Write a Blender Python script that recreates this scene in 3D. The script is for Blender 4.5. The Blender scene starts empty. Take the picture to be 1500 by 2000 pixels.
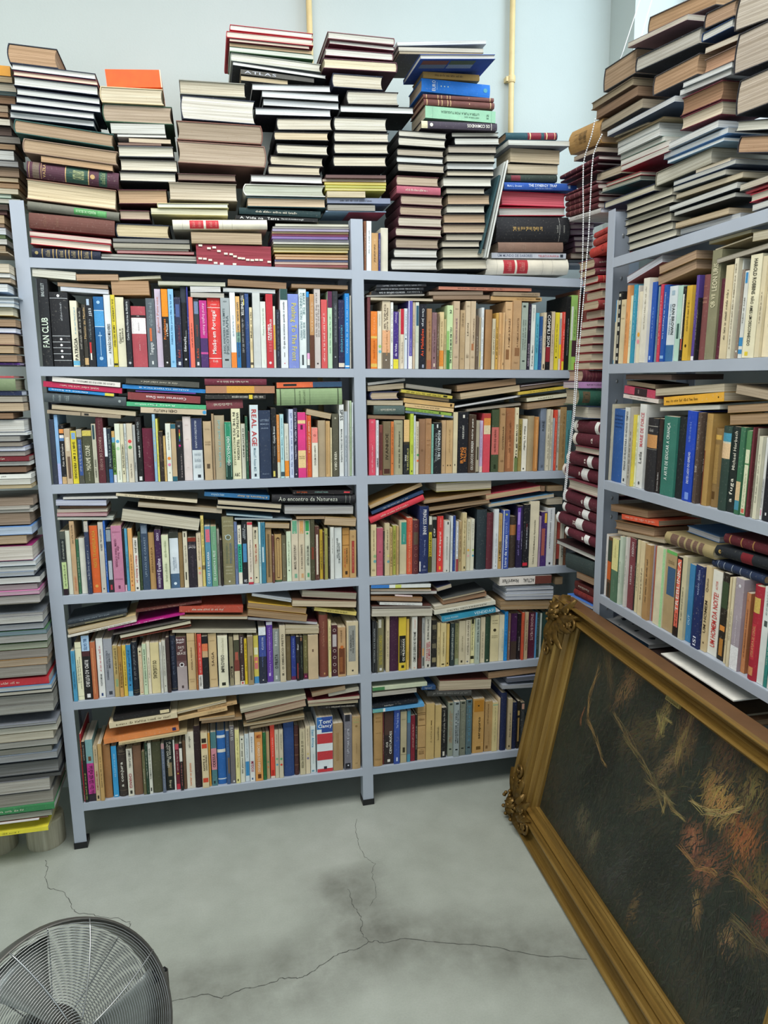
import bpy, bmesh, math, random
from mathutils import Vector, Matrix
random.seed(7)
SC = bpy.context.scene
COL = SC.collection
V = Vector
PI = math.pi

# ------------------------------------------------------------------ camera
CAM_F, CAM_YAW, CAM_PITCH, CAM_ROLL = 1412.8, 0.2333, 0.1817, -0.0150
CAM_P = V((0.5254, -2.3970, 1.5531))
_fw = V((math.sin(CAM_YAW) * math.cos(CAM_PITCH), math.cos(CAM_YAW) * math.cos(CAM_PITCH), -math.sin(CAM_PITCH)))
_r0 = V((math.cos(CAM_YAW), -math.sin(CAM_YAW), 0))
_u0 = _r0.cross(_fw)
_rt = _r0 * math.cos(CAM_ROLL) + _u0 * math.sin(CAM_ROLL)
_up = _u0 * math.cos(CAM_ROLL) - _r0 * math.sin(CAM_ROLL)
cam_data = bpy.data.cameras.new('camera')
cam_data.sensor_fit = 'HORIZONTAL'
cam_data.sensor_width = 36.0
cam_data.lens = CAM_F * 36.0 / 1500.0
cam_data.clip_start = 0.02
cam = bpy.data.objects.new('camera', cam_data)
COL.objects.link(cam)
cam.matrix_world = Matrix(((_rt.x, _up.x, -_fw.x, CAM_P.x), (_rt.y, _up.y, -_fw.y, CAM_P.y), (_rt.z, _up.z, -_fw.z, CAM_P.z), (0, 0, 0, 1)))
SC.camera = cam

# ------------------------------------------------------------------ world, lights, exposure
world = bpy.data.worlds.new('world')
SC.world = world
world.use_nodes = True
bg = world.node_tree.nodes['Background']
bg.inputs['Color'].default_value = (0.83, 0.93, 1.0, 1)
bg.inputs['Strength'].default_value = 1.1
SC.view_settings.view_transform = 'Standard'
SC.view_settings.look = 'None'
SC.view_settings.gamma = 1.0
SC.view_settings.use_curve_mapping = False
SC.view_settings.exposure = 0.04

def area_light(name, loc, target, sx, sy, power, color):
    d = bpy.data.lights.new(name, 'AREA')
    d.shape = 'RECTANGLE'; d.size = sx; d.size_y = sy; d.energy = power; d.color = color
    o = bpy.data.objects.new(name, d); COL.objects.link(o)
    o.location = loc
    o.rotation_euler = (V(target) - V(loc)).to_track_quat('-Z', 'Y').to_euler()
    return o
area_light('ceiling_lamp', (0.35, -1.35, 3.35), (0.35, -1.349, 0.0), 2.8, 1.5, 95, (1.0, 0.99, 0.955))
area_light('window_daylight', (2.36, -0.75, 3.0), (1.2, -0.55, 1.9), 1.3, 1.2, 26, (0.72, 0.88, 1.0))

# ------------------------------------------------------------------ camera geometry (turns a point of the photograph into a point of a real plane)
def project(p):
    d = V(p) - CAM_P
    z = d.dot(_fw)
    return 750 + CAM_F * d.dot(_rt) / z, 1000 - CAM_F * d.dot(_up) / z
def ray(u, v):
    return (_fw * CAM_F + _rt * (u - 750) + _up * (1000 - v)).normalized()
def hit(u, v, p0, n):
    r = ray(u, v)
    return CAM_P + r * ((p0 - CAM_P).dot(n) / r.dot(n))

class Frame:
    """A bookcase front: origin, axis along the shelf, outward normal."""
    def __init__(self, o, a, n):
        self.o, self.a, self.n = V(o), V(a).normalized(), V(n).normalized()
        self.u = self.a.cross(-self.n).normalized() * -1
        self.u = V((0, 0, 1)) if abs(self.a.z) < 1e-6 else (self.n.cross(self.a)).normalized()
        if self.u.z < 0: self.u = -self.u
    def bp(self, u, v, rec=0.0):
        return hit(u, v, self.o - self.n * rec, self.n)
    def at(self, s, z, rec=0.0):
        return self.o + self.a * s + V((0, 0, z)) - self.n * rec
FB = Frame((0, 0, 0), (1, 0, -0.0178), (0, -1, 0))
FC = Frame((1.725, -0.359, 0), (-0.0293, -1, 0), (-1, 0.0293, 0))
PW = 0.039                                     # width of a steel post
LIP = 0.028
ZB = [1.8917, 1.5782, 1.2186, 0.8610, 0.5005, 0.1361]
ZC = [1.871, 1.5597, 1.2011, 0.8271, 0.462, 0.105]

# ------------------------------------------------------------------ materials
def lin(c):
    return c / 12.92 if c <= 0.04045 else ((c + 0.055) / 1.055) ** 2.4
def rgb(h):
    h = h.lstrip('#')
    if len(h) == 3: h = ''.join(c * 2 for c in h)
    return tuple(int(h[i:i + 2], 16) / 255 for i in (0, 2, 4))
def lrgb(h, k=1.0):
    return tuple(min(1.0, lin(c) * k) for c in rgb(h)) + (1.0,)

def new_mat(name):
    m = bpy.data.materials.new(name); m.use_nodes = True
    nt = m.node_tree; nt.nodes.clear()
    out = nt.nodes.new('ShaderNodeOutputMaterial')
    b = nt.nodes.new('ShaderNodeBsdfPrincipled')
    nt.links.new(b.outputs[0], out.inputs[0])
    return m, nt, b
def N(nt, t, **kw):
    n = nt.nodes.new(t)
    for k, v in kw.items():
        if k in n.inputs.keys(): n.inputs[k].default_value = v
        else: setattr(n, k, v)
    return n
def mixc(nt, fac, a, b, mode='MIX'):
    n = nt.nodes.new('ShaderNodeMix'); n.data_type = 'RGBA'; n.blend_type = mode
    for i, val in ((0, fac), (6, a), (7, b)):
        if hasattr(val, 'is_output') or hasattr(val, 'links'): nt.links.new(val, n.inputs[i])
        else: n.inputs[i].default_value = val
    return n.outputs[2]
def ramp(nt, src, stops):
    n = nt.nodes.new('ShaderNodeValToRGB')
    e = n.color_ramp.elements
    while len(e) < len(stops): e.new(0.5)
    for k, (p, c) in enumerate(stops):
        e[k].position = p; e[k].color = c if len(c) == 4 else tuple(c) + (1,)
    nt.links.new(src, n.inputs[0])
    return n.outputs[0]
def coords(nt, scale=(1, 1, 1), kind='Object'):
    tc = nt.nodes.new('ShaderNodeTexCoord'); mp = nt.nodes.new('ShaderNodeMapping')
    mp.inputs['Scale'].default_value = scale
    nt.links.new(tc.outputs[kind], mp.inputs[0])
    return mp.outputs[0]
def noise(nt, vec, scale, detail=3.0, rough=0.5):
    n = nt.nodes.new('ShaderNodeTexNoise')
    n.inputs['Scale'].default_value = scale; n.inputs['Detail'].default_value = detail; n.inputs['Roughness'].default_value = rough
    nt.links.new(vec, n.inputs['Vector'])
    return n.outputs['Fac']
def bump(nt, b, src, strength, dist):
    n = nt.nodes.new('ShaderNodeBump'); n.inputs['Strength'].default_value = strength; n.inputs['Distance'].default_value = dist
    nt.links.new(src, n.inputs['Height']); nt.links.new(n.outputs[0], b.inputs['Normal'])

def mat_cover(name, rough, wear):
    m, nt, b = new_mat(name)
    oi = nt.nodes.new('ShaderNodeObjectInfo')
    vec = coords(nt)
    n1 = noise(nt, vec, 22, 4)
    n2 = noise(nt, vec, 160, 3, 0.6)
    tint = ramp(nt, n1, [(0.3, (0.86, 0.86, 0.86)), (0.7, (1.08, 1.07, 1.05))])
    c = mixc(nt, 1.0, oi.outputs['Color'], tint, 'MULTIPLY')
    fac = ramp(nt, n2, [(0.60, (0, 0, 0)), (0.78, (wear, wear, wear))])
    c = mixc(nt, fac, c, (0.62, 0.57, 0.48, 1))
    nt.links.new(c, b.inputs['Base Color'])
    b.inputs['Roughness'].default_value = rough
    b.inputs['Specular IOR Level'].default_value = 0.35
    return m
M_PAPER = mat_cover('book_cover_paper', 0.45, 0.16)
M_WORN = mat_cover('book_cover_worn', 0.62, 0.45)
M_CLOTH = mat_cover('book_cover_cloth', 0.72, 0.18)
def mat_pages():
    m, nt, b = new_mat('page_edges')
    oi = nt.nodes.new('ShaderNodeObjectInfo')
    fine = noise(nt, coords(nt, (4, 4, 750)), 1.0, 2)
    mid = noise(nt, coords(nt, (3, 3, 110)), 1.0, 2)
    spot = noise(nt, coords(nt), 260, 2, 0.7)
    t1 = ramp(nt, fine, [(0.34, (0.66, 0.64, 0.61)), (0.62, (1.06, 1.06, 1.06))])
    t2 = ramp(nt, mid, [(0.3, (0.78, 0.76, 0.72)), (0.65, (1.04, 1.04, 1.04))])
    t3 = ramp(nt, spot, [(0.62, (1, 1, 1)), (0.8, (0.80, 0.72, 0.62))])
    c = mixc(nt, 1.0, oi.outputs['Color'], t1, 'MULTIPLY')
    c = mixc(nt, 1.0, c, t2, 'MULTIPLY')
    c = mixc(nt, 1.0, c, t3, 'MULTIPLY')
    nt.links.new(c, b.inputs['Base Color'])
    b.inputs['Roughness'].default_value = 0.85
    b.inputs['Specular IOR Level'].default_value = 0.15
    bump(nt, b, fine, 0.35, 0.0008)
    return m
M_PAGES = mat_pages()
def mat_print():
    m, nt, b = new_mat('printed_ink')
    oi = nt.nodes.new('ShaderNodeObjectInfo')
    n = noise(nt, coords(nt), 320, 2)
    t = ramp(nt, n, [(0.3, (0.82, 0.82, 0.82)), (0.7, (1.05, 1.05, 1.05))])
    nt.links.new(mixc(nt, 1.0, oi.outputs['Color'], t, 'MULTIPLY'), b.inputs['Base Color'])
    b.inputs['Roughness'].default_value = 0.5
    b.inputs['Specular IOR Level'].default_value = 0.25
    return m
M_PRINT = mat_print()
def mat_plain(name, h, rough=0.5, metal=0.0, var=0.12, scale=30, spec=0.4):
    m, nt, b = new_mat(name)
    n = noise(nt, coords(nt), scale, 4)
    t = ramp(nt, n, [(0.3, (1 - var,) * 3), (0.7, (1 + var * 0.5,) * 3)])
    nt.links.new(mixc(nt, 1.0, lrgb(h), t, 'MULTIPLY'), b.inputs['Base Color'])
    b.inputs['Roughness'].default_value = rough; b.inputs['Metallic'].default_value = metal
    b.inputs['Specular IOR Level'].default_value = spec
    return m
M_STEEL = mat_plain('grey_painted_steel', 'a9b1bd', 0.42, 0.0, 0.05, 9)
M_ZINC = mat_plain('bare_zinc', 'c0c4c8', 0.35, 0.7, 0.1, 60)
M_BLACKPL = mat_plain('black_plastic', '1a1b1d', 0.5)
M_HOLE = mat_plain('dark_slot', '2a2d32', 0.8)

# ------------------------------------------------------------------ mesh helpers
def mesh_obj(name, verts, faces, mat, parent=None, smooth=False):
    me = bpy.data.meshes.new(name)
    me.from_pydata([tuple(v) for v in verts], [], faces)
    me.update()
    if mat: me.materials.append(mat)
    if smooth:
        for p in me.polygons: p.use_smooth = True
    o = bpy.data.objects.new(name, me); COL.objects.link(o)
    if parent is not None: o.parent = parent
    return o
def empty(name, loc=(0, 0, 0)):
    o = bpy.data.objects.new(name, None); COL.objects.link(o); o.location = loc
    o.empty_display_size = 0.05
    return o
def tag(o, label=None, cat=None, group=None, kind=None):
    if label: o['label'] = label
    if cat: o['category'] = cat
    if group: o['group'] = group
    if kind: o['kind'] = kind
    return o
class MB:
    def __init__(s): s.v, s.f = [], []
    def add(s, vs, fs):
        k = len(s.v); s.v += [V(v) for v in vs]; s.f += [tuple(i + k for i in f) for f in fs]
    def box(s, lo, hi, M=None):
        x0, y0, z0 = lo; x1, y1, z1 = hi
        vs = [V(p) for p in ((x0, y0, z0), (x1, y0, z0), (x1, y1, z0), (x0, y1, z0), (x0, y0, z1), (x1, y0, z1), (x1, y1, z1), (x0, y1, z1))]
        if M: vs = [M @ v for v in vs]
        s.add(vs, [(0, 3, 2, 1), (4, 5, 6, 7), (0, 1, 5, 4), (1, 2, 6, 5), (2, 3, 7, 6), (3, 0, 4, 7)])
    def tube(s, pts, r, n=6, closed=False):
        pts = [V(p) for p in pts]; k = len(pts); base = len(s.v); up = V((0.123, 0.456, 0.88)).normalized()
        for i, p in enumerate(pts):
            a = pts[(i - 1) % k] if (closed or i > 0) else p
            c = pts[(i + 1) % k] if (closed or i < k - 1) else p
            t = (c - a).normalized(); x = t.cross(up)
            if x.length < 1e-4: x = t.cross(V((1, 0, 0)))
            x.normalize(); y = t.cross(x).normalized()
            rr = r[i] if isinstance(r, (list, tuple)) else r
            for j in range(n):
                q = 2 * PI * j / n
                s.v.append(p + x * (rr * math.cos(q)) + y * (rr * math.sin(q)))
        for i in range(k if closed else k - 1):
            for j in range(n):
                a = base + i * n + j; b2 = base + i * n + (j + 1) % n
                c = base + ((i + 1) % k) * n + (j + 1) % n; d = base + ((i + 1) % k) * n + j
                s.f.append((a, b2, c, d))
        if not closed:
            s.f.append(tuple(base + j for j in range(n))[::-1]); s.f.append(tuple(base + (k - 1) * n + j for j in range(n)))
    def lathe(s, prof, n=24, M=None):
        base = len(s.v)
        for (r, z) in prof:
            for j in range(n):
                q = 2 * PI * j / n; p = V((r * math.cos(q), r * math.sin(q), z))
                s.v.append(M @ p if M else p)
        for i in range(len(prof) - 1):
            for j in range(n):
                s.f.append((base + i * n + j, base + i * n + (j + 1) % n, base + (i + 1) * n + (j + 1) % n, base + (i + 1) * n + j))
        s.f.append(tuple(base + j for j in range(n))[::-1]); s.f.append(tuple(base + (len(prof) - 1) * n + j for j in range(n)))
    def build(s, name, mat, parent=None, smooth=False):
        return mesh_obj(name, s.v, s.f, mat, parent, smooth)

# ------------------------------------------------------------------ lettering (glyphs of Blender's own font, turned into mesh once)
_GL = {}
def load_glyphs(chars):
    objs = []
    for ch in sorted(chars):
        cu = bpy.data.curves.new('glyph', 'FONT'); cu.body = ch; cu.resolution_u = 2; cu.offset = 0.012
        o = bpy.data.objects.new('glyph', cu); COL.objects.link(o); objs.append((ch, o))
    bpy.context.view_layer.update()
    dg = bpy.context.evaluated_depsgraph_get()
    for ch, o in objs:
        e = o.evaluated_get(dg); me = e.to_mesh()
        vs = [(v.co.x, v.co.y) for v in me.vertices]; fs = [tuple(p.vertices) for p in me.polygons]
        e.to_mesh_clear()
        if vs:
            x0 = min(v[0] for v in vs); x1 = max(v[0] for v in vs)
            _GL[ch] = ([(x - x0, y) for x, y in vs], fs, x1 - x0)
    for ch, o in objs:
        cu = o.data; bpy.data.objects.remove(o); bpy.data.curves.remove(cu)
def text_mesh(t):
    """2-D verts and faces of a line of lettering, scaled to the box [0,1] x [0,1]."""
    vs, fs, x = [], [], 0.0
    for ch in t:
        g = _GL.get(ch)
        if g is None: x += 0.32; continue
        k = len(vs); vs += [(a + x, b) for a, b in g[0]]; fs += [tuple(i + k for i in f) for f in g[1]]
        x += g[2] + 0.09
    if not vs: return [], [], 1.0
    x1 = max(v[0] for v in vs); y0 = min(min(v[1] for v in vs), 0.0); y1 = max(v[1] for v in vs)
    asp = x1 / max(1e-4, y1 - y0)
    return [(a / x1, (b - y0) / (y1 - y0)) for a, b in vs], fs, asp
_sq = random.Random(3)
def squiggle():
    """A line of lettering too small to read: uneven little strokes."""
    vs, fs, x = [], [], 0.0
    while x < 1.0:
        for _ in range(_sq.randint(3, 8)):
            w = _sq.uniform(0.012, 0.024)
            h = _sq.choice((0.62, 0.66, 1.0)); k = len(vs)
            if _sq.random() < 0.5:
                vs += [(x, 0), (x + w * .4, 0), (x + w * .4, h), (x, h)]; fs.append((k, k + 1, k + 2, k + 3))
                if _sq.random() < 0.6:
                    q = _sq.choice((0.0, 0.35, h - .2)); k = len(vs)
                    vs += [(x + w * .4, q), (x + w, q), (x + w, q + .2), (x + w * .4, q + .2)]; fs.append((k, k + 1, k + 2, k + 3))
            else:
                vs += [(x, .0), (x + w, .0), (x + w, .22), (x, .22)]; fs.append((k, k + 1, k + 2, k + 3)); k = len(vs)
                vs += [(x, h - .22), (x + w, h - .22), (x + w, h), (x, h)]; fs.append((k, k + 1, k + 2, k + 3)); k = len(vs)
                vs += [(x, .22), (x + w * .35, .22), (x + w * .35, h - .22), (x, h - .22)]; fs.append((k, k + 1, k + 2, k + 3))
            x += w + 0.008
        x += 0.03
    return [(min(a, 1.0), b) for a, b in vs], fs, 14.0

# ------------------------------------------------------------------ colour words and ordinals for labels
def colour_word(h):
    import colorsys
    r, g, b = rgb(h); hh, s, v = colorsys.rgb_to_hsv(r, g, b); hd = hh * 360
    if v < 0.20 or (s < 0.25 and v < 0.25): return 'black'
    if s < 0.13:
        return 'white' if v > 0.82 else 'pale grey' if v > 0.66 else 'grey' if v > 0.4 else 'dark grey'
    dark = v < 0.45
    if hd < 14 or hd >= 345:
        if s < 0.35: return 'pinkish' if v > .6 else 'mauve brown'
        return ('maroon' if v < 0.5 else 'red') if s > 0.5 else ('dark brown' if dark else 'dusty pink')
    if hd < 42:
        if s > 0.68 and v > 0.75: return 'orange'
        if v > 0.82 and s < 0.3: return 'cream'
        return 'dark brown' if v < 0.4 else 'brown' if v < 0.62 else 'tan'
    if hd < 66:
        if s < 0.32: return 'cream' if v > 0.8 else 'beige' if v > 0.6 else 'drab'
        return 'yellow' if v > 0.7 else 'olive'
    if hd < 165: return 'dark green' if dark else ('pale green' if s < 0.35 else 'green')
    if hd < 200: return 'dark teal' if dark else ('pale blue' if s < 0.35 else 'teal')
    if hd < 255: return 'navy' if dark else ('pale blue' if s < 0.35 and v > .7 else 'slate blue' if s < .35 else 'blue')
    if hd < 300: return 'dark purple' if dark else ('lilac' if s < 0.35 else 'purple')
    return 'plum' if dark else 'pink'
_ONES = 'zeroth first second third fourth fifth sixth seventh eighth ninth tenth eleventh twelfth thirteenth fourteenth fifteenth sixteenth seventeenth eighteenth nineteenth'.split()
def ordinal(n):
    if n < 20: return _ONES[n]
    t, u = divmod(n, 10); T = ['', '', 'twent', 'thirt', 'fort', 'fift', 'sixt', 'sevent', 'eight'][t]
    return T + 'ieth' if u == 0 else T + 'y-' + _ONES[u]

# ------------------------------------------------------------------ books
def spine_x(W, bulge, t):
    """x of the spine surface at t in -1..1 across the thickness."""
    return -W / 2 - bulge * (1 - t * t) + bulge
def book_meshes(W, H, T, kind):
    """Local axes: X spine to fore-edge, Y head to tail, Z thickness. Returns cover and page geometry."""
    hard = kind in ('h', 'r')
    tc = min(0.0022 if hard else 0.0006, T * 0.075) if kind != 'm' else min(0.0004, T * .1)
    if kind == 'r': bulge, ns = min(0.22 * T, 0.012), 8
    elif kind == 'h': bulge, ns = min(0.10 * T, 0.005), 6
    else: bulge, ns = 0.0, 1
    ov = min(0.0022, H * .02) if hard else 0.0
    P, Q = [], []
    P.append((W / 2, T / 2)); Q.append((W / 2, T / 2 - tc))
    for i in range(ns + 1):
        t = 1 - 2 * i / ns
        x = spine_x(W, bulge, t); ti = t * (1 - 2 * tc / T)
        P.append((x, t * T / 2)); Q.append((x + tc, ti * T / 2))
    P.append((W / 2, -T / 2)); Q.append((W / 2, -T / 2 + tc))
    n = len(P); v = []
    for y in (-H / 2, H / 2):
        v += [(x, y, z) for x, z in P] + [(x, y, z) for x, z in Q]
    f = []
    o1 = 2 * n
    for i in range(n - 1):
        f.append((i, i + 1, o1 + i + 1, o1 + i))                       # outside
        f.append((n + i + 1, n + i, o1 + n + i, o1 + n + i + 1))       # inside
        f.append((i, n + i, n + i + 1, i + 1))                         # tail
        f.append((o1 + i, o1 + i + 1, o1 + n + i + 1, o1 + n + i))     # head
    f.append((0, o1, o1 + n, n)); f.append((n - 1, 2 * n - 1, o1 + 2 * n - 1, o1 + n - 1))
    # pages
    zs = T / 2 - tc; m = 6 if hard else 1
    xf = W / 2 - (ov if hard else 0.0006); hy = H / 2 - ov if hard else H / 2 - 0.0003
    pv, pf = [], []
    for y in (-hy, hy):
        for i in range(m + 1):
            t = 1 - 2 * i / m
            pv.append((spine_x(W, bulge, t) + tc + (0.0006 if hard else 0.0), y, t * zs))
            pv.append((xf - (bulge * (1 - t * t) if hard else 0), y, t * zs))
    k = 2 * (m + 1)
    for i in range(m):
        a, b2, c, d = 2 * i, 2 * i + 1, 2 * i + 3, 2 * i + 2
        pf.append((a, b2, c, d)); pf.append((k + a, k + d, k + c, k + b2))
        pf.append((b2, k + b2, k + c, c)); pf.append((a, d, k + d, k + a))
    pf.append((0, k, k + 1, 1)); pf.append((2 * m, 2 * m + 1, k + 2 * m + 1, k + 2 * m))
    return v, f, pv, pf, bulge

NAMES = {'p': ('paperback_book', 'paperback'), 'k': ('pocket_book', 'pocket paperback'), 'h': ('hardback_book', 'hardback'), 'r': ('leather_bound_book', 'leather-bound book'), 'm': ('magazine', 'magazine'), 'b': ('booklet', 'thin booklet')}
CATS = {'p': 'paperback', 'k': 'paperback', 'h': 'hardback', 'r': 'hardback', 'm': 'magazine', 'b': 'booklet'}
BOOKS = []
def contrast(h):
    r, g, b = rgb(h)
    return '2a2622' if r * .3 + g * .6 + b * .1 > 0.45 else 'd8d2c0'
def make_book(kind, W, H, T, R, loc, colour, pages, elems, lying, label_tail, group, spine_seen=True):
    """R: 3x3 columns are the world directions of the book's X, Y, Z."""
    name, noun = NAMES[kind]
    v, f, pv, pf, bulge = book_meshes(W, H, T, kind)
    mat = M_CLOTH if kind in ('h', 'r') else (M_WORN if random.random() < 0.4 else M_PAPER)
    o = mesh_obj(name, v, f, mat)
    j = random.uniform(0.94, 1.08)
    o.color = tuple(min(1, max(c, .011) * j * 1.03) for c in lrgb(colour)[:3]) + (1,)  # darkest covers are lifted: a slight haze put into their colour
    Mx = Matrix.Identity(4)
    for i in range(3):
        for r in range(3): Mx[r][i] = R[i][r]
    Mx.translation = loc
    o.matrix_world = Mx
    p = mesh_obj('page_block', pv, pf, M_PAGES, o)
    pc = lrgb(pages); gm = pc[0] * .35 + pc[1] * .5 + pc[2] * .15
    p.color = tuple(min(1, (c + (gm - c) * .28) * 0.92) for c in pc[:3]) + (1,)
    ink, bands = {}, []
    def pt(y, z, e):
        t = max(-1, min(1, z / (T / 2)))
        return (spine_x(W, bulge, t) - e, y, z)
    yf = (lambda q: H / 2 - q * H) if lying else (lambda q: -H / 2 + q * H)
    first_ink = first_band = None
    for el in elems:
        el = el.split()
        if not el: continue
        c = el[0]
        if c == 'b':                                                   # colour band across the spine
            a, b2 = sorted((yf(float(el[1])), yf(float(el[2])))); first_band = first_band or el[3]
            z0, z1 = -0.5, 0.5
            if len(el) > 5: z0, z1 = float(el[4]) - .5, float(el[5]) - .5
            vs, fs = [], []; bands.append(('colour_band', el[3], vs, fs))
            ns = 6 if bulge else 1
            for i in range(ns):
                za, zb = (z0 + (z1 - z0) * i / ns) * T * .985, (z0 + (z1 - z0) * (i + 1) / ns) * T * .985; k = len(vs)
                e = .0002 + .00004 * len(bands); vs += [pt(a, za, e), pt(a, zb, e), pt(b2, zb, e), pt(b2, za, e)]; fs.append((k, k + 1, k + 2, k + 3))
        elif c == 'o':                                                 # printed disc
            y = yf(float(el[1])); rad = (float(el[3]) if len(el) > 3 else 0.62) * T / 2; zc = (float(el[4]) - .5) * T if len(el) > 4 else 0
            vs, fs = [], []; bands.append(('printed_disc', el[2], vs, fs)); k = 0
            for i in range(12): vs.append(pt(y + rad * math.sin(i * PI / 6), max(-T * .49, min(T * .49, zc + rad * math.cos(i * PI / 6))), .0003 + .00004 * len(bands)))
            fs.append(tuple(range(k, k + 12)))
        elif c in 'udh':                                               # lettering: u reads upward, d downward, h across
            a, b2 = float(el[1]), float(el[2]); colr = el[3]; first_ink = first_ink or colr
            tok = el[4:]; zc, zh = 0.0, 0.62
            if tok and tok[0].startswith('^'):
                zc, zh = [float(q) for q in tok[0][1:].split(',')]; zc -= 0.5; tok = tok[1:]
            t = ' '.join(tok)
            tv, tf, asp = text_mesh(t) if t != '~' else squiggle()
            y0, y1 = yf(a), yf(b2); ylo, yhi = min(y0, y1), max(y0, y1); L = yhi - ylo
            vs, fs = ink.setdefault(colr, ([], [])); k = len(vs)
            if c == 'h':
                hw = T * zh
                for x, y in tv: vs.append(pt(ylo + y * L, zc * T + (x - .5) * hw, .0010))
            else:
                hh = min(T * zh, L / asp * 1.9)
                for x, y in tv:
                    if c == 'u': vs.append(pt(ylo + x * L, zc * T - (y - .5) * hh, .0010))
                    else: vs.append(pt(yhi - x * L, zc * T + (y - .5) * hh, .0010))
            fs += [tuple(i + k for i in q) for q in tf]
    for nm, colr, vs, fs in bands:
        q = mesh_obj(nm, vs, fs, M_PRINT, o); q.color = tuple(min(1, x * 1.12) for x in lrgb(colr)[:3]) + (1,)
    for colr, (vs, fs) in ink.items():
        if vs:
            q = mesh_obj('lettering', vs, fs, M_PRINT, o); q.color = tuple(min(1, x * 1.12) for x in lrgb(colr)[:3]) + (1,)
    if spine_seen:
        look = colour_word(colour) + ' ' + noun
        if first_band and colour_word(first_band) != colour_word(colour): look += ' with ' + colour_word(first_band) + ' band'
        elif first_ink: look += ' with ' + colour_word(first_ink) + ' lettering'
    else:
        look = noun + ' showing ' + colour_word(pages) + ' page edges'
    if len((look + ' ' + label_tail).split()) > 16 and ' with ' in look: look = look.split(' with ')[0]
    tag(o, look + ', ' + label_tail, CATS[kind], group)
    BOOKS.append(o)
    return o

def parse(block):
    x0 = y0 = 0.0; s = 1.0
    for ln in block.strip('\n').split('\n'):
        ln = ln.strip()
        if not ln or ln.startswith('//'): continue
        if ln[0] == '@':
            x0, y0, s = [float(q) for q in ln[1:].split()]; continue
        parts = [q.strip() for q in ln.split('|')]
        yield x0, y0, s, parts[0].split(), parts[1:]

SHELFWORD = ['top', 'second', 'third', 'fourth', 'fifth', 'lowest']
BAYWORD = {'A': 'magazine-side bay', 'B': 'corner bay', 'C': 'bookcase behind painting'}
POSTWORD = {'A': 'outer post', 'B': 'middle post', 'C': 'corner post'}
FIXED, LYING = [], []
def upright_row(bay, shelf, block, depth=0.135):
    """Books standing on a shelf. Line: xL xR (at the foot) yTop kind colour | elements"""
    F = FC if bay == 'C' else FB
    zt = (ZC if bay == 'C' else ZB)[shelf] + LIP + 0.0008
    n = 0; prev = None
    lim = {'A': (PW + .003, 0.9935), 'B': (1.0 + PW + .003, 1.9935), 'C': (0.003, 0.962)}[bay]
    rows = []
    for x0, y0, s, a, el in parse(block):
        n += 1
        opts = dict(q.split('=') for q in a[5:] if '=' in q)
        rec = float(opts['rec']) if 'rec' in opts else random.uniform(0.002, 0.016)
        xl, xr, yt = x0 + float(a[0]) / s, x0 + float(a[1]) / s, y0 + float(a[2]) / s
        def s_at(x):
            q = 0.5
            for _ in range(4):
                u, vv = project(F.at(q, zt, rec)); d = F.bp(x, vv, rec) - F.o; q = (d.x * F.a.x + d.y * F.a.y) / (F.a.x ** 2 + F.a.y ** 2)
            return q
        sl, sr = s_at(xl), s_at(xr)
        if sl < lim[0]: sl = lim[0]
        if sr > lim[1]: sr = lim[1]
        if prev is not None and sl < prev + 0.0004: sl = prev + 0.0004
        if sr - sl < 0.004: sr = sl + 0.004
        prev = sr
        if True: FIXED.append((F, (sl + sr) / 2, zt, (sr - sl) / 2, rec))
        sm = (sl + sr) / 2; z = zt + 0.2
        for _ in range(4):
            u, vv = project(F.at(sm, z, rec)); z = F.bp(u, yt, rec).z - (F.a.z * sm)
        H = max(0.09, min(z - zt, 0.33)); T = sr - sl
        kind = a[3]
        if kind == 'p' and H < 0.200: kind = 'k'
        if kind in 'pk' and T < .0075: kind = 'b'
        rows.append((kind, H, T, sm, rec, a[4], opts, el, n))
        q = FIXED.pop(); FIXED.append((F, q[1] + zt * F.a.z, zt * F.u.z + H / 2, q[3], H / 2, rec, rec + .14))
    for kind, H, T, sm, rec, colr, opts, el, k in rows:
        W = float(opts.get('d', min(0.24, max(0.105, H * random.uniform(0.62, 0.70)))))
        lean = math.radians(float(opts.get('lean', random.uniform(-0.1, 0.1) + ({1: 2.0, 2: 1.6, 3: 1.2}.get(shelf, 0) if bay == 'C' else 0))))
        up = (F.u + F.a * math.sin(lean)).normalized(); t = up.cross(-F.n) * -1
        t = (-F.n).cross(up).normalized()
        cen = F.at(sm, zt + 0.0, rec + W / 2) + up * (H / 2)
        if not el: el = ['%s %.2f %.2f %s ^.5,.26 ~' % (random.choice('uud'), random.uniform(.2, .35), random.uniform(.6, .85), contrast(colr))] if (kind not in 'hr' and T < .035) else ['x']
        tail = '%s from %s, %s shelf, %s' % (ordinal(k), POSTWORD[bay], SHELFWORD[shelf], BAYWORD[bay])
        T = max(.0035, T - .0008)
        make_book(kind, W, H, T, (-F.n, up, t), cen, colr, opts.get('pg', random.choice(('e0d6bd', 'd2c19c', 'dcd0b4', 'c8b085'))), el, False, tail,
                  'books standing on %s shelf of the %s' % (SHELFWORD[shelf], BAYWORD[bay]))

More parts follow.
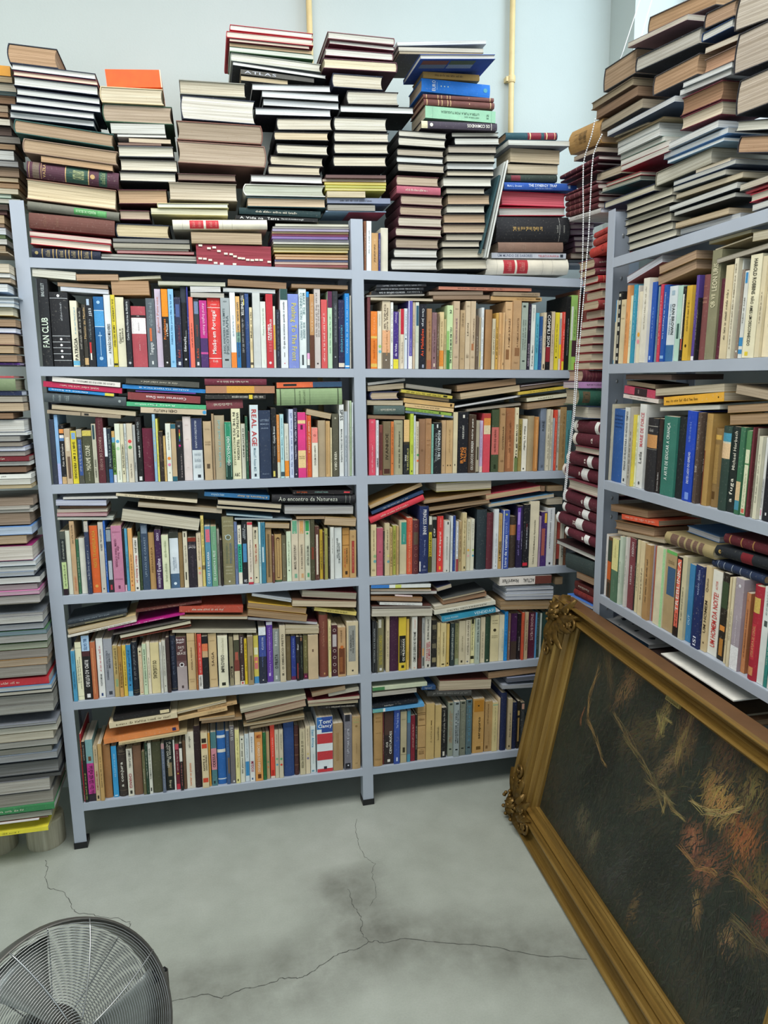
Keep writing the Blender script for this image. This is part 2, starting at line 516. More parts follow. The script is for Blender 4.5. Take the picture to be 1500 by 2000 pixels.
def pile(place, F, rec, block, group=None, depth=None, numbered='from top of', smax=None, fixed_label=None):
    """Books lying flat, listed from the top down. Line: xL xR yTop yBottom (at the left end) slope kind facing colour pages | elements.
    facing: s spine, f fore-edge, l / r spine at that end."""
    n = 0
    for x0, y0, s, a, el in parse(block):
        n += 1
        opts = dict(q.split('=') for q in a[9:] if '=' in q)
        rc = float(opts.get('rec', rec + random.uniform(-0.006, 0.006)))
        xl, xr, yt, yb = x0 + float(a[0]) / s, x0 + float(a[1]) / s, y0 + float(a[2]) / s, y0 + float(a[3]) / s
        A = F.bp(xl, yb, rc)
        if a[4] == '=':
            q = 0.3; B = A + F.a * q
            for _ in range(4):
                u, vv = project(B); q = (F.bp(xr, vv, rc) - A).dot(F.a); B = A + F.a * q
        else:
            B = F.bp(xr, yb + float(a[4]) * (xr - xl), rc)
        Ctop = F.bp(xl, yt, rc)
        along = (B - A); L = along.length; along.normalize()
        if smax is not None:
            s1 = (B - F.o).dot(F.a)
            if s1 > smax: L -= (s1 - smax) / along.dot(F.a)
        up = F.n.cross(along); up = up if up.z > 0 else -up
        T = max(0.0025, (Ctop - A).dot(up) - 0.0004)
        if 'ext' in opts: A = A - along * float(opts['ext']); L += float(opts['ext'])
        kind, face = a[5], a[6]
        if kind == 'p' and L < .198 and face in 'sf': kind = 'k'
        if face in 'sf': dep = float(opts.get('d', min(.21, max(.105, L * .68))))
        else: dep = float(opts.get('d', min(.27, max(.15, L * 1.42))))
        c = A + along * (L / 2) + up * (T / 2) - F.o
        LYING.append(dict(F=F, c=[c.dot(F.a), c.dot(F.u)], ax=(along.dot(F.a), along.dot(F.u)), hl=L / 2, ht=T / 2, rec=rc, dep=dep, kind=kind, face=face, colr=a[7], pages=a[8], el=el,
                          tail='%s %s %s' % (ordinal(n), numbered, place), group=group or 'books in the ' + place, label=fixed_label))

def resolve_lying():
    """Keep lying books from passing through shelves, posts, standing books and each other: where two overlap, the books are made a little thinner or shorter."""
    obst = []
    for F, zs, posts in ((FB, ZB, (0, 1.0, 2.0)), (FC, ZC, (-PW, .965))):
        for z in zs: obst.append((F, 1.0 if F is FB else .46, (z + LIP / 2) * F.u.z, 1.2 if F is FB else .48, LIP / 2 + .0006, 0, CASE_D))
        for p in posts:
            for k in range(7): obst.append((F, p + PW / 2 + (.15 + .3 * k) * F.a.z, .15 + .3 * k, PW / 2 + .0008 + .15 * abs(F.a.z), .15, -.003, .044))
    obst += FIXED
    def sat(A, B):
        best = None
        for k, (ax, ay) in enumerate((A['ax'], (-A['ax'][1], A['ax'][0]), B['ax'], (-B['ax'][1], B['ax'][0]))):
            d = (B['c'][0] - A['c'][0]) * ax + (B['c'][1] - A['c'][1]) * ay
            ra = A['hl'] * abs(A['ax'][0] * ax + A['ax'][1] * ay) + A['ht'] * abs(-A['ax'][1] * ax + A['ax'][0] * ay)
            rb = B['hl'] * abs(B['ax'][0] * ax + B['ax'][1] * ay) + B['ht'] * abs(-B['ax'][1] * ax + B['ax'][0] * ay)
            pen = ra + rb - abs(d)
            if pen <= 0: return None
            if best is None or pen < best[0]: best = (pen, k, 1 if d > 0 else -1, (ax, ay))
        return best
    def trim(A, pen, d, axis, sharing):
        """Cut A's side that faces the other along the axis of A nearest to the given one."""
        ca = abs(A['ax'][0] * axis[0] + A['ax'][1] * axis[1])
        along = ca > .7
        ux, uy = A['ax'] if along else (-A['ax'][1], A['ax'][0])
        sg = d * (1 if ux * axis[0] + uy * axis[1] > 0 else -1)
        q = pen * sharing + .0002
        h = 'hl' if along else 'ht'
        q = min(q, max(0.0, A[h] * 2 - (.06 if along else .003)))
        A[h] -= q / 2; A['c'][0] -= sg * ux * q / 2; A['c'][1] -= sg * uy * q / 2
        return q
    OB = [dict(F=o[0], c=[o[1], o[2]], ax=(1, 0), hl=o[3], ht=o[4], r0=o[5], r1=o[6]) for o in obst]
    for it in range(6):
        for i, A in enumerate(LYING):
            for B in OB:
                if B['F'] is not A['F'] or A['rec'] > B['r1'] or A['rec'] + A['dep'] < B['r0']: continue
                r = sat(A, B)
                if r and r[0] > .0003:
                    if B['r1'] - B['r0'] < .06 and r[0] > .03: continue
                    q = trim(A, r[0], r[2], r[3], 1.0)
                    if q < r[0] - .0005:                              # too thin to trim: move it clear
                        m = r[0] - q; A['c'][0] -= r[2] * r[3][0] * m; A['c'][1] -= r[2] * r[3][1] * m
            for B in LYING[i + 1:]:
                if B['F'] is not A['F'] or abs(A['c'][0] - B['c'][0]) > .5 or abs(A['c'][1] - B['c'][1]) > .2 or A['rec'] > B['rec'] + B['dep'] or B['rec'] > A['rec'] + A['dep']: continue
                r = sat(A, B)
                if r and r[0] > .0003:
                    trim(A, r[0], r[2], r[3], .5); trim(B, r[0], -r[2], r[3], .5)

def build_lying():
    resolve_lying()
    for b in LYING:
        F = b['F']; along = F.a * b['ax'][0] + F.u * b['ax'][1]; up = F.u * b['ax'][0] - F.a * b['ax'][1]
        L, T, dep, face, kind = b['hl'] * 2, b['ht'] * 2, b['dep'], b['face'], b['kind']
        back = -F.n
        if face == 's': X, H, W = back, L, dep
        elif face == 'f': X, H, W = F.n.copy(), L, dep
        else: X, W, H = (along if face == 'l' else -along), L, dep
        Y = up.cross(X)
        cen = F.o + F.a * b['c'][0] + F.u * b['c'][1] - F.n * (b['rec'] + dep / 2)
        el = b['el']
        if face == 's' and not el and T > .008: el = ['%s .2 .7 %s ^.5,.28 ~' % (random.choice('ud'), contrast(b['colr']))] if T < .03 else []
        if kind in 'pk' and T < .0075: kind = 'b'
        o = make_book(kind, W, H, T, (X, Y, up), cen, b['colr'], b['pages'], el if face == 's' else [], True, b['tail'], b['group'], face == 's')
        if b['label']: o['label'] = b['label']
        b['obj'] = o

# ================================================================== the room
WALL_Y, WALL_X, CEIL_Z = 0.42, 2.13, 3.9
ROOM_L, ROOM_F = -3.2, -5.2
def floor_pt(u, v):
    return hit(u, v, V((0, 0, 0)), V((0, 0, 1)))
_c2 = lambda L: [floor_pt(400 + x / 2.143, 1500 + y / 2.143) for x, y in L]
_c1 = lambda L: [floor_pt(x / 3.75, 1550 + y / 3.75) for x, y in L]
CRACKS = [
    _c2([(-160, 985), (-60, 960), (0, 945), (70, 962), (130, 940), (180, 920), (240, 912), (290, 893), (325, 878), (380, 882), (410, 878), (450, 855), (480, 830), (540, 790), (590, 768), (640, 760), (685, 728), (720, 725), (750, 735), (800, 722), (840, 713), (930, 727), (1040, 738), (1130, 740), (1220, 752), (1340, 775), (1420, 786), (1500, 790), (1640, 806)]),
    _c2([(685, 728), (660, 700), (655, 680), (658, 640), (650, 620), (632, 590), (620, 570), (606, 530), (600, 500)]),
    _c2([(690, 580), (712, 545), (720, 520), (706, 470), (700, 440), (712, 400), (690, 385), (665, 370), (650, 330), (640, 300), (632, 260), (638, 200)]),
    _c1([(330, 490), (345, 540), (335, 610), (350, 690), (400, 705), (470, 725), (515, 780), (525, 840), (560, 870), (680, 890), (760, 910), (870, 915), (950, 945), (955, 965), (905, 1060)]),
]
def seg_dist(p, a, b):
    d = b - a; t = max(0, min(1, (p - a).dot(d) / max(1e-9, d.length_squared)))
    return (p - a - d * t).length
def mat_floor():
    m, nt, b = new_mat('polished_concrete')
    vec = coords(nt)
    big = noise(nt, vec, 1.6, 5, 0.6); mid = noise(nt, vec, 9, 5, 0.62); fine = noise(nt, vec, 190, 3, 0.7)
    c = ramp(nt, big, [(0.25, lrgb('999e95')), (0.5, lrgb('a4a9a0')), (0.75, lrgb('adb1a9'))])
    c = mixc(nt, 1.0, c, ramp(nt, mid, [(0.3, (0.90, 0.90, 0.89)), (0.7, (1.05, 1.05, 1.05))]), 'MULTIPLY')
    c = mixc(nt, 1.0, c, ramp(nt, fine, [(0.3, (0.93, 0.93, 0.93)), (0.7, (1.04, 1.04, 1.04))]), 'MULTIPLY')
    at = nt.nodes.new('ShaderNodeAttribute'); at.attribute_name = 'stain'
    ad = nt.nodes.new('ShaderNodeMath'); ad.operation = 'MULTIPLY'
    nt.links.new(at.outputs['Fac'], ad.inputs[0])
    nt.links.new(ramp(nt, noise(nt, vec, 6, 6, 0.65), [(0.3, (0.2, 0.2, 0.2)), (0.7, (1, 1, 1))]), ad.inputs[1])
    c = mixc(nt, ad.outputs[0], c, lrgb('66675f'))
    nt.links.new(c, b.inputs['Base Color'])
    b.inputs['Roughness'].default_value = 0.42
    b.inputs['Specular IOR Level'].default_value = 0.35
    bump(nt, b, mid, 0.08, 0.004)
    return m
def build_floor():
    x0, x1, y0, y1, st = ROOM_L, WALL_X, ROOM_F, WALL_Y, 0.045
    nx, ny = int((x1 - x0) / st) + 1, int((y1 - y0) / st) + 1
    v = [(x0 + (x1 - x0) * i / nx, y0 + (y1 - y0) * j / ny, 0) for j in range(ny + 1) for i in range(nx + 1)]
    f = [(j * (nx + 1) + i, j * (nx + 1) + i + 1, (j + 1) * (nx + 1) + i + 1, (j + 1) * (nx + 1) + i) for j in range(ny) for i in range(nx)]
    o = mesh_obj('floor', v, f, mat_floor()); tag(o, 'grey polished concrete floor with hairline cracks', None, None, 'structure')
    at = o.data.attributes.new('stain', 'FLOAT', 'POINT')
    vals = []
    segs = [(a, b2, w) for cr, w in ((CRACKS[0], .11), (CRACKS[1], .11)) for a, b2 in zip(cr, cr[1:])]
    for p in v:
        P = V(p); s = 0.0
        if -0.6 < p[0] < 2.0 and -1.9 < p[1] < -0.3:
            for a, b2, w in segs:
                s = max(s, 1 - seg_dist(P, a, b2) / (w * 1.6))
        vals.append(max(0.0, min(0.85, s * 1.2)))
    at.data.foreach_set('value', vals)
    mk = mat_plain('crack_dark', '4e4f4a', 0.9)  # even dark tone of the cracks, drawn as thin strips on the concrete
    for cr, w in zip(CRACKS, (.0011, .0009, .0006, .0008)):
        vs, fs = [], []; rr = random.Random(5); pts = []
        for a, b2 in zip(cr, cr[1:]):
            for k in range(4): pts.append(a.lerp(b2, k / 4) + V((rr.uniform(-.003, .003), rr.uniform(-.003, .003), 0)))
        for i in range(len(pts) - 1):
            d = (pts[i + 1] - pts[i]).normalized(); s = V((-d.y, d.x, 0)) * w * rr.uniform(.5, 1.25); k = len(vs)
            vs += [pts[i] - s + V((0, 0, .0004)), pts[i] + s + V((0, 0, .0004)), pts[i + 1] + s + V((0, 0, .0004)), pts[i + 1] - s + V((0, 0, .0004))]; fs.append((k, k + 3, k + 2, k + 1))
        mesh_obj('crack', vs, fs, mk, o)
    rr = random.Random(8); mb = MB()
    return o
build_floor()
def mat_wall():
    m, nt, b = new_mat('white_plaster')
    vec = coords(nt)
    n1 = noise(nt, vec, 1.2, 4); n2 = noise(nt, vec, 140, 4, 0.6)
    c = ramp(nt, n1, [(0.3, lrgb('b6bfbc')), (0.7, lrgb('c2cac7'))])
    nt.links.new(c, b.inputs['Base Color']); b.inputs['Roughness'].default_value = 0.8
    b.inputs['Specular IOR Level'].default_value = 0.2
    bump(nt, b, n2, 0.25, 0.002)
    return m
M_WALL = mat_wall()
def wall(name, lo, hi, label):
    mb = MB(); mb.box(lo, hi); o = mb.build(name, M_WALL); return tag(o, label, None, None, 'structure')
wall('wall_back', (ROOM_L, WALL_Y, 0), (WALL_X + .3, WALL_Y + .12, CEIL_Z), 'white plaster wall behind the steel bookcases')
# side wall with the window: opening from WIN_Y0 (near) to WIN_Y1 (far)
WIN_Y1 = hit(1239, 60, V((WALL_X, 0, 0)), V((1, 0, 0))).y
WIN_Y0, WIN_Z0, WIN_Z1 = WIN_Y1 - 2.1, 2.15, 3.75
mb = MB()
mb.box((WALL_X, WIN_Y1, 0), (WALL_X + .3, WALL_Y, CEIL_Z)); mb.box((WALL_X, ROOM_F, 0), (WALL_X + .3, WIN_Y0, CEIL_Z))
mb.box((WALL_X, WIN_Y0, 0), (WALL_X + .3, WIN_Y1, WIN_Z0)); mb.box((WALL_X, WIN_Y0, WIN_Z1), (WALL_X + .3, WIN_Y1, CEIL_Z))
tag(mb.build('wall_side', M_WALL), 'white plaster wall holding the high window', None, None, 'structure')
wall('wall_far', (ROOM_L - .12, ROOM_F, 0), (ROOM_L, WALL_Y, CEIL_Z), 'white wall beyond the magazine piles')
wall('ceiling', (ROOM_L, ROOM_F, CEIL_Z), (WALL_X + .3, WALL_Y + .12, CEIL_Z + .12), 'white plaster ceiling high above the bookcases')
wn = empty('window_1', (WALL_X + .2, (WIN_Y0 + WIN_Y1) / 2, WIN_Z0)); tag(wn, 'high window with white frame above the book piles', None, None, 'structure')
M_WHITE = mat_plain('white_enamel', 'e4e8ea', 0.35, 0, 0.03)
mb = MB(); xw = WALL_X + .2; t = .05
mb.box((xw, WIN_Y0, WIN_Z0), (xw + .05, WIN_Y0 + t, WIN_Z1)); mb.box((xw, WIN_Y1 - t, WIN_Z0), (xw + .05, WIN_Y1, WIN_Z1))
mb.box((xw, WIN_Y0, WIN_Z0), (xw + .05, WIN_Y1, WIN_Z0 + t)); mb.box((xw, WIN_Y0, WIN_Z1 - t), (xw + .05, WIN_Y1, WIN_Z1))
mb.box((xw, (WIN_Y0 + WIN_Y1) / 2 - .03, WIN_Z0), (xw + .05, (WIN_Y0 + WIN_Y1) / 2 + .03, WIN_Z1))
o = mb.build('window_frame', M_WHITE); o.parent = wn; o.matrix_parent_inverse = Matrix.Translation(-V(wn.location))
mg, nt, b = new_mat('window_glass')
tr = nt.nodes.new('ShaderNodeBsdfTransparent'); gl = nt.nodes.new('ShaderNodeBsdfGlossy'); gl.inputs['Roughness'].default_value = 0.02
mx = nt.nodes.new('ShaderNodeMixShader'); mx.inputs[0].default_value = 0.06
nt.links.new(tr.outputs[0], mx.inputs[1]); nt.links.new(gl.outputs[0], mx.inputs[2]); nt.links.new(mx.outputs[0], [n for n in nt.nodes if n.type == 'OUTPUT_MATERIAL'][0].inputs[0])
for ya, yb in ((WIN_Y0, (WIN_Y0 + WIN_Y1) / 2), ((WIN_Y0 + WIN_Y1) / 2, WIN_Y1)):
    mb = MB(); mb.box((xw + .02, ya + .03, WIN_Z0 + .04), (xw + .026, yb - .03, WIN_Z1 - .04))
    o = mb.build('pane', mg); o.parent = wn; o.matrix_parent_inverse = Matrix.Translation(-V(wn.location))

# pipes on the back wall
M_PIPE = mat_plain('cream_painted_pipe', 'dcc48e', 0.4, 0, 0.08)
for px, zb, lab in ((604, 1.2, 'cream pipe running up the wall above the atlas pile'), (1001, 1.2, 'cream pipe with bracket running up the wall near the window')):
    P = hit(px, 30, V((0, WALL_Y - .022, 0)), V((0, 1, 0)))
    root = empty('wall_pipe', (P.x, P.y, zb)); tag(root, lab, 'pipe', 'pipes on the back wall')
    mb = MB(); mb.tube([(0, 0, 0), (0, 0, CEIL_Z - zb)], .0105, 12); mb.build('pipe', M_PIPE, root, True)
    zs = hit(px, 155, V((0, WALL_Y - .022, 0)), V((0, 1, 0))).z - zb
    for z in ((zs,) if px > 900 else (0.4,)):
        mb = MB(); mb.lathe([(.0135, -.012), (.015, -.006), (.015, .006), (.0135, .012)], 14, Matrix.Translation((0, 0, z)))
        mb.box((-.022, -.004, z - .008), (-.008, .022, z + .008)); mb.build('bracket', M_PIPE, root)

# ================================================================== steel bookcases
CASE_D = 0.30
def bolt_slots(mb_zinc, F, s, rec, z0, z1, across, out):
    z = z0
    while z < z1:
        c = F.at(s, z, rec)
        vs = []; k = 8
        for i in range(k):
            q = 2 * PI * i / k; rr = .0075 if math.sin(q) < .3 else .0045
            vs.append(c + across * (rr * .62 * math.cos(q)) + V((0, 0, rr * 1.25 * math.sin(q))) + out * .001)
        vs.append(c + out * .0028)
        mb_zinc.add(vs, [(i, (i + 1) % k, k) for i in range(k)])
        z += .062
def steel_case(name, label, F, posts, bays, zs, ztop, depth):
    root = empty(name, F.at(posts[0], 0, 0)); tag(root, label, 'bookcase')
    inv = Matrix.Translation(-V(root.location))
    def fin(o):
        o.parent = root; o.matrix_parent_inverse = inv; return o
    def fbox(mb, s0, s1, z0, z1, r0, r1, tilt=False):
        vs = []
        for z in (z0, z1):
            for s, r in ((s0, r0), (s1, r0), (s1, r1), (s0, r1)):
                p = F.at(s, z, r)
                if not tilt: p.z = z
                vs.append(p)
        mb.add(vs, [(0, 1, 2, 3), (4, 7, 6, 5), (0, 4, 5, 1), (1, 5, 6, 2), (2, 6, 7, 3), (3, 7, 4, 0)])
    for pi, s in enumerate(posts):
        last = pi == len(posts) - 1
        for fr in (True, False):
            mb = MB(); w = PW
            r0, r1 = (0.0, 0.002) if fr else (depth - .002, depth)
            zt = ztop + F.a.z * s
            fbox(mb, s, s + w, .006, zt, r0, r1)
            ss = (s, s + .002) if not last else (s + w - .002, s + w)
            sd = .042 if F is FB else .074
            if fr: fbox(mb, ss[0], ss[1], .006, zt, .002, sd)
            else: fbox(mb, ss[0], ss[1], .006, zt, depth - .042, depth - .002)
            p = fin(mb.build('post', M_STEEL))
            if fr:
                mz = MB(); side = F.a if not last else -F.a
                sc = ss[1] if not last else ss[0]
                bolt_slots(mz, F, sc + .0002, .022 if F is FB else .05, .05, zt - .03, F.n, side)
                q = fin(mz.build('fixing_tabs', M_ZINC)); q['kind'] = 'stuff'
                mh = MB(); z = .08
                while z < zt - .04:
                    c = F.at(sc + .0002, z + .03, .022 if F is FB else .05) + side * .0006
                    mh.add([c + F.n * .003 * math.cos(i * PI / 4) + V((0, 0, .003 * math.sin(i * PI / 4))) for i in range(8)], [tuple(range(8))]); z += .062
                q = fin(mh.build('fixing_holes', M_HOLE)); q['kind'] = 'stuff'
            mb = MB(); fbox(mb, s - .002, s + w + .002, 0, .022, r0 - .003 if fr else depth - .046, .046 if fr else depth + .003)
            fin(mb.build('foot_cap', M_BLACKPL))
    for (s0, s1) in bays:
        for z in zs:
            mb = MB()
            fbox(mb, s0, s1, z + LIP - .0015, z + LIP, .001, depth - .001, True)
            fbox(mb, s0, s1, z, z + LIP - .0015, .0005, .002, True)
            fbox(mb, s0, s1, z, z + .0015, .002, .014, True)
            fbox(mb, s0, s1, z, z + LIP - .0015, depth - .002, depth - .0005, True)
            fin(mb.build('shelf', M_STEEL))
    return root
steel_case('steel_bookcase', 'wide grey steel bookcase along the back wall, two bays of packed shelves', FB, [0, 1.0, 2.0], [(PW, 1.0), (1.0 + PW, 2.0)], ZB, 2.076, CASE_D)
steel_case('steel_bookcase', 'grey steel bookcase standing behind the gilt framed painting', FC, [-PW, 0.965], [(0.0, 0.965)], ZC, 2.0385, CASE_D)

# ================================================================== painting leaning on the second bookcase
def solve_painting():
    B1 = floor_pt(992, 1583); B2 = floor_pt(1238.5, 2000)
    e = (B2 - B1).normalized(); m = V((-e.y, e.x, 0))
    if m.x < 0: m = -m
    best = None
    for i in range(200):
        th = math.radians(i * 0.25)
        d = V((0, 0, 1)) * math.cos(th) + m * math.sin(th)
        for j in range(160):
            H = 0.4 + j * 0.01
            u, v2 = project(B1 + d * H)
            err = (u - 1085) ** 2 + (v2 - 1167) ** 2
            if best is None or err < best[0]: best = (err, th, H)
    return B1, e, m, best[1], best[2]
PB1, PE, PM, PTH, PH = solve_painting()
PU = V((0, 0, 1)) * math.cos(PTH) + PM * math.sin(PTH)      # up the picture
PN = PE.cross(PU)
if PN.dot(CAM_P - PB1) < 0: PN = -PN                         # out of the picture
def pic(u, v):
    p = hit(u, v, PB1, PN) - PB1
    return p.dot(PE), p.dot(PU)

PIC_L, PIC_H = 1.34, 0.822
IN_L, IN_R, IN_B, IN_T = 0.146, PIC_L - 0.13, 0.108, 0.752
def mat_gilt(vertical):
    m, nt, b = new_mat('antique_gilt')
    st = coords(nt, (60, 2.5, 60) if vertical else (2.5, 60, 60))
    n1 = noise(nt, st, 1.0, 4, 0.6); n2 = noise(nt, coords(nt), 90, 3, 0.7)
    c = ramp(nt, n1, [(0.25, lrgb('664e23')), (0.5, lrgb('896b33')), (0.75, lrgb('a68747'))])
    c = mixc(nt, ramp(nt, n2, [(0.6, (0, 0, 0)), (0.8, (.4, .4, .4))]), c, lrgb('3e2c14'))
    nt.links.new(c, b.inputs['Base Color'])
    b.inputs['Metallic'].default_value = 0.4; b.inputs['Roughness'].default_value = 0.4
    bump(nt, b, n1, 0.1, 0.001)
    return m
M_GILT, M_GILTV = mat_gilt(False), mat_gilt(True)
M_GILTD = mat_plain('dark_bronze_gilt', '6e5426', 0.36, 0.55, 0.35, 70)
M_FRAMEBACK = mat_plain('brown_stained_wood', '6a4a2c', 0.6, 0, 0.2, 12)
SHAPES = [((1205, 1330), .045, .15, 25, '8a6a48', .75), ((1165, 1290), .03, .12, -35, '6d5a3a', .6), ((1230, 1430), .06, .17, 50, '5f5238', .6),
              ((1285, 1480), .03, .14, 30, '7f6a48', .75), ((1270, 1400), .028, .07, 10, 'a08a58', .8), ((1310, 1430), .05, .12, -10, '7a5f3e', .7),
              ((1375, 1560), .085, .075, 20, 'b08a50', .9), ((1440, 1545), .05, .06, 0, '8f7a48', .75), ((1320, 1390), .04, .05, 0, '6e4638', .6), ((1390, 1470), .08, .06, 15, '6a4e36', .7),
              ((1325, 1640), .05, .05, 0, 'a0684a', .85), ((1355, 1690), .04, .09, 35, '8f5c40', .75), ((1420, 1640), .07, .09, 10, '9c6238', .85), ((1460, 1720), .09, .06, -25, '6e5a34', .7),
              ((1115, 1600), .05, .06, 0, '6f664c', .6), ((1135, 1640), .03, .07, 20, '7a6e50', .5), ((1210, 1770), .02, .07, 10, '7d6038', .6), ((1330, 1770), .02, .06, -20, '9a7a4c', .65),
              ((1390, 1835), .03, .05, 15, 'a07a50', .6), ((1490, 1770), .04, .14, 20, '8a3a28', .7), ((1460, 1850), .16, .025, -35, '5c5036', .6), ((1250, 1560), .02, .16, 45, '6e6040', .55),
              ((1180, 1700), .05, .16, 30, '43453f', .6), ((1120, 1290), .06, .09, 0, '4e4634', .5), ((1330, 1330), .1, .05, 0, '3a3226', .5), ((1150, 1480), .08, .2, 10, '141a16', .6), ((1250, 1700), .1, .2, 40, '12170f', .7), ((1400, 1930), .16, .1, 0, '141812', .6)]
def mat_painting():
    m, nt, b = new_mat('dark_oil_painting')
    # local coords: X along the picture, Y up it
    tc = nt.nodes.new('ShaderNodeTexCoord')
    warp = nt.nodes.new('ShaderNodeTexNoise'); warp.inputs['Scale'].default_value = 9; warp.inputs['Detail'].default_value = 5; warp.inputs['Roughness'].default_value = 0.65
    nt.links.new(tc.outputs['Object'], warp.inputs['Vector'])
    sub = nt.nodes.new('ShaderNodeVectorMath'); sub.operation = 'SUBTRACT'; sub.inputs[1].default_value = (.5, .5, .5); nt.links.new(warp.outputs['Color'], sub.inputs[0])
    scl = nt.nodes.new('ShaderNodeVectorMath'); scl.operation = 'SCALE'; scl.inputs['Scale'].default_value = 0.13; nt.links.new(sub.outputs[0], scl.inputs[0])
    add = nt.nodes.new('ShaderNodeVectorMath'); nt.links.new(tc.outputs['Object'], add.inputs[0]); nt.links.new(scl.outputs[0], add.inputs[1])
    big = noise(nt, tc.outputs['Object'], 3.2, 6, 0.62)
    c = ramp(nt, big, [(0.28, lrgb('22261f')), (0.46, lrgb('2e332a')), (0.6, lrgb('3a362a')), (0.78, lrgb('4a4433'))])
    # brushed shapes: position, half-axes, turn, colour, strength
    shapes = SHAPES
    fine = noise(nt, coords(nt, (1, 1, 1)), 70, 4, 0.7)
    for (u, v), ra, rb, turn, colr, k in shapes:
        x, y = pic(u, v); x -= PIC_L / 2
        mp = nt.nodes.new('ShaderNodeMapping'); mp.vector_type = 'TEXTURE'
        mp.inputs['Location'].default_value = (x, y, 0); mp.inputs['Rotation'].default_value = (0, 0, math.radians(-turn)); mp.inputs['Scale'].default_value = (ra, rb, 1)
        nt.links.new(add.outputs[0], mp.inputs[0])
        ln = nt.nodes.new('ShaderNodeVectorMath'); ln.operation = 'LENGTH'; nt.links.new(mp.outputs[0], ln.inputs[0])
        fac = ramp(nt, ln.outputs['Value'], [(0.35, (k, k, k)), (1.0, (0, 0, 0))])
        fm = nt.nodes.new('ShaderNodeMath'); fm.operation = 'MULTIPLY'; nt.links.new(fac, fm.inputs[0])
        nt.links.new(ramp(nt, fine, [(0.35, (0.45, 0.45, 0.45)), (0.6, (1, 1, 1))]), fm.inputs[1])
        c = mixc(nt, fm.outputs[0], c, lrgb(colr))
    weave = noise(nt, coords(nt), 420, 2)
    nt.links.new(c, b.inputs['Base Color'])
    b.inputs['Roughness'].default_value = 0.4; b.inputs['Specular IOR Level'].default_value = 0.4
    bump(nt, b, fine, 0.3, 0.002)
    return m
def build_painting():
    root = empty('framed_painting'); tag(root, 'dark oil painting in wide gilt frame leaning against the steel bookcase', 'painting')
    Mx = Matrix.Identity(4)
    base = PB1 + PE * (PIC_L / 2) + PN * 0.0
    for r in range(3): Mx[r][0], Mx[r][1], Mx[r][2], Mx[r][3] = PE[r], PU[r], PN[r], base[r]
    det = PE.cross(PU).dot(PN)
    root.matrix_world = Mx
    sgn = 1
    # moulding profile: fraction of width from outer to inner edge, height above the picture plane
    prof = [(0.0, .0), (.015, .010), (.05, .016), (.09, .015), (.115, .008), (.13, -.004), (.17, -.011), (.26, -.016), (.38, -.016), (.48, -.010), (.53, -.002), (.545, .006), (.58, .013), (.63, .014), (.665, .008), (.68, -.005), (.69, -.012), (.72, -.006), (.75, -.005), (.77, -.012), (.79, -.020), (.86, -.022), (.94, -.027), (.97, -.026), (1.0, -.032), (1.0, -.04)]
    x0, x1 = -PIC_L / 2, PIC_L / 2
    O = [(x0, 0), (x1, 0), (x1, PIC_H), (x0, PIC_H)]
    I = [(IN_L - PIC_L / 2, IN_B), (IN_R - PIC_L / 2, IN_B), (IN_R - PIC_L / 2, IN_T), (IN_L - PIC_L / 2, IN_T)]
    for k in range(4):
        a, b2 = k, (k + 1) % 4; vs, fs = [], []
        for fr, z in prof:
            for c in (a, b2):
                vs.append((O[c][0] + (I[c][0] - O[c][0]) * fr, O[c][1] + (I[c][1] - O[c][1]) * fr, z))
        for i in range(len(prof) - 1): fs.append((2 * i, 2 * i + 1, 2 * i + 3, 2 * i + 2))
        mo = mesh_obj('moulding', vs, fs, M_GILT if k % 2 == 0 else M_GILTV, root)
        sv = [(O[c][0], O[c][1], z) for z in (-.062, 0.0) for c in (a, b2)] + [(O[c][0] + (I[c][0] - O[c][0]) * .9, O[c][1] + (I[c][1] - O[c][1]) * .9, -.062) for c in (a, b2)]
        mesh_obj('side_band', sv, [(0, 1, 3, 2), (0, 4, 5, 1)], M_FRAMEBACK, mo)
    mb = MB(); mb.box((I[0][0] - .02, I[0][1] - .02, -.060), (I[2][0] + .02, I[2][1] + .02, -.055)); mb.build('backing_board', M_FRAMEBACK, root)
    mb = MB(); mb.box((I[0][0] - .004, I[0][1] - .004, -.046), (I[2][0] + .004, I[2][1] + .004, -.040))
    cv = mb.build('canvas', mat_painting(), root); cv['label'] = 'dark oil painting with warm brushed shapes'
    # brushwork: low ridges of paint laid on the canvas
    rr = random.Random(21); sv, sf, sc = [], [], []
    def stroke(x, y, ang, L, w, colr, bend, mixk=1.0):
        k = len(sv); n = 5; bs = lrgb(colr); gr = lrgb('2c2f27'); base = tuple(gr[q] + (bs[q] - gr[q]) * mixk for q in range(3)); j = rr.uniform(.8, 1.2)
        cc = tuple(min(1, base[q] * j * rr.uniform(.85, 1.15)) for q in range(3)) + (1,)
        for i in range(n + 1):
            q = i / n; a2 = ang + bend * (q - .5); px, py = x + L * (q - .5) * math.cos(a2), y + L * (q - .5) * math.sin(a2)
            wd = w * math.sin(PI * (.12 + .82 * q)) ; nx, ny = -math.sin(a2) * wd, math.cos(a2) * wd
            px2, px3 = max(I[0][0] + .001, min(I[2][0] - .001, px - nx)), max(I[0][0] + .001, min(I[2][0] - .001, px + nx)); py2, py3 = max(I[0][1] + .001, min(I[2][1] - .001, py - ny)), max(I[0][1] + .001, min(I[2][1] - .001, py + ny))
            zz = -.0398 + 2e-9 * len(sv) + .00005 * rr.random(); sv.append((px2, py2, zz)); sv.append((px3, py3, zz)); sc.append(cc); sc.append(cc)
        for i in range(n): sf.append((k + 2 * i, k + 2 * i + 1, k + 2 * i + 3, k + 2 * i + 2))
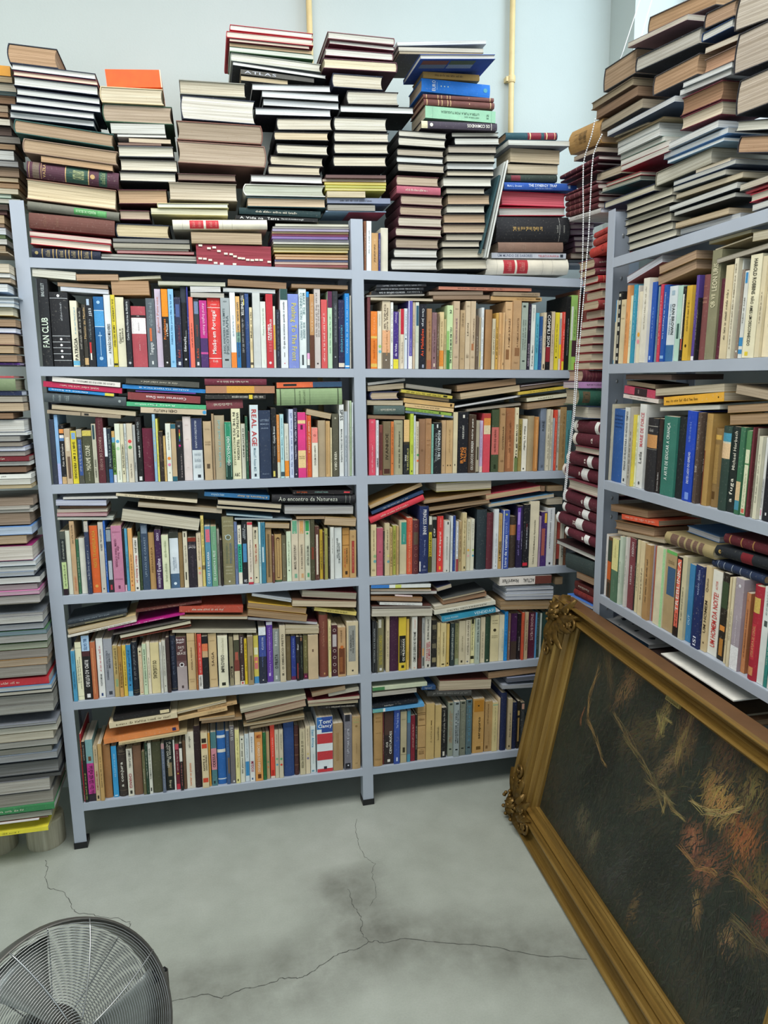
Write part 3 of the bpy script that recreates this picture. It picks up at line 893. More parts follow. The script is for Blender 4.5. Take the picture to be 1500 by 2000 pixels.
    for _ in range(5200):
        x, y = rr.uniform(I[0][0], I[2][0]), rr.uniform(I[0][1], I[2][1])
        stroke(x, y, rr.gauss(1.2, .5), rr.uniform(.015, .05), rr.uniform(.0006, .0024), rr.choice(('2a2f27', '30362d', '34372f', '2d322a', '38352b', '3b3b2f', '282d26', '33332a')), rr.uniform(-.4, .4))
    for (u, v), ra, rb, turn, colr, kk in SHAPES:
        x, y = pic(u, v); x -= PIC_L / 2; t = math.radians(turn)
        for _ in range(int(40 + 13000 * ra * rb * 2)):
            a1, a2 = rr.gauss(0, .5) * ra, rr.gauss(0, .5) * rb
            px, py = x + a1 * math.cos(t) + a2 * math.sin(t), y - a1 * math.sin(t) + a2 * math.cos(t)
            stroke(px, py, PI / 2 - t + rr.gauss(0, .22), rr.uniform(.015, .05), rr.uniform(.0006, .0022), colr, rr.uniform(-.45, .45), kk * math.exp(-((a1 / ra) ** 2 + (a2 / rb) ** 2) * 1.6))
    for pts, colr, w in ((((1148, 1300), (1128, 1360), (1125, 1400), (1140, 1440), (1152, 1480), (1160, 1495)), '9a7a4a', .006), (((1120, 1380), (1113, 1400), (1112, 1415)), '8a5a40', .004), (((1175, 1390), (1195, 1430), (1225, 1480), (1250, 1520), (1262, 1560)), '7d6c46', .007),
                         (((1262, 1560), (1268, 1585), (1272, 1570), (1270, 1545), (1285, 1580), (1310, 1600)), 'a08c58', .004), (((1330, 1380), (1315, 1420), (1300, 1450), (1292, 1490)), '8f7448', .009), (((1258, 1390), (1266, 1430), (1272, 1400), (1285, 1410)), 'a8965c', .005),
                         (((1320, 1560), (1345, 1580), (1385, 1590), (1420, 1575)), 'b8a064', .006), (((1300, 1650), (1330, 1690), (1360, 1700), (1370, 1710)), 'a87848', .006), (((1400, 1700), (1440, 1740), (1480, 1790)), '8a6c3c', .008), (((1235, 1520), (1265, 1545), (1290, 1570)), '8a7a50', .004), (((1400, 1790), (1440, 1830), (1500, 1890)), '6a5c3c', .010)):
        P3 = [(pic(*q)[0] - PIC_L / 2, pic(*q)[1]) for q in pts]
        for (xa, ya), (xb, yb) in zip(P3, P3[1:]):
            an = math.atan2(yb - ya, xb - xa); LL = math.hypot(xb - xa, yb - ya)
            for _ in range(14): stroke((xa + xb) / 2 + rr.gauss(0, w * .6), (ya + yb) / 2 + rr.gauss(0, w * .6), an + rr.gauss(0, .12), LL * rr.uniform(.8, 1.3), w * rr.uniform(.06, .2), colr, rr.uniform(-.3, .3), rr.uniform(.45, .95))
    ms, nt, bb = new_mat('oil_brushwork')
    at = nt.nodes.new('ShaderNodeAttribute'); at.attribute_name = 'paint'
    nn = noise(nt, coords(nt), 220, 3, .7)
    nt.links.new(mixc(nt, 1.0, at.outputs['Color'], ramp(nt, nn, [(.3, (.7, .7, .7)), (.7, (1.1, 1.1, 1.1))]), 'MULTIPLY'), bb.inputs['Base Color']); bb.inputs['Roughness'].default_value = .42
    bo = mesh_obj('brushwork', sv, sf, ms, cv); bo['kind'] = 'stuff'
    ca = bo.data.color_attributes.new('paint', 'FLOAT_COLOR', 'POINT'); ca.data.foreach_set('color', [q for c in sc for q in c])
    # corner ornaments: scrolls, leaves and a rosette in high relief
    def ornament(cx, cy, dx, dy, nm='corner_ornament'):
        om = MB(); rr = random.Random(int(abs(cx * 1000) + cy * 777))
        def scroll(px, py, r, turns, sg, start, z=.022, rad=.006):
            pts, rs = [], []
            for i in range(26):
                q = i / 25; ang = start + sg * turns * 2 * PI * q; rad2 = r * (1 - .82 * q)
                pts.append((px + rad2 * math.cos(ang), py + rad2 * math.sin(ang), z + .006 * q)); rs.append(rad * (1.05 - .55 * q))
            om.tube(pts, rs, 7)
        def leaf(px, py, ang, L, w, z=.016):
            n = 9; vs, fs = [], []
            for i in range(n + 1):
                q = i / n; wd = w * math.sin(PI * min(1, q * .93 + .05)) ** .8 * (1 + .22 * math.sin(q * 18)); curl = z + .012 * math.sin(q * PI) - .005 * q
                bx, by = px + L * q * math.cos(ang + .5 * q), py + L * q * math.sin(ang + .5 * q); nx, ny = -math.sin(ang + .5 * q), math.cos(ang + .5 * q)
                vs += [(bx - nx * wd, by - ny * wd, curl - .008), (bx, by, curl + .005), (bx + nx * wd, by + ny * wd, curl - .008)]
            for i in range(n):
                k = 3 * i; fs += [(k, k + 1, k + 4, k + 3), (k + 1, k + 2, k + 5, k + 4)]
            om.add(vs, fs)
        # base shell
        n = 22; ring = []
        for i in range(n):
            q = 2 * PI * i / n; r = .052 + .010 * math.sin(5 * q) + .006 * math.sin(9 * q + 1)
            ring.append((cx + r * math.cos(q) * 1.0, cy + r * math.sin(q), .010))
        om.add(ring + [(cx, cy, .026)] + [(x, y, -.02) for x, y, z in ring], [(i, (i + 1) % n, n) for i in range(n)] + [(i, n + 1 + i, n + 1 + (i + 1) % n, (i + 1) % n) for i in range(n)])
        ax, ay = math.atan2(0, dx), math.atan2(dy, 0)
        for a in (ax, ay, math.atan2(dy, dx)):
            for off in (-.42, .0, .42):
                leaf(cx + .03 * math.cos(a + off), cy + .03 * math.sin(a + off), a + off - .25, (.115 if a != math.atan2(dy, dx) else .062) * (1 - .3 * abs(off)), .016)
        for a in (ax, ay):
            ex, ey = cx + .135 * math.cos(a), cy + .135 * math.sin(a)
            px, py = -math.sin(a), math.cos(a)
            scroll(ex, ey, .024, 1.3, 1, a + PI, .016, .0065); scroll(cx + .085 * math.cos(a) + px * .026, cy + .085 * math.sin(a) + py * .026, .022, 1.2, -1, a, .016, .006)
            scroll(cx + .085 * math.cos(a) - px * .024, cy + .085 * math.sin(a) - py * .024, .02, 1.2, 1, a, .016, .006)
        for i in range(7):
            q = 2 * PI * i / 7; leaf(cx, cy, q, .034, .011, .026)
        for i in range(9):
            q = rr.uniform(0, 2 * PI); r = rr.uniform(.02, .06); om.lathe([(.001, .02), (.007, .024), (.006, .031), (.001, .035)], 8, Matrix.Translation((cx + r * math.cos(q), cy + r * math.sin(q), 0)))
        om.lathe([(.012, .024), (.014, .034), (.008, .041), (.001, .043)], 12, Matrix.Translation((cx, cy, 0)))
        q = om.build(nm, M_GILTD, root, True); q['label'] = 'scrolled leaf corner ornament in dark gilt'
    ornament(x0 + .055, .055, 1, 1); ornament(x0 + .055, PIC_H - .045, 1, -1); ornament(x1 - .055, .055, -1, 1); ornament(x1 - .055, PIC_H - .045, -1, -1)
    # small engraved plate on the inner edge of the top moulding
    px, py = pic(1312, 1358); px -= PIC_L / 2
    mb = MB(); mb.box((px - .03, IN_T + .004, -.012), (px + .03, IN_T + .016, -.006)); pl = mb.build('name_plate', mat_plain('brass_plate', 'a89a60', .4, .5), root)
    tv, tf, asp = squiggle()
    q = mesh_obj('lettering', [(px - .026 + x * .052, IN_T + .0065 + y * .007, -.0055) for x, y in tv], tf, M_PRINT, pl); q.color = lrgb('5a4a28')
    return root
build_painting()

# ================================================================== floor fan in the near corner
def build_fan():
    R = 0.216; depth = CAM_F * R / 206
    C = CAM_P + (_fw * CAM_F + _rt * (126 - 750) + _up * (1000 - 2029)) * (depth / CAM_F)
    root = empty('floor_fan', (C.x, C.y, 0)); tag(root, 'round metal floor fan with wire guards standing on the concrete', 'fan')
    ax = (CAM_P - C).normalized()
    ax = (ax + V((0.20, 0.16, -0.20))).normalized()                 # the fan's axis, blowing roughly at the viewer
    X = ax.cross(V((0, 0, 1))).normalized(); Y = X.cross(ax).normalized(); Y = -Y if Y.z < 0 else Y
    X = Y.cross(ax).normalized()
    C0 = V((0, 0, C.z))
    P = lambda x, y, z: C0 + X * x + Y * y + ax * z
    chrome = mat_plain('chromed_wire', 'b4b6b6', 0.25, 0.85, 0.06, 80); dark = mat_plain('grey_fan_enamel', '56544f', 0.38, 0.4, 0.15, 20)
    D = 0.062
    # rim band
    mb = MB(); n = 72; prof = [(R - .006, D * .75), (R, D * .6), (R + .003, .012), (R, -D * .6), (R - .006, -D * .75), (R - .007, 0)]
    for (r, z) in prof:
        for j in range(n):
            q = 2 * PI * j / n; mb.v.append(P(r * math.cos(q), r * math.sin(q), z))
    m = len(prof)
    for i in range(m):
        for j in range(n): mb.f.append((i * n + j, i * n + (j + 1) % n, ((i + 1) % m) * n + (j + 1) % n, ((i + 1) % m) * n + j))
    mb.build('rim', dark, root, True)
    for sgn, nm in ((1, 'front_guard'), (-1, 'rear_guard')):
        mb = MB()
        dome = lambda r: sgn * (D * .75 + .035 * (1 - (r / R) ** 2))
        nr = 36
        for k in range(nr):                                          # spiral wire circles
            r = .02 + (R - .012 - .02) * k / (nr - 1)
            mb.tube([P(r * math.cos(2 * PI * j / 56), r * math.sin(2 * PI * j / 56), dome(r)) for j in range(56)], .0008, 4, True)
        for j in range(8):
            q = 2 * PI * (j + (.2 if sgn > 0 else .55)) / 8
            pts = [P(r * math.cos(q + .12 * (r / R)), r * math.sin(q + .12 * (r / R)), dome(r) + sgn * .0018) for r in [.03 + (R - .034) * i / 10 for i in range(11)]]
            mb.tube(pts, .0016, 5)
        mb.build(nm, chrome, root, True)
        mb = MB(); A = Matrix(((X.x, Y.x, ax.x, C0.x), (X.y, Y.y, ax.y, C0.y), (X.z, Y.z, ax.z, C0.z), (0, 0, 0, 1)))
        if sgn > 0: mb.lathe([(.001, D + .036), (.012, D + .036), (.02, D + .03), (.021, D + .02)], 28, A); mb.build('badge', dark, root, True)
        else: mb.lathe([(.052, -D - .13), (.062, -D - .11), (.065, -D - .03), (.055, -D - .018), (.02, -D - .015)], 28, A); mb.build('motor', dark, root, True)
    mb = MB(); mb.lathe([(.001, -.03), (.03, -.028), (.034, .0), (.028, .028), (.001, .03)], 20, A); mb.tube([P(0, 0, -D - .05), P(0, 0, 0)], .006, 8); mb.build('hub', dark, root, True)
    blade_mat = mat_plain('grey_blade', '8f938f', 0.35, 0.5, 0.05)
    for k in range(3):
        a0 = 2 * PI * k / 3 + 3.9; vs, fs = [], []; nr, na = 6, 6
        for i in range(nr + 1):
            r = .03 + (R - .05) * i / nr; w = .35 + .5 * (i / nr) ** .6
            for j in range(na + 1):
                q = a0 + w * (j / na - .5); vs.append(P(r * math.cos(q), r * math.sin(q), .026 * (j / na - .5) * 2 * (.5 + .5 * i / nr)))
        for i in range(nr):
            for j in range(na): fs.append((i * (na + 1) + j, i * (na + 1) + j + 1, (i + 1) * (na + 1) + j + 1, (i + 1) * (na + 1) + j))
        bl = mesh_obj('blade', vs, fs, blade_mat, root, True); s = bl.modifiers.new('t', 'SOLIDIFY'); s.thickness = .0012
    # pivot clamps and stand
    for sd in (1, -1):
        cq, sq = 1.0, 0.0
        PP = lambda r: P(sd * r * cq, sd * r * sq, 0)
        mb = MB(); mb.tube([PP(R - .02), PP(R + .008)], .013, 12); mb.build('pivot_block', M_BLACKPL, root, True)
        mb = MB(); mb.tube([PP(R + .008), PP(R + .018)], .007, 10); mb.build('clamp_knob', M_BLACKPL, root, True)
    hx = V((X.x, X.y, 0)).normalized(); hy = V((-hx.y, hx.x, 0))
    if hy.dot(ax) < 0: hy = -hy
    mb = MB(); w = R + .012; pl, pr = P(-w, 0, 0), P(w, 0, 0)
    fl = lambda a, b2: V((0, 0, .012)) + hx * a + hy * b2
    mb.tube([pl, fl(-w, 0) + V((0, 0, .02)), fl(-w, .03), fl(-w, .15), fl(-w + .02, .17), fl(w - .02, .17), fl(w, .15), fl(w, .03), fl(w, 0) + V((0, 0, .02)), pr], .011, 10)
    mb.build('stand_hoop', dark, root, True)
    mb = MB(); mb.tube([fl(-w, .03), fl(-w, -.15), fl(-w + .02, -.17), fl(w - .02, -.17), fl(w, -.15), fl(w, .03)], .011, 10); mb.build('stand_rail', dark, root, True)
build_fan()

# ================================================================== drums under the magazine pile
def mat_drum():
    m, nt, b = new_mat('weathered_wood')
    n = noise(nt, coords(nt, (60, 60, 3)), 1.0, 4, 0.6)
    nt.links.new(ramp(nt, n, [(0.3, lrgb('8a8672')), (0.7, lrgb('b4b09c'))]), b.inputs['Base Color']); b.inputs['Roughness'].default_value = .8
    return m
M_DRUM = mat_drum()
DRUM_TOP = 0.0985
for (u, v, r, lab) in ((84, 1664, .062, 'short round wooden block carrying the magazine pile near the bookcase foot'), (-14, 1676, .064, 'short round wooden block cut off by the picture edge, under the magazine pile')):
    p = floor_pt(u, v); root = empty('wooden_block', (p.x, p.y + r, 0)); tag(root, lab, 'block', 'blocks under the magazine pile')
    mb = MB(); mb.lathe([(r * .985, 0), (r, .006), (r, DRUM_TOP - .006), (r * .97, DRUM_TOP)], 36); mb.build('side', M_DRUM, root)
    mb = MB(); mb.lathe([(r * .96, DRUM_TOP - .002), (r * .55, DRUM_TOP + .0006), (.001, DRUM_TOP + .0006)], 30); mb.build('end_grain', M_DRUM, root)

# ================================================================== bead chain of the window blind
def build_chain():
    root = empty('blind_chain', FC.bp(1100, 978, -.05)); tag(root, 'white beaded blind chain hanging in the corner before the red volumes', 'chain')
    S1 = [(1162.6, 233), (1155.4, 265), (1143.8, 299.6), (1139.4, 320), (1138.7, 360), (1139.4, 418), (1138.7, 476), (1138, 505), (1135, 556), (1130, 628), (1125.6, 692), (1123, 748), (1120, 804), (1117, 830), (1108, 900), (1104, 945), (1100, 976)]
    S2 = [(1175.6, 263), (1165.5, 283.6), (1159, 302.5), (1156, 331), (1154.6, 360), (1152.5, 404), (1149.6, 462), (1146, 505), (1141.6, 564), (1135, 636), (1129, 708), (1126, 756), (1122.5, 806), (1119, 835), (1110.5, 900), (1106.5, 945), (1102, 976)]
    white = mat_plain('white_plastic_bead', 'e6e8ea', .3, 0, .02)
    top = {0: [(1270, -60, .16), (1250, 0, .13), (1217, 101, .09), (1209, 122, .085)], 1: [(1292, -60, .18), (1273, 0, .15), (1253, 70, .11), (1250, 80, .11)]}
    ico = [V(v) for v in ((0, 0, 1), (.894, 0, .447), (.276, .851, .447), (-.724, .526, .447), (-.724, -.526, .447), (.276, -.851, .447), (.724, .526, -.447), (-.276, .851, -.447), (-.894, 0, -.447), (-.276, -.851, -.447), (.724, -.526, -.447), (0, 0, -1))]
    icf = [(0, 1, 2), (0, 2, 3), (0, 3, 4), (0, 4, 5), (0, 5, 1), (1, 6, 2), (2, 7, 3), (3, 8, 4), (4, 9, 5), (5, 10, 1), (1, 10, 6), (2, 6, 7), (3, 7, 8), (4, 8, 9), (5, 9, 10), (6, 11, 7), (7, 11, 8), (8, 11, 9), (9, 11, 10), (10, 11, 6)]
    inv = Matrix.Translation(-V(root.location))
    for si, S in enumerate((S1, S2)):
        runs = ([FC.bp(u, v, r) for u, v, r in top[si]], [FC.bp(u, v, -.05 - .004 * si) for u, v in S])
        pts = runs[1]
        mb = MB(); acc = 0.0; step = .0066
        for a, b2 in zip(pts, pts[1:]):
            L = (b2 - a).length; d = acc
            while d < L:
                p = a.lerp(b2, d / L); mb.add([p + v * .0026 for v in ico], icf); d += step
            acc = d - L
        o = mb.build('bead_strand', white, None, True); o.parent = root; o.matrix_parent_inverse = inv; o['kind'] = 'stuff'
        mb = MB(); mb.tube(runs[0], .0013, 5); mb.tube(pts, .0009, 4); o = mb.build('cord', white); o.parent = root; o.matrix_parent_inverse = inv
build_chain()

# ================================================================== books standing on the shelves
load_glyphs(set('ABCDEFGHIJKLMNOPQRSTUVWXYZabcdefghijklmnopqrstuvwxyz0123456789ÁÃÇÉÊÍÓÕÚÂáãçéêíóõúâà.,!-:&\'·/'))

upright_row('A', 1, """
@50 510 4.41
148 240 150 h 232529 | u .22 .56 dcecd8 ^.5,.62 FAN CLUB | u .8 .95 b8c0c0 ^.5,.4 BING KELLEY
246 402 265 h 26272b | b .915 .92 c8ccd0 | b .41 .416 c8ccd0 | b .33 .336 c8ccd0 | b .25 .256 c8ccd0 | b .17 .176 c8ccd0 | b .08 .086 c8ccd0 | o .37 f0f0f0 .14 | o .29 f0f0f0 .14 | o .21 f0f0f0 .14 | o .13 f0f0f0 .14 | o .95 f0f0f0 .16 | u .62 .86 b8bcc0 ^.6,.1 ~
415 474 340 p e2ddc6 | u .1 .44 2a2a26 ^.5,.6 PATRÍCIA | u .5 .9 4a9ac0 ^.6,.2 ~ | b .02 .09 6ab0d0
476 510 400 p 262422 | u .3 .95 b8b4a8 ^.5,.4 ~
512 550 372 p 3c3830 | u .45 .95 c8a878 ^.5,.5 Mentes do Mundo | b .03 .14 c8a878
552 612 320 p 202227 | b .9 .99 a8bcd0 .1 .5 | u .74 .86 d8dce0 ^.6,.45 JJ25 | b .2 .36 c83838 .2 .45 | b .1 .2 e8e4d8 .25 .45 | u .4 .7 90989c ^.4,.25 ~
616 702 305 h 24659e | b .58 .80 4a96cc | b .57 .58 b8d0e0 | b .80 .81 b8d0e0 | o .92 9cc0dc .35 | o .12 9cc0dc .4 | b .16 .5 9cc0dc .47 .53 | b .44 .455 9cc0dc .3 .7
705 763 290 p dfe4e6 | u .19 .6 26282c ^.5,.55 A PAIXÃO DAS MULHERES | u .03 .12 333842 ^.5,.3 ~
765 800 290 p dccb3c | d .28 .94 4a4420 ^.5,.5 D.H. LAWRENCE - AMOR NO FENO | b .02 .05 3a3a20
802 876 310 p dcd8bf | u .34 .55 5a5648 ^.35,.28 Gente e | u .36 .56 5a5648 ^.65,.28 Clássica
880 926 330 p 22242a | u .4 .97 ccd0d2 ^.4,.4 Carlos Pires Histórias da História | o .06 b0b4b8 .5
930 1056 388 h a94c55 | b .55 .81 e2dedd | b .815 .855 2c2628 | h .83 .845 d0c8c8 ^.5,.15 19 | u .6 .74 7a6a6a ^.5,.1 ~ | u .27 .38 e0c8c8 ^.5,.1 ~
1062 1137 320 p 5c656c | u .18 .36 e0e4e4 ^.5,.5 Tongogo | b .38 .57 c86a40 .3 .55 | u .6 .95 98a4a8 ^.5,.35 ~ | b .04 .09 d0d4d4 .4 .6
1140 1193 240 p cdc0d3 | u .45 .9 c88a80 ^.4,.3 Roland Penrose | u .44 .52 6a5a70 ^.6,.3 Goya
1195 1251 240 p 22201f | b .65 1.0 e88a26 | u .36 .62 e07a28 ^.35,.4 Presidentes | u .4 .56 e0dcd4 ^.68,.35 e o Mossad | o .06 d8d8d8 .3
1252 1300 240 p 86bbdf | u .3 .93 3a6a8c ^.5,.42 FABIOLA Uma jovem filha da luz azul | o .07 5a94bc .4
1301 1358 310 p 2a2e48 | u .14 .25 b84a44 ^.5,.35 Kafka | b .72 .9 4a5c8c .2 .8 | u .36 .6 803a48 ^.6,.35 ~ | b .03 .08 c8ccd0 .3 .7
1360 1411 215 h 1f2126 | u .2 .38 dfe0e0 ^.5,.5 Educação | u .36 .46 c0c4c4 ^.7,.22 ~ | o .1 e0e0e0 .35 | b .8 .99 343a44
1412 1424 220 p 3a3f94
1425 1464 308 p e2705c
@370 530 4.41
55 102 235 p 3d434a | b .78 .96 7a90b0 .1 .9 | u .14 .28 d05a3c ^.5,.4 Kafka | u .45 .62 c86048 ^.5,.25 ~ | b .03 .08 dcdcdc .3 .7
104 169 250 p 4a2f66 | b .44 1.0 b83683 | d .48 .96 e8b0d0 ^.5,.42 Astral English Reader | b .2 .23 c05090
171 283 230 p d63c3a | u .2 .82 f0e8e4 ^.5,.4 Missão em Portugal | b .13 .14 f0e0dc | b .86 .868 f0e0dc | h .08 .11 f0e0dc ^.5,.4 C.L.B. | h .9 .92 f0e0dc ^.5,.45 ~
285 363 228 p a2abae | u .2 .85 5a686c ^.36,.3 JUNG ANSWERS THE LIMITS | u .2 .75 5a686c ^.68,.3 PSICOTERAPIA | b .1 .125 2c3234 .3 .75 | h .94 .96 4a5458 ^.5,.4 ASA
365 412 180 p e0e6e8 | b 0 .205 e48438 | u .42 .7 4a6a8a ^.5,.28 ~
413 449 215 p dcae6c | b 0 .36 2c6ea6 | b .36 .5 7aa090 | d .15 .92 3a4a58 ^.5,.5 SANTI GORDIN - CREATIVE VISUALIZATION
451 490 185 p 1f2126 | d .7 .97 e0e0dc ^.5,.6 YES MINISTER | d .2 .66 a8a8a8 ^.5,.4 ~ | b .84 .92 d8c850 .78 .95
491 526 190 p 35548f | u .3 .6 5a7ab0 ^.5,.3 ~
527 553 310 p d9c9a0 | u .5 .92 4a4034 ^.5,.5 Mulher no céu | u .3 .44 b09a5a ^.5,.4 ~ | b .05 .09 5a5040
556 621 185 p c9cdcb | u .3 .32 b0b4b2 ^.5,.2 ~
622 668 260 p dbe2da | u .5 .9 8aa08c ^.5,.3 Pesos e Carros no céu | u .06 .12 90a8a0 ^.5,.3 ~
669 729 195 p bd323b | u .38 .6 efe6e6 ^.35,.28 PREMIER | u .38 .66 efe6e6 ^.66,.3 MODE D'EMPLOI | u .22 .37 d86a70 ^.5,.5 BEBÉ | o .07 d8d0d0 .4
730 750 300 p d8d6c8 | b .3 .7 d8a838 .1 .9
755 789 330 p 262a38 | d .2 .95 6a7484 ^.5,.4 ~
791 854 150 p dfe4e8 | b .862 1.0 33504e | u .25 .84 3c4248 ^.5,.34 O que me acontece quando o mundo | o .06 c04060 .16 | b .14 .2 3c4248 .46 .54
857 947 195 p 7d8dcf | d .1 .88 cdc262 ^.5,.6 Pushing To The Front
949 1013 150 p dde8e8 | d .68 .95 7a9498 ^.7,.32 MAKE THE | d .62 .95 7a9498 ^.32,.32 CONNECTION | d .38 .58 7a9498 ^.7,.3 BOB GREENE | d .36 .6 7a9498 ^.32,.3 OPRAH WINFREY | b .04 .17 3c4448 .35 .6
1014 1039 175 p 566068 | b .93 1.0 2a8ad0 | b .12 .2 e4a8d0 | b .04 .12 dcdcd8
1041 1079 195 p b98a5a | b 0 .45 5c3a2c | u .5 .9 e0c8a8 ^.5,.4 ~
1081 1133 148 p c5bdb9 | u .4 .95 6c6460 ^.35,.25 ~ | u .4 .8 6c6460 ^.7,.25 ~ | o .06 3a3434 .3
1139 1191 243 p d75a5b | u .1 .8 f0d8d4 ^.45,.3 ~
1194 1233 172 p b4d2b4 | b .79 1.0 5a2a48 | u .2 .7 486a50 ^.5,.3 ~
1236 1282 170 p 303338 | b .33 .85 45494e .25 .85 | u .35 .83 8a8e92 ^.55,.3 ~ | o .15 9a9ea2 .3
1286 1337 245 p 27264a | u .24 .64 5aa8c0 ^.5,.4 SHÓGUM E STORY | b .02 .08 d8ccb8
1341 1379 190 p 2a86cf | u .2 .95 a8d0ec ^.5,.45 Verdade de Jacob e suas contas | b .02 .04 e0ecf4
1381 1420 208 p c6c2b5
""")
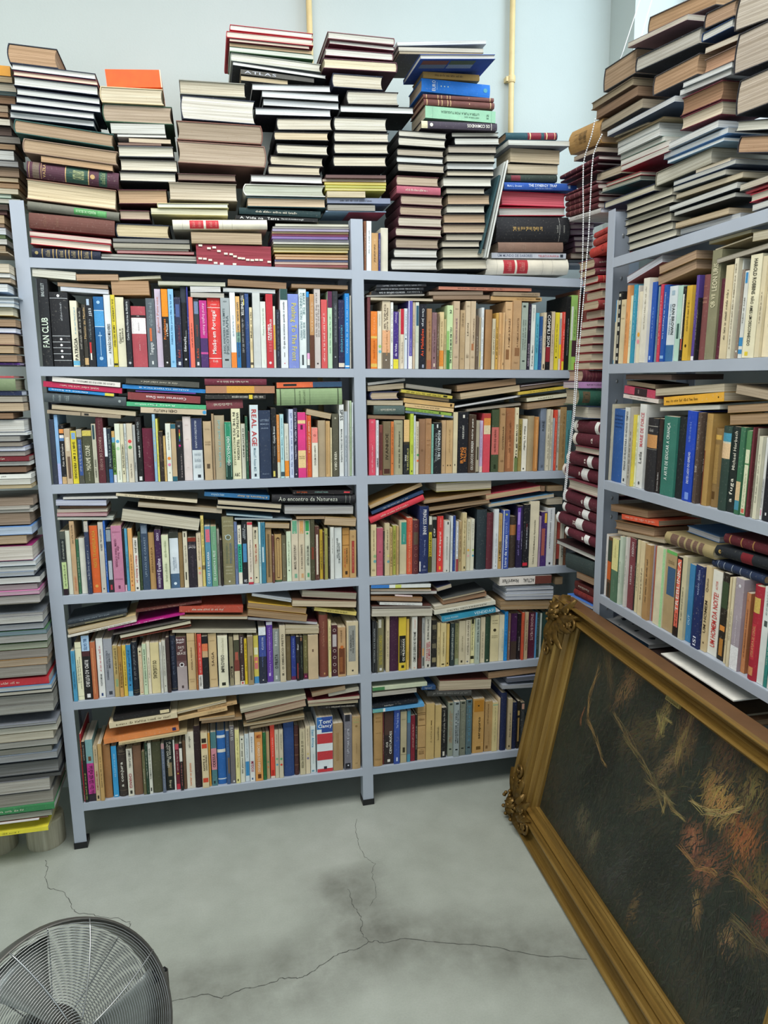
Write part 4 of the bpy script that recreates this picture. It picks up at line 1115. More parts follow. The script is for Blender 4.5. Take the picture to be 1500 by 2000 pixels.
upright_row('A', 2, """
@70 720 4.545
155 201 450 h 343b4b
202 236 410 p 86aed6 | b .02 .12 d8cc70 | b .0 .3 a8b0d8
237 280 500 p 1e1e22 | b .86 .93 e0904c | b .78 .83 e8e4e0 | b .73 .78 5a80b0 | u .3 .68 d8d4d0 ^.5,.4 Pais do Carteiro | b 0 .12 c8a878
281 333 535 p bba78c | b .1 .5 6a5444 .3 .8 | b .6 .85 d8ccb4 .2 .8
336 387 555 p d6c632 | b .85 .97 7aa0cc .15 .85 | d .1 .8 4c4618 ^.5,.45 SHIRT E MY PERSONS
389 437 540 p 4a4a40 | b .15 .82 3a5490 .2 .85 | d .2 .8 b0b8c8 ^.5,.35 ~ | b .86 1.0 b0aa98
439 521 550 p 4c4e38 | b .9 1.0 c8b85a | u .25 .72 d8d4b8 ^.5,.5 MADAME COLINE | u .05 .22 b8b498 ^.5,.35 ~
522 562 490 p b6b4a0 | b .74 .98 2c4850 .2 .7 | u .1 .4 4a4a40 ^.5,.4 HARRY ARIAS
564 627 432 h 5b2a31 | d .2 .7 a08078 ^.5,.4 RIMANCE DE ROSEO | d .72 .95 886460 ^.5,.25 ~
629 656 525 p 202428 | b .48 1.0 d8e0e4
657 692 530 p 24303c | u .3 .9 98a8a4 ^.5,.5 O Império e os Corvos | b .0 .25 3a68a0
693 724 555 p 6d9c4c | b .88 1.0 d0a868 | b .78 .88 6aa8c8 | d .2 .76 20301c ^.5,.6 CEEIPANDE PARA UM | b 0 .15 d8dce0
726 771 488 p dbe0cd | o .7 58a0c8 .7 | o .58 a8d0a0 .7 | u .05 .2 4a4a40 ^.5,.3 ~
773 805 490 p d9d3b4 | d .25 .65 2c2c28 ^.5,.5 CHIPIARIS NO DUTILE | h .14 .2 2c2c28 ^.5,.4 S
807 829 490 p d6dedc
830 880 488 p d9cfb9 | o .7 d84848 .68 | o .6 5a9a58 .68 | u .08 .32 5a4c40 ^.5,.35 Canções do Anjo
882 906 500 p a9acaa | u .2 .35 303030 ^.5,.4 O RAPPAZ
908 961 430 h 17181b | d .62 .93 9aa0a0 ^.5,.42 VIDA LITERÁRIA | d .38 .56 e0e0dc ^.5,.4 guía europeu | b .02 .08 d8d8d4 .25 .75
966 1057 530 h 692239 pg=d8c8a8
1060 1086 405 p 90b8d4 | d .3 .9 d0c860 ^.5,.4 ~
1088 1106 445 p d8d468
1108 1145 560 p 332a24 | b .4 .9 5a4a3c .2 .6
1147 1168 600 p c8a86a
1171 1217 488 p dde0d4 | o .4 e08a38 .68 | o .29 d880a8 .62 | u .55 .85 5a5a54 ^.5,.3 ~ | o .15 a8a89c .3
1218 1261 492 p bda582 | b 0 .085 2d6272 | b .92 1.0 2d6272
1263 1321 465 p 1d1c1e | b .8 .86 c05040 .45 .6 | b .75 .8 d8c040 .45 .6 | b .7 .75 4aa060 .45 .6 | b .66 .7 4060b0 .45 .6 | o .59 c82880 .35 | u .06 .45 b8a8a8 ^.65,.2 ~ | h .9 .93 d0d0d0 ^.5,.3 12
1323 1396 425 h e2d5d1 | h .86 .88 b89c98 ^.5,.4 ~ | h .64 .66 b89c98 ^.5,.4 ~ | h .2 .215 b89c98 ^.5,.3 ~
1399 1492 440 p cfd8dc | b .49 1.0 373f60 | d .52 .96 c8ccd4 ^.4,.25 SELECÇÕES DO LIVRO | h .4 .45 7a8894 ^.5,.6 ~ | h .3 .36 7a8894 ^.5,.6 ~ | h .2 .26 7a8894 ^.5,.6 ~ | b .04 .09 30343c .45 .75
@380 720 4.545
94 166 468 h bfa785 | h .86 .88 7a6248 ^.5,.6 ~ | h .64 .67 6a5238 ^.5,.7 ~ | h .6 .63 6a5238 ^.5,.7 ~ | b .2 .28 5a4a38 .3 .7
168 190 400 h a18a6c
192 281 415 h a79a80 | u .2 .93 8ac0c0 ^.45,.22 ~
283 339 474 p 2b8a67 | b .0 .3 1c3c34 | b .05 .97 a8d8c4 .08 .13 | b .05 .97 a8d8c4 .87 .92 | d .25 .75 e0ece4 ^.5,.45 DENTINSOLOVEIO
342 421 355 p e2deba | d .28 .95 34342c ^.7,.3 WRITING FOR TELEVISION | d .62 .95 34342c ^.3,.28 IN THE 70'S | d .2 .6 8a8868 ^.3,.24 MALCOLM HULKE | h .04 .09 34342c ^.5,.6 A&C
425 461 490 p d9d8c6 | d .4 .92 44443c ^.5,.45 O DOCINHO
463 485 425 p 2a5a42
487 502 560 p 6a3038
504 579 322 p d6e3e8 | d .45 .94 b83838 ^.5,.6 REAL AGE | d .1 .42 7a94a0 ^.5,.3 Michael F. Roizen M.D. | b .03 .07 2c3844 .4 .65
582 687 370 h 2b3850 | h .84 .87 8a98ac ^.5,.75 LETTERS | h .79 .81 8a98ac ^.5,.75 MEMOIRS | h .73 .75 8a98ac ^.5,.6 ALEXIS | h .06 .08 8a98ac ^.5,.6 ~
691 737 350 p 1d1d1f | u .5 .74 d4d8d8 ^.5,.4 Castelo Branco | u .32 .46 9a9c9c ^.5,.3 ~ | b .02 .1 d0c060 .2 .6
739 765 410 p d58a44 | b .0 .25 d0d0c0 | u .3 .9 e8d8b0 ^.5,.3 ~
767 801 405 p b0d6da | u .3 .94 4a8090 ^.5,.42 Prouver Bildes Ultrapassei | b .03 .1 3c5058
803 842 490 p d8d9cc | b .03 .32 e38a30 | u .36 .8 8a8a80 ^.5,.3 ~
846 885 360 p c9d2ea | u .05 .95 5a6ca0 ^.5,.36 ~
887 921 350 p 28233b | d .52 .94 c0bccc ^.5,.5 ESTRATEGIA MENTAL | d .27 .47 c0bccc ^.5,.45 General Dibre | o .05 d8d8d8 .35
923 993 388 p d63a80 | b .15 .42 e2c48e | b .83 .88 e2c48e | h .32 .34 4a3420 ^.5,.75 ~ | h .29 .31 4a3420 ^.5,.75 ~ | b .74 .81 5a1c38 .35 .65
995 1002 410 p d0506a
1004 1042 415 p d55f2d | d .4 .9 f0d8c8 ^.5,.35 ~
1046 1099 525 p e4dfcf | b .7 1.0 e6897e | h .83 .87 8a4a44 ^.5,.45 O | u .25 .64 6a6458 ^.5,.3 DOUM DE UIENTI
1101 1166 460 h a7967b
1168 1206 465 p c6a473 | b .05 .95 a88858 .2 .4
1208 1223 525 p ddd0a8
1225 1283 400 h 5a5848 | d .1 .4 d8d4c0 ^.5,.4 VERBI OBRA | o .93 a8a490 .3
1286 1327 318 p dfe2e0 | d .78 .93 303434 ^.5,.7 SPSS | d .2 .66 4a4e4e ^.5,.4 MANUAL DE CONSULTA RAPIDA
1331 1362 380 m a8b0b8
1364 1377 285 m dcdedc
1379 1396 285 m b8cca8
1398 1436 300 m d5dde0
""")
upright_row('A', 3, """
@90 940 4.545
155 202 445 p 4c524a | b .55 .88 23282a | u .57 .85 b0b4a8 ^.5,.4 ~ | b .1 .52 bccf92 | u .14 .48 4c5c40 ^.5,.4 ~ | b 0 .1 2a1c24
204 247 440 h d9dbca
248 291 355 p c6a47d | u .05 .25 d06a48 ^.5,.4 ~ | u .7 .95 5a4430 ^.5,.4 ~
292 319 515 p 38684a
321 373 505 h dcdccf
375 413 358 p 2e3955 | b .86 1.0 b5afa5 | u .2 .6 a8acb8 ^.5,.35 ~
415 493 395 p d8622b | u .38 .93 c8a040 ^.5,.4 NOITE TRANSFIGURADA | o .1 d8a050 .4
496 541 365 p c8c2b7 | d .6 .9 5a5a5a ^.5,.4 HOSPITAL SERIA | o .06 3a3a3a .3
543 562 350 p 2d66be
564 607 420 p 26282c | b .8 .98 8a949c | b .2 .5 aab0b8 .1 .9 | b .04 .12 b83a48 .3 .7
609 702 395 p bf7e9a | d .38 .8 7a3c58 ^.35,.24 QUEM TINHA O PODER | d .5 .7 7a3c58 ^.62,.2 de Ivo | h .9 .92 7a3c58 ^.5,.75 ~ | h .19 .21 7a3c58 ^.5,.75 ~ | b .05 .1 6a3450 .4 .6
704 723 420 p 202024 | b 0 .1 e0b4c0
725 750 420 p 5aa8cc
752 791 420 p dfa868 | u .15 .6 8a4a20 ^.5,.42 A arte para viver | o .1 c85a28 .4
793 836 505 p dcd8cc | d .72 .96 30302c ^.5,.5 HIGH JINX | d .15 .68 b03a48 ^.5,.5 William F. Buckley Jnr | b .03 .07 3a3a38 .3 .7
838 863 450 h 38482e
866 928 375 p 35465c | u .2 .8 8898a8 ^.5,.35 UM PAÍS DE CABARET | b .85 .97 7a8898 .1 .9
930 983 455 h ae8957 | u .3 .75 7a5a30 ^.5,.3 FERNANDA
986 1042 430 p 3b1f48 | d .82 .95 c8b8d0 ^.5,.4 ANDREI | u .03 .28 d8ccdc ^.5,.45 OS DESEJOS DE | u .3 .52 d8ccdc ^.5,.6 Eveline
1045 1106 480 p d6dab8 | u .6 .9 7a8a58 ^.5,.3 ~ | u .15 .5 6a7a50 ^.5,.3 ~
1112 1191 455 p dde6ee | b 0 .26 48627e | b .9 1.0 3a3c34 | o .08 d8e4ec .35 | u .32 .56 6a7c90 ^.4,.2 ~ | u .36 .56 6a7c90 ^.62,.2 ~
1193 1229 455 h 89704a
1232 1271 445 p ded5bd | u .45 .75 5a5448 ^.5,.4 ~ | b .14 .28 3a362c .3 .6 | b .9 .97 5a5448 .3 .6
1273 1347 500 p 261e28 | h .78 .83 d8d0d0 ^.5,.85 JACQ | b .92 1.0 7a3020 | h .84 .86 b8a8a8 ^.5,.8 ~ | u .2 .65 5a4c58 ^.5,.2 ~
1350 1392 460 p d8c6a8 | o .35 d8a848 .6 | o .26 d89a90 .6 | u .5 .95 7a6a50 ^.5,.35 ~
1394 1421 305 p e0cd78 | u .35 .95 7a6c30 ^.5,.4 ~ | b .24 .3 8a7a50
@390 940 4.545
62 113 400 p 568dA6 | u .05 .58 e4ecf0 ^.5,.4 O CZAR E A BAILARINA | b .74 .95 d0687a .15 .9
116 166 400 p 6a9a78 | u .1 .6 dce8dc ^.5,.4 DE CASANOVA E FELIZ | u .7 .9 b0ccb4 ^.5,.3 ~
168 190 435 p a8a498
193 212 520 h 2a2220
216 319 315 p 88825f | o .7 b8d4e0 .5 | o .7 6a6a50 .4 | h .92 .94 c8c4a0 ^.5,.7 ~ | h .86 .88 c8c4a0 ^.5,.75 ~ | u .32 .62 707860 ^.35,.2 EN RANCHEIRO | u .32 .62 607080 ^.68,.2 PSICOLOGIA | h .26 .28 d0ccb0 ^.5,.6 ~ | h .21 .23 d0ccb0 ^.5,.6 ~ | h .16 .18 d0ccb0 ^.5,.6 ~ | o .05 d8d4c0 .16
321 348 360 p 6b7ba1
350 384 390 p ded9c8 | b .2 .68 3db295 | u .22 .66 204a40 ^.5,.5 PHONASTER | u .7 .95 5a5448 ^.5,.4 ACERCA
386 432 360 p 1c1d22 | b .35 .65 4a88b8 .15 .9 | d .72 .96 b8bcc0 ^.6,.25 THE TREASURES | d .74 .9 b8bcc0 ^.3,.25 OF ANCIENT | h .02 .07 d8dce0 ^.5,.6 WS
434 481 365 p ded3c1 | b 0 .035 b83040 | b .96 1.0 c03a48 | d .2 .72 7a6c60 ^.5,.35 Traveling and Back to the Universe | o .1 b84048 .35
483 531 410 p dbd1b6 | d .8 .95 3a342c ^.5,.4 Mirrors | d .35 .7 b8442c ^.5,.35 MISTER NIVELL | o .1 2c2c24 .3
533 553 365 p bcdde0
555 593 365 p 3a7a93 | b .35 .6 b8ccd0 .2 .6 | u .65 .95 2a5870 ^.5,.3 ~
595 647 420 p a88a60 | b .1 .9 6a583c .3 .65
650 669 480 p 6a4138
671 734 470 h b59562 | b .08 .92 5a3c24 .3 .7 | b .1 .9 b59562 .36 .64 | o .9 4a3020 .5 | b 0 .04 4a6040
736 773 480 h 676149 | b .1 .82 98927a .3 .7 | b .12 .8 5c5640 .38 .62
777 818 445 p cedcc0 | d .3 .8 6a7a5c ^.5,.3 ~ | o .22 3a3a30 .28
820 881 345 p d5c8b0 | b .78 .99 66a383 .15 .85 | o .8 d5c8b0 .3 | o .8 66a383 .2 | u .2 .6 5a5044 ^.5,.35 MARCEL VENTO E PUPAT | b .05 .12 7aa88c .4 .8
883 936 345 p d5c6aa | b .78 .99 cf9c64 .2 .85 | o .8 d5c6aa .3 | o .8 cf9c64 .2 | u .2 .6 5a5044 ^.5,.3 O VALE DA CORRENTE | b .05 .12 c89c70 .4 .8
938 986 345 p d4d5bd | b .82 .99 3a9a58 .15 .85 | o .78 3a9a58 .4 | u .25 .58 4a4c44 ^.5,.5 HISTÓRIA DO DRAMA | b .05 .12 5aa070 .4 .8
988 1025 340 p 4c4a34 | u .3 .85 c8c4a0 ^.5,.5 | b .35 .55 7a3a28 .2 .8
1027 1065 400 p 5c3a30 | b .1 .85 d0c4b4 .3 .75
1068 1096 430 p cbaa36 | u .2 .8 3a3420 ^.5,.45 ~
1098 1109 450 p 4a3028
1111 1141 420 p 96904f | o .88 4a4428 .4
1146 1158 500 p 3a3230
1161 1196 408 p d3d5cf | u .5 .8 7a7c78 ^.5,.3 ~
1198 1264 410 p d8dcd8 | u .4 .8 5a5e5c ^.4,.22 WILLIAM FAULKNER | u .3 .7 5a5e5c ^.65,.26 OS MONTES HIRANTES
1268 1329 415 p c2904e | b .86 .87 7a5020 | b .65 .66 7a5020 | u .2 .6 b83a28 ^.35,.2 ~ | u .28 .6 4a3020 ^.65,.24 CASA DE PEDRA | b .06 .13 3a2818 .4 .75
1331 1404 435 p c09c6a | b .1 .78 7a3028 .28 .72 | b .11 .77 a84038 .34 .66 | d .2 .65 d8a890 ^.5,.12 ~ | o .87 5a3420 .3 | o .87 c09c6a .2
""")
upright_row('A', 4, """
@110 1150 4.6875
155 199 570 p 4b9bc2 | u .25 .6 245878 ^.5,.4 TAISS VIOLANTES | u .75 .95 347898 ^.5,.3 ~
204 262 490 p e2dfbd | u .3 .7 4a4a3c ^.3,.2 O Guia dos Chás Essenciais | u .2 .75 4a4a3c ^.65,.2 para Ervas do Seu Problema | b .06 .065 8a8a70 | b .9 .905 8a8a70
264 337 430 p 1d191c | b .76 1.0 abc7e2 | d .78 .95 3a5a84 ^.5,.45 BILL GATES | b .68 .76 4a2a2c | d .2 .62 e4e0dc ^.5,.5 RUMO AO FUTURO | b .03 .09 e0dcd8 .3 .75
340 387 490 h b56844 | b .1 .9 c88458 .3 .6
395 456 455 p e2e3df | u .45 .88 c04a54 ^.5,.26 ~ | u .2 .4 5a5c5c ^.5,.3 VICENTE MIRIAM | b .03 .08 3a4c78 .35 .65
459 539 458 p 9a9da5 | d .3 .8 4a4e56 ^.36,.24 A PSICOLOGIA DOS SOBRINHOS | d .5 .75 4a4e56 ^.62,.2 SOBREM | b .04 .1 3c4048 .35 .75
541 586 520 p bda56b | u .45 .95 4a4228 ^.5,.4 ~ | b .2 .35 8aa078 .3 .8
588 622 525 p a8803f | u .25 .7 4a3018 ^.5,.45 ~ | o .2 4a3018 .4 | b .0 .18 c89858
623 661 518 p d9b94c | u .25 .9 6a5418 ^.5,.35 ~ | o .22 3a3010 .35
662 706 515 p 3a88b7 | u .3 .9 183c58 ^.5,.4 ~ | o .22 182838 .35 | b 0 .1 88b8d0
708 763 490 r 1d212b | d .3 .95 7a7c80 ^.5,.35 ~ | b .06 .065 8a7a50 | b .1 .105 8a7a50
768 806 545 p d8ccaa | b .04 .86 b85848 .25 .75 | b .05 .85 d8ccaa .33 .67 | o .93 3a3020 .45
808 845 505 p c2d2b1 | u .25 .9 3c5a44 ^.5,.35 O SONHO DA NOBRE ILHA | o .2 385040 .3
847 878 488 p ded3bc
879 960 493 p dfcf9d | d .3 .65 36301f ^.5,.55 OS LUSÍADAS
963 985 490 p d8d6cc | b .1 .95 3a3a38 .4 .55
987 1021 475 p d4d2c6 | d .3 .9 6a6860 ^.5,.25 ~ | o .12 4a4a44 .3
1023 1056 445 h 3a2b2a
1058 1113 430 r 22283a | b .04 .045 8a7a50 | b .9 .905 6a6a70 | d .3 .9 5a6478 ^.5,.3 ~
1115 1207 440 p b0a2a2 | b .55 1.0 573939 | h .93 .97 e8e0e0 ^.45,.8 Brenda | h .88 .92 e8e0e0 ^.45,.8 Jagger | h .78 .83 d8ccc4 ^.5,.6 DAYS | h .73 .77 d8ccc4 ^.5,.3 of | h .67 .72 d8ccc4 ^.5,.85 GRACE | b .45 .55 6a5050 | o .48 d8d4d4 .5 | o .48 34282a .3 | b .04 .09 4a3c3c .4 .6
1215 1286 405 p c9ad80 | u .35 .75 6a4c30 ^.5,.22 ANGELA PEIXÃO | h .18 .2 7a5a3c ^.5,.7 ~ | h .14 .16 7a5a3c ^.5,.5 ~ | b .86 .865 8a6a48
1288 1304 410 p a86a3c
1306 1346 415 p dc4b42 | b 0 .26 e0dcd4 | u .3 .85 f0c8bc ^.5,.25 ~ | u .05 .24 4a4440 ^.5,.4 TERRA SAFRA
1348 1402 435 p 1e1d1f | b .72 .86 d4724a | b .6 .72 c2a079 | b .86 1.0 1e1d1f
1406 1482 410 p cbb083 | u .4 .66 5a4630 ^.5,.3 SAGA | h .86 .88 6a5238 ^.5,.6 ~ | h .14 .16 7a5a3c ^.5,.6 ~
@400 1140 4.6875
132 222 480 p dcd7bd | u .3 .64 38382c ^.45,.35 IMPROVISO | u .66 .96 9a9678 ^.5,.22 ~ | b .04 .1 2c2c24 .3 .7
233 271 490 p 93896c | b .15 .4 2c2820 .2 .8 | u .15 .36 c8b898 ^.5,.4 Ciano
276 326 470 p d4c4a2 | b .28 .5 7a3c34 | b .5 .9 4a4a38 | b .5 .66 a85848 .2 .8
328 369 475 p 3b2828 | d .65 .97 d8d0c8 ^.5,.45 Anton Adverse | b 0 .08 d8ccb8 | b .02 .06 b83840 .3 .7 | d .1 .4 c8bcb0 ^.5,.35 Hendt
371 396 505 p dfbf30 | u .3 .9 3a3010 ^.5,.4 ~
400 452 480 p a08c6a | b .1 .6 6a5c44 .4 .8
455 500 475 p e0d062 | b 0 .14 4a90c0 | b .3 .55 d87a78 .1 .9 | b .6 .75 e8e8c0 .1 .9 | o .45 e8c850 .5
503 571 400 p 262a3b | b .48 .85 3d4c92 | b .86 1.0 d8dce0 | d .6 .82 c0c8e0 ^.5,.35 MAX & KATJA | d .3 .55 6a78a8 ^.5,.2 ~ | o .06 d8d8d8 .18
574 630 350 p 5e3a97 | b .95 1.0 dcd8e4 | d .1 .9 b8a0d8 ^.5,.32 Laura Jovellanos Sonhos e Fantasias | b .1 .15 e0d8ec .3 .6
632 690 415 p 8b938f | u .25 .52 2c302e ^.5,.55 O PIRATA | u .68 .95 d0d4d0 ^.5,.45 Robbins | b .04 .11 c8ccc8 .3 .6
692 747 385 p c8bb9f | u .12 .85 4a4234 ^.5,.36 III - O OBELISCO PRETO
749 792 480 h 6a5b3e
795 838 480 p 2e3e8e | u .5 .95 7a90d0 ^.5,.35 ÚLTIMA TARDE | b 0 .08 6a2a4a
840 872 485 p 201c1e | b .05 .4 b83838 .3 .5 | u .7 .84 d8d4d0 ^.5,.5 Sar
874 902 485 p 181818 | b .9 .98 8a6048 .2 .8 | u .3 .8 6a7a68 ^.5,.3 ~
905 946 475 p 69633a | b 0 .13 5a2438 | u .5 .9 b0a878 ^.5,.4 ~ | o .06 c04878 .4
950 1042 470 p c8b08e | b .62 .68 6a5040 .4 .55
1052 1132 288 r 7a4438 | u .5 .9 a87860 ^.5,.25 Os Papéis do Tempo Passado | b .04 .07 c89a60 .5 .65
1133 1161 340 p ddd09a | u .5 .9 5a5430 ^.5,.4 ~ | b .1 .5 c8b860 .5 .9
1163 1217 380 p 4a2129 | o .9 d8ccc4 .55 | o .9 4a2129 .44 | b .58 .82 b8b0b0 .15 .85 | o .5 d8ccc4 .55 | o .5 4a2129 .44 | o .37 d8ccc4 .55 | o .37 4a2129 .44 | o .23 d8ccc4 .55 | o .23 4a2129 .44 | o .1 d8ccc4 .55 | o .1 4a2129 .44
1221 1293 400 p c09a70 | b .05 .58 6a3c24 .1 .9 | o .6 c06a30 .45 | b .1 .4 8a5430 .2 .6 | u .7 .95 4a3420 ^.4,.35 ~
1299 1430 350 p cabb9a | b .26 .93 93938c .16 .78 | u .46 .76 2a2a28 ^.36,.13 O REINADO | u .42 .84 2a2a28 ^.56,.13 DOS CANCEROSOS | b .07 .1 2a2a28 .45 .6
""")
upright_row('A', 5, """
@120 1350 4.839
172 226 405 p ac2131 | d .6 .94 d8b040 ^.5,.5 YVES MABEL | o .13 d8a878 .35 | b .02 .1 d8c8c0 .35 .6
228 261 480 p 1d1f1e | u .05 .5 b0b860 ^.5,.4 ~ | u .7 .95 a8a8a0 ^.5,.4 ~
263 331 460 p 78a0a2 | b .0 .62 b83e8a | u .1 .58 3a1c34 ^.5,.6 ~ | b .66 .73 6a4830 .3 .7 | b 0 .12 342c34
333 373 520 p c4ae8a | u .2 .55 a85a40 ^.5,.4 O MITO DO AMOR | u .7 .95 4a4030 ^.5,.3 ~ | b .04 .1 3a3428 .3 .7
375 412 500 p bd9a63 rec=0.001
414 489 510 h 996e45
497 547 520 p 3897cd | u .4 .85 b8dcec ^.5,.25 ~ | b .02 .04 d0e8f0 .2 .8
549 632 530 r 38302b | u .2 .7 dcd8cc ^.5,.42 a conjura | b .85 .855 7a6c58 | b .9 .905 7a6c58 | h .9 .97 8a7c68 ^.5,.5 ~ | b .12 .125 7a6c58
636 692 545 p d6d1c1 | d .6 .97 3a3a34 ^.5,.45 JAMES CLAVELL | d .18 .48 a83a48 ^.5,.5 CHANGI | b .05 .12 3a3830 .3 .7
696 776 515 h 7a5a44 d=0.14
780 808 570 p 6a6848
810 836 490 p 28402f
838 870 490 p d4d4c8 | u .3 .9 7a7c70 ^.5,.5 ROMANCE DO ALTO BRASIL | b .05 .12 3a3a34 .3 .7
872 961 480 h 494a33
963 993 500 p 626c80 | u .1 .9 b0b4bc ^.5,.3 ~ | b .9 1.0 b08a8a
995 1072 460 p 1d221d | d .62 .96 d8d4c4 ^.68,.26 O amante de | d .45 .95 d8d4c4 ^.36,.26 LADY CHATTERLEY | b .28 .55 8a7a5a .3 .8 | d .05 .2 c8c0a0 ^.5,.35 Europa
1074 1090 460 p dcdcd4
1092 1129 500 p 6f2230 | b .88 1.0 d0586a | o .35 d8b048 .45 | d .4 .85 e0c8c0 ^.5,.3 ~ | b 0 .12 c83848
1131 1159 495 p 22201f | b .62 .9 dcd8cc | u .1 .6 b87070 ^.5,.4 ~
1161 1190 470 h 6a4e38
1192 1270 385 p e0d8c5 | u .72 .92 34342c ^.5,.3 carl r. rogers | u .05 .45 d8885c ^.5,.35 tornar-se pessoa
1272 1333 330 h 2b1a1e
1336 1400 395 p d4c39d | b .72 .8 c84a34 .1 .9 | b .1 .18 c84a34 .1 .9 | u .32 .6 30281c ^.35,.28 NOITE E A | u .32 .6 30281c ^.68,.28 LÍNGUA PERDIDA | b .82 .9 30281c .1 .8
1402 1421 395 p e0a345
@400 1330 4.545
68 117 455 p 4c7a80 | b .3 .7 cc8a94 | u .35 .6 24201f ^.5,.55 ODESSA | b .04 .09 24302f .3 .6
121 197 445 h 2a64a9 | b .87 .92 d8dcdc | b .6 .66 dcd8cc | b .09 .11 d0d8dc
199 231 445 p 3a5884 | b .2 .5 6a5a4c .4 .95 | u .55 .95 6a90b8 ^.5,.3 ~
234 277 400 p 6a6569 | d .75 .97 c8c8c4 ^.5,.5 EAST ES | b .02 .05 d8d8d4 .5 .8
280 319 435 p e3db98 | u .3 .85 8a8440 ^.5,.3 ~ | b .04 .08 4a4820 .3 .6
321 361 490 p d5d4c2 | u .2 .85 303028 ^.5,.45 100 plantas 1000 usos | o .93 3a3a30 .4
363 402 470 p d3dee2 | b .12 .42 3c86b8 .1 .95 | u .5 .9 7a9098 ^.5,.3 ~
405 450 460 p dfe0de | u .2 .42 a82c4c ^.5,.6 XOGUM | d .6 .92 5a6a88 ^.5,.3 ~ | b .04 .08 4a6a98 .3 .6
453 521 455 p d79855 | d .18 .8 eedfc8 ^.5,.34 OS CARROS DO INFERNO | h .88 .95 a8441c ^.5,.7 AMBER | b .05 .14 5a3418 .3 .75
523 551 458 p 2a6a3b | u .1 .9 1c4a28 ^.5,.3 ~
553 582 450 p b49a70 | o .36 5a9060 .55 | o .25 c87848 .55
588 627 382 p da4937 | b 0 .04 e0d0c0 | u .4 .75 f0d0c4 ^.5,.25 ~ | b .05 .15 b82c24 .2 .8
629 663 435 p d0c6ac | o .4 6aa878 .6 | o .28 5098b8 .6 | u .6 .92 6a6250 ^.5,.3 ~
665 702 435 p d0c6ac | o .4 5aa068 .6 | o .28 d04838 .6 | u .6 .92 6a6250 ^.5,.3 ~
706 797 362 h 2e4a80 | h .9 .92 1c3460 ^.5,.6 ~
800 839 395 r 4b2b29 | b .2 .21 8a6a48 | b .4 .41 8a6a48 | b .6 .61 8a6a48 | b .8 .81 8a6a48
848 897 430 p c8bc9b | d .15 .75 5a5540 ^.5,.5 SÓ SE VIVE DUAS VEZES | d .78 .95 7a7560 ^.5,.25 ~
899 939 402 p d2c3a4 | o .33 7a7290 .55 | o .42 c8b478 .5 | u .6 .95 7a6c54 ^.5,.3 ~
941 987 400 p d5dedd | d .55 .92 3a90b8 ^.5,.5 East Africa | b .02 .06 6a98a8 .2 .7 | u .2 .4 8aa0a0 ^.5,.2 ~
999 1139 320 p e0e8ec d=0.155 pg=e6d2ac | b .72 1.0 2f4c92 .3 1.0 | b .78 1.0 3a70b0 .0 .3 | b .0 .06 c43a40 | b .52 .7 bc3a40 | b .22 .38 bc3a40 | h .88 .95 eef2f4 ^.5,.72 Tom | h .79 .87 f6f8fa ^.52,.86 Clancy | o .93 f0f4f4 .06 .9 | o .86 f0f4f4 .06 .95 | b .05 .1 2a2c38 .42 .62
1142 1228 375 p ae926a | b .2 .8 9a7e58 .3 .6
1240 1308 300 p 78767f pg=e6d2ac | b .88 1.0 26262c .1 .75 | b .02 .12 26262c .1 .8 | o .08 d8d8dc .2 | u .3 .75 c4c4cc ^.5,.25 UM MAR E LEME
1310 1410 318 h b09469 | b .88 .91 a09868 .15 .85 | b .94 .96 a09868 .15 .85 | o .82 8a7048 .3 | h .1 .13 8a7048 ^.5,.3 ~ | u .3 .5 8a7048 ^.5,.12 ~
""")
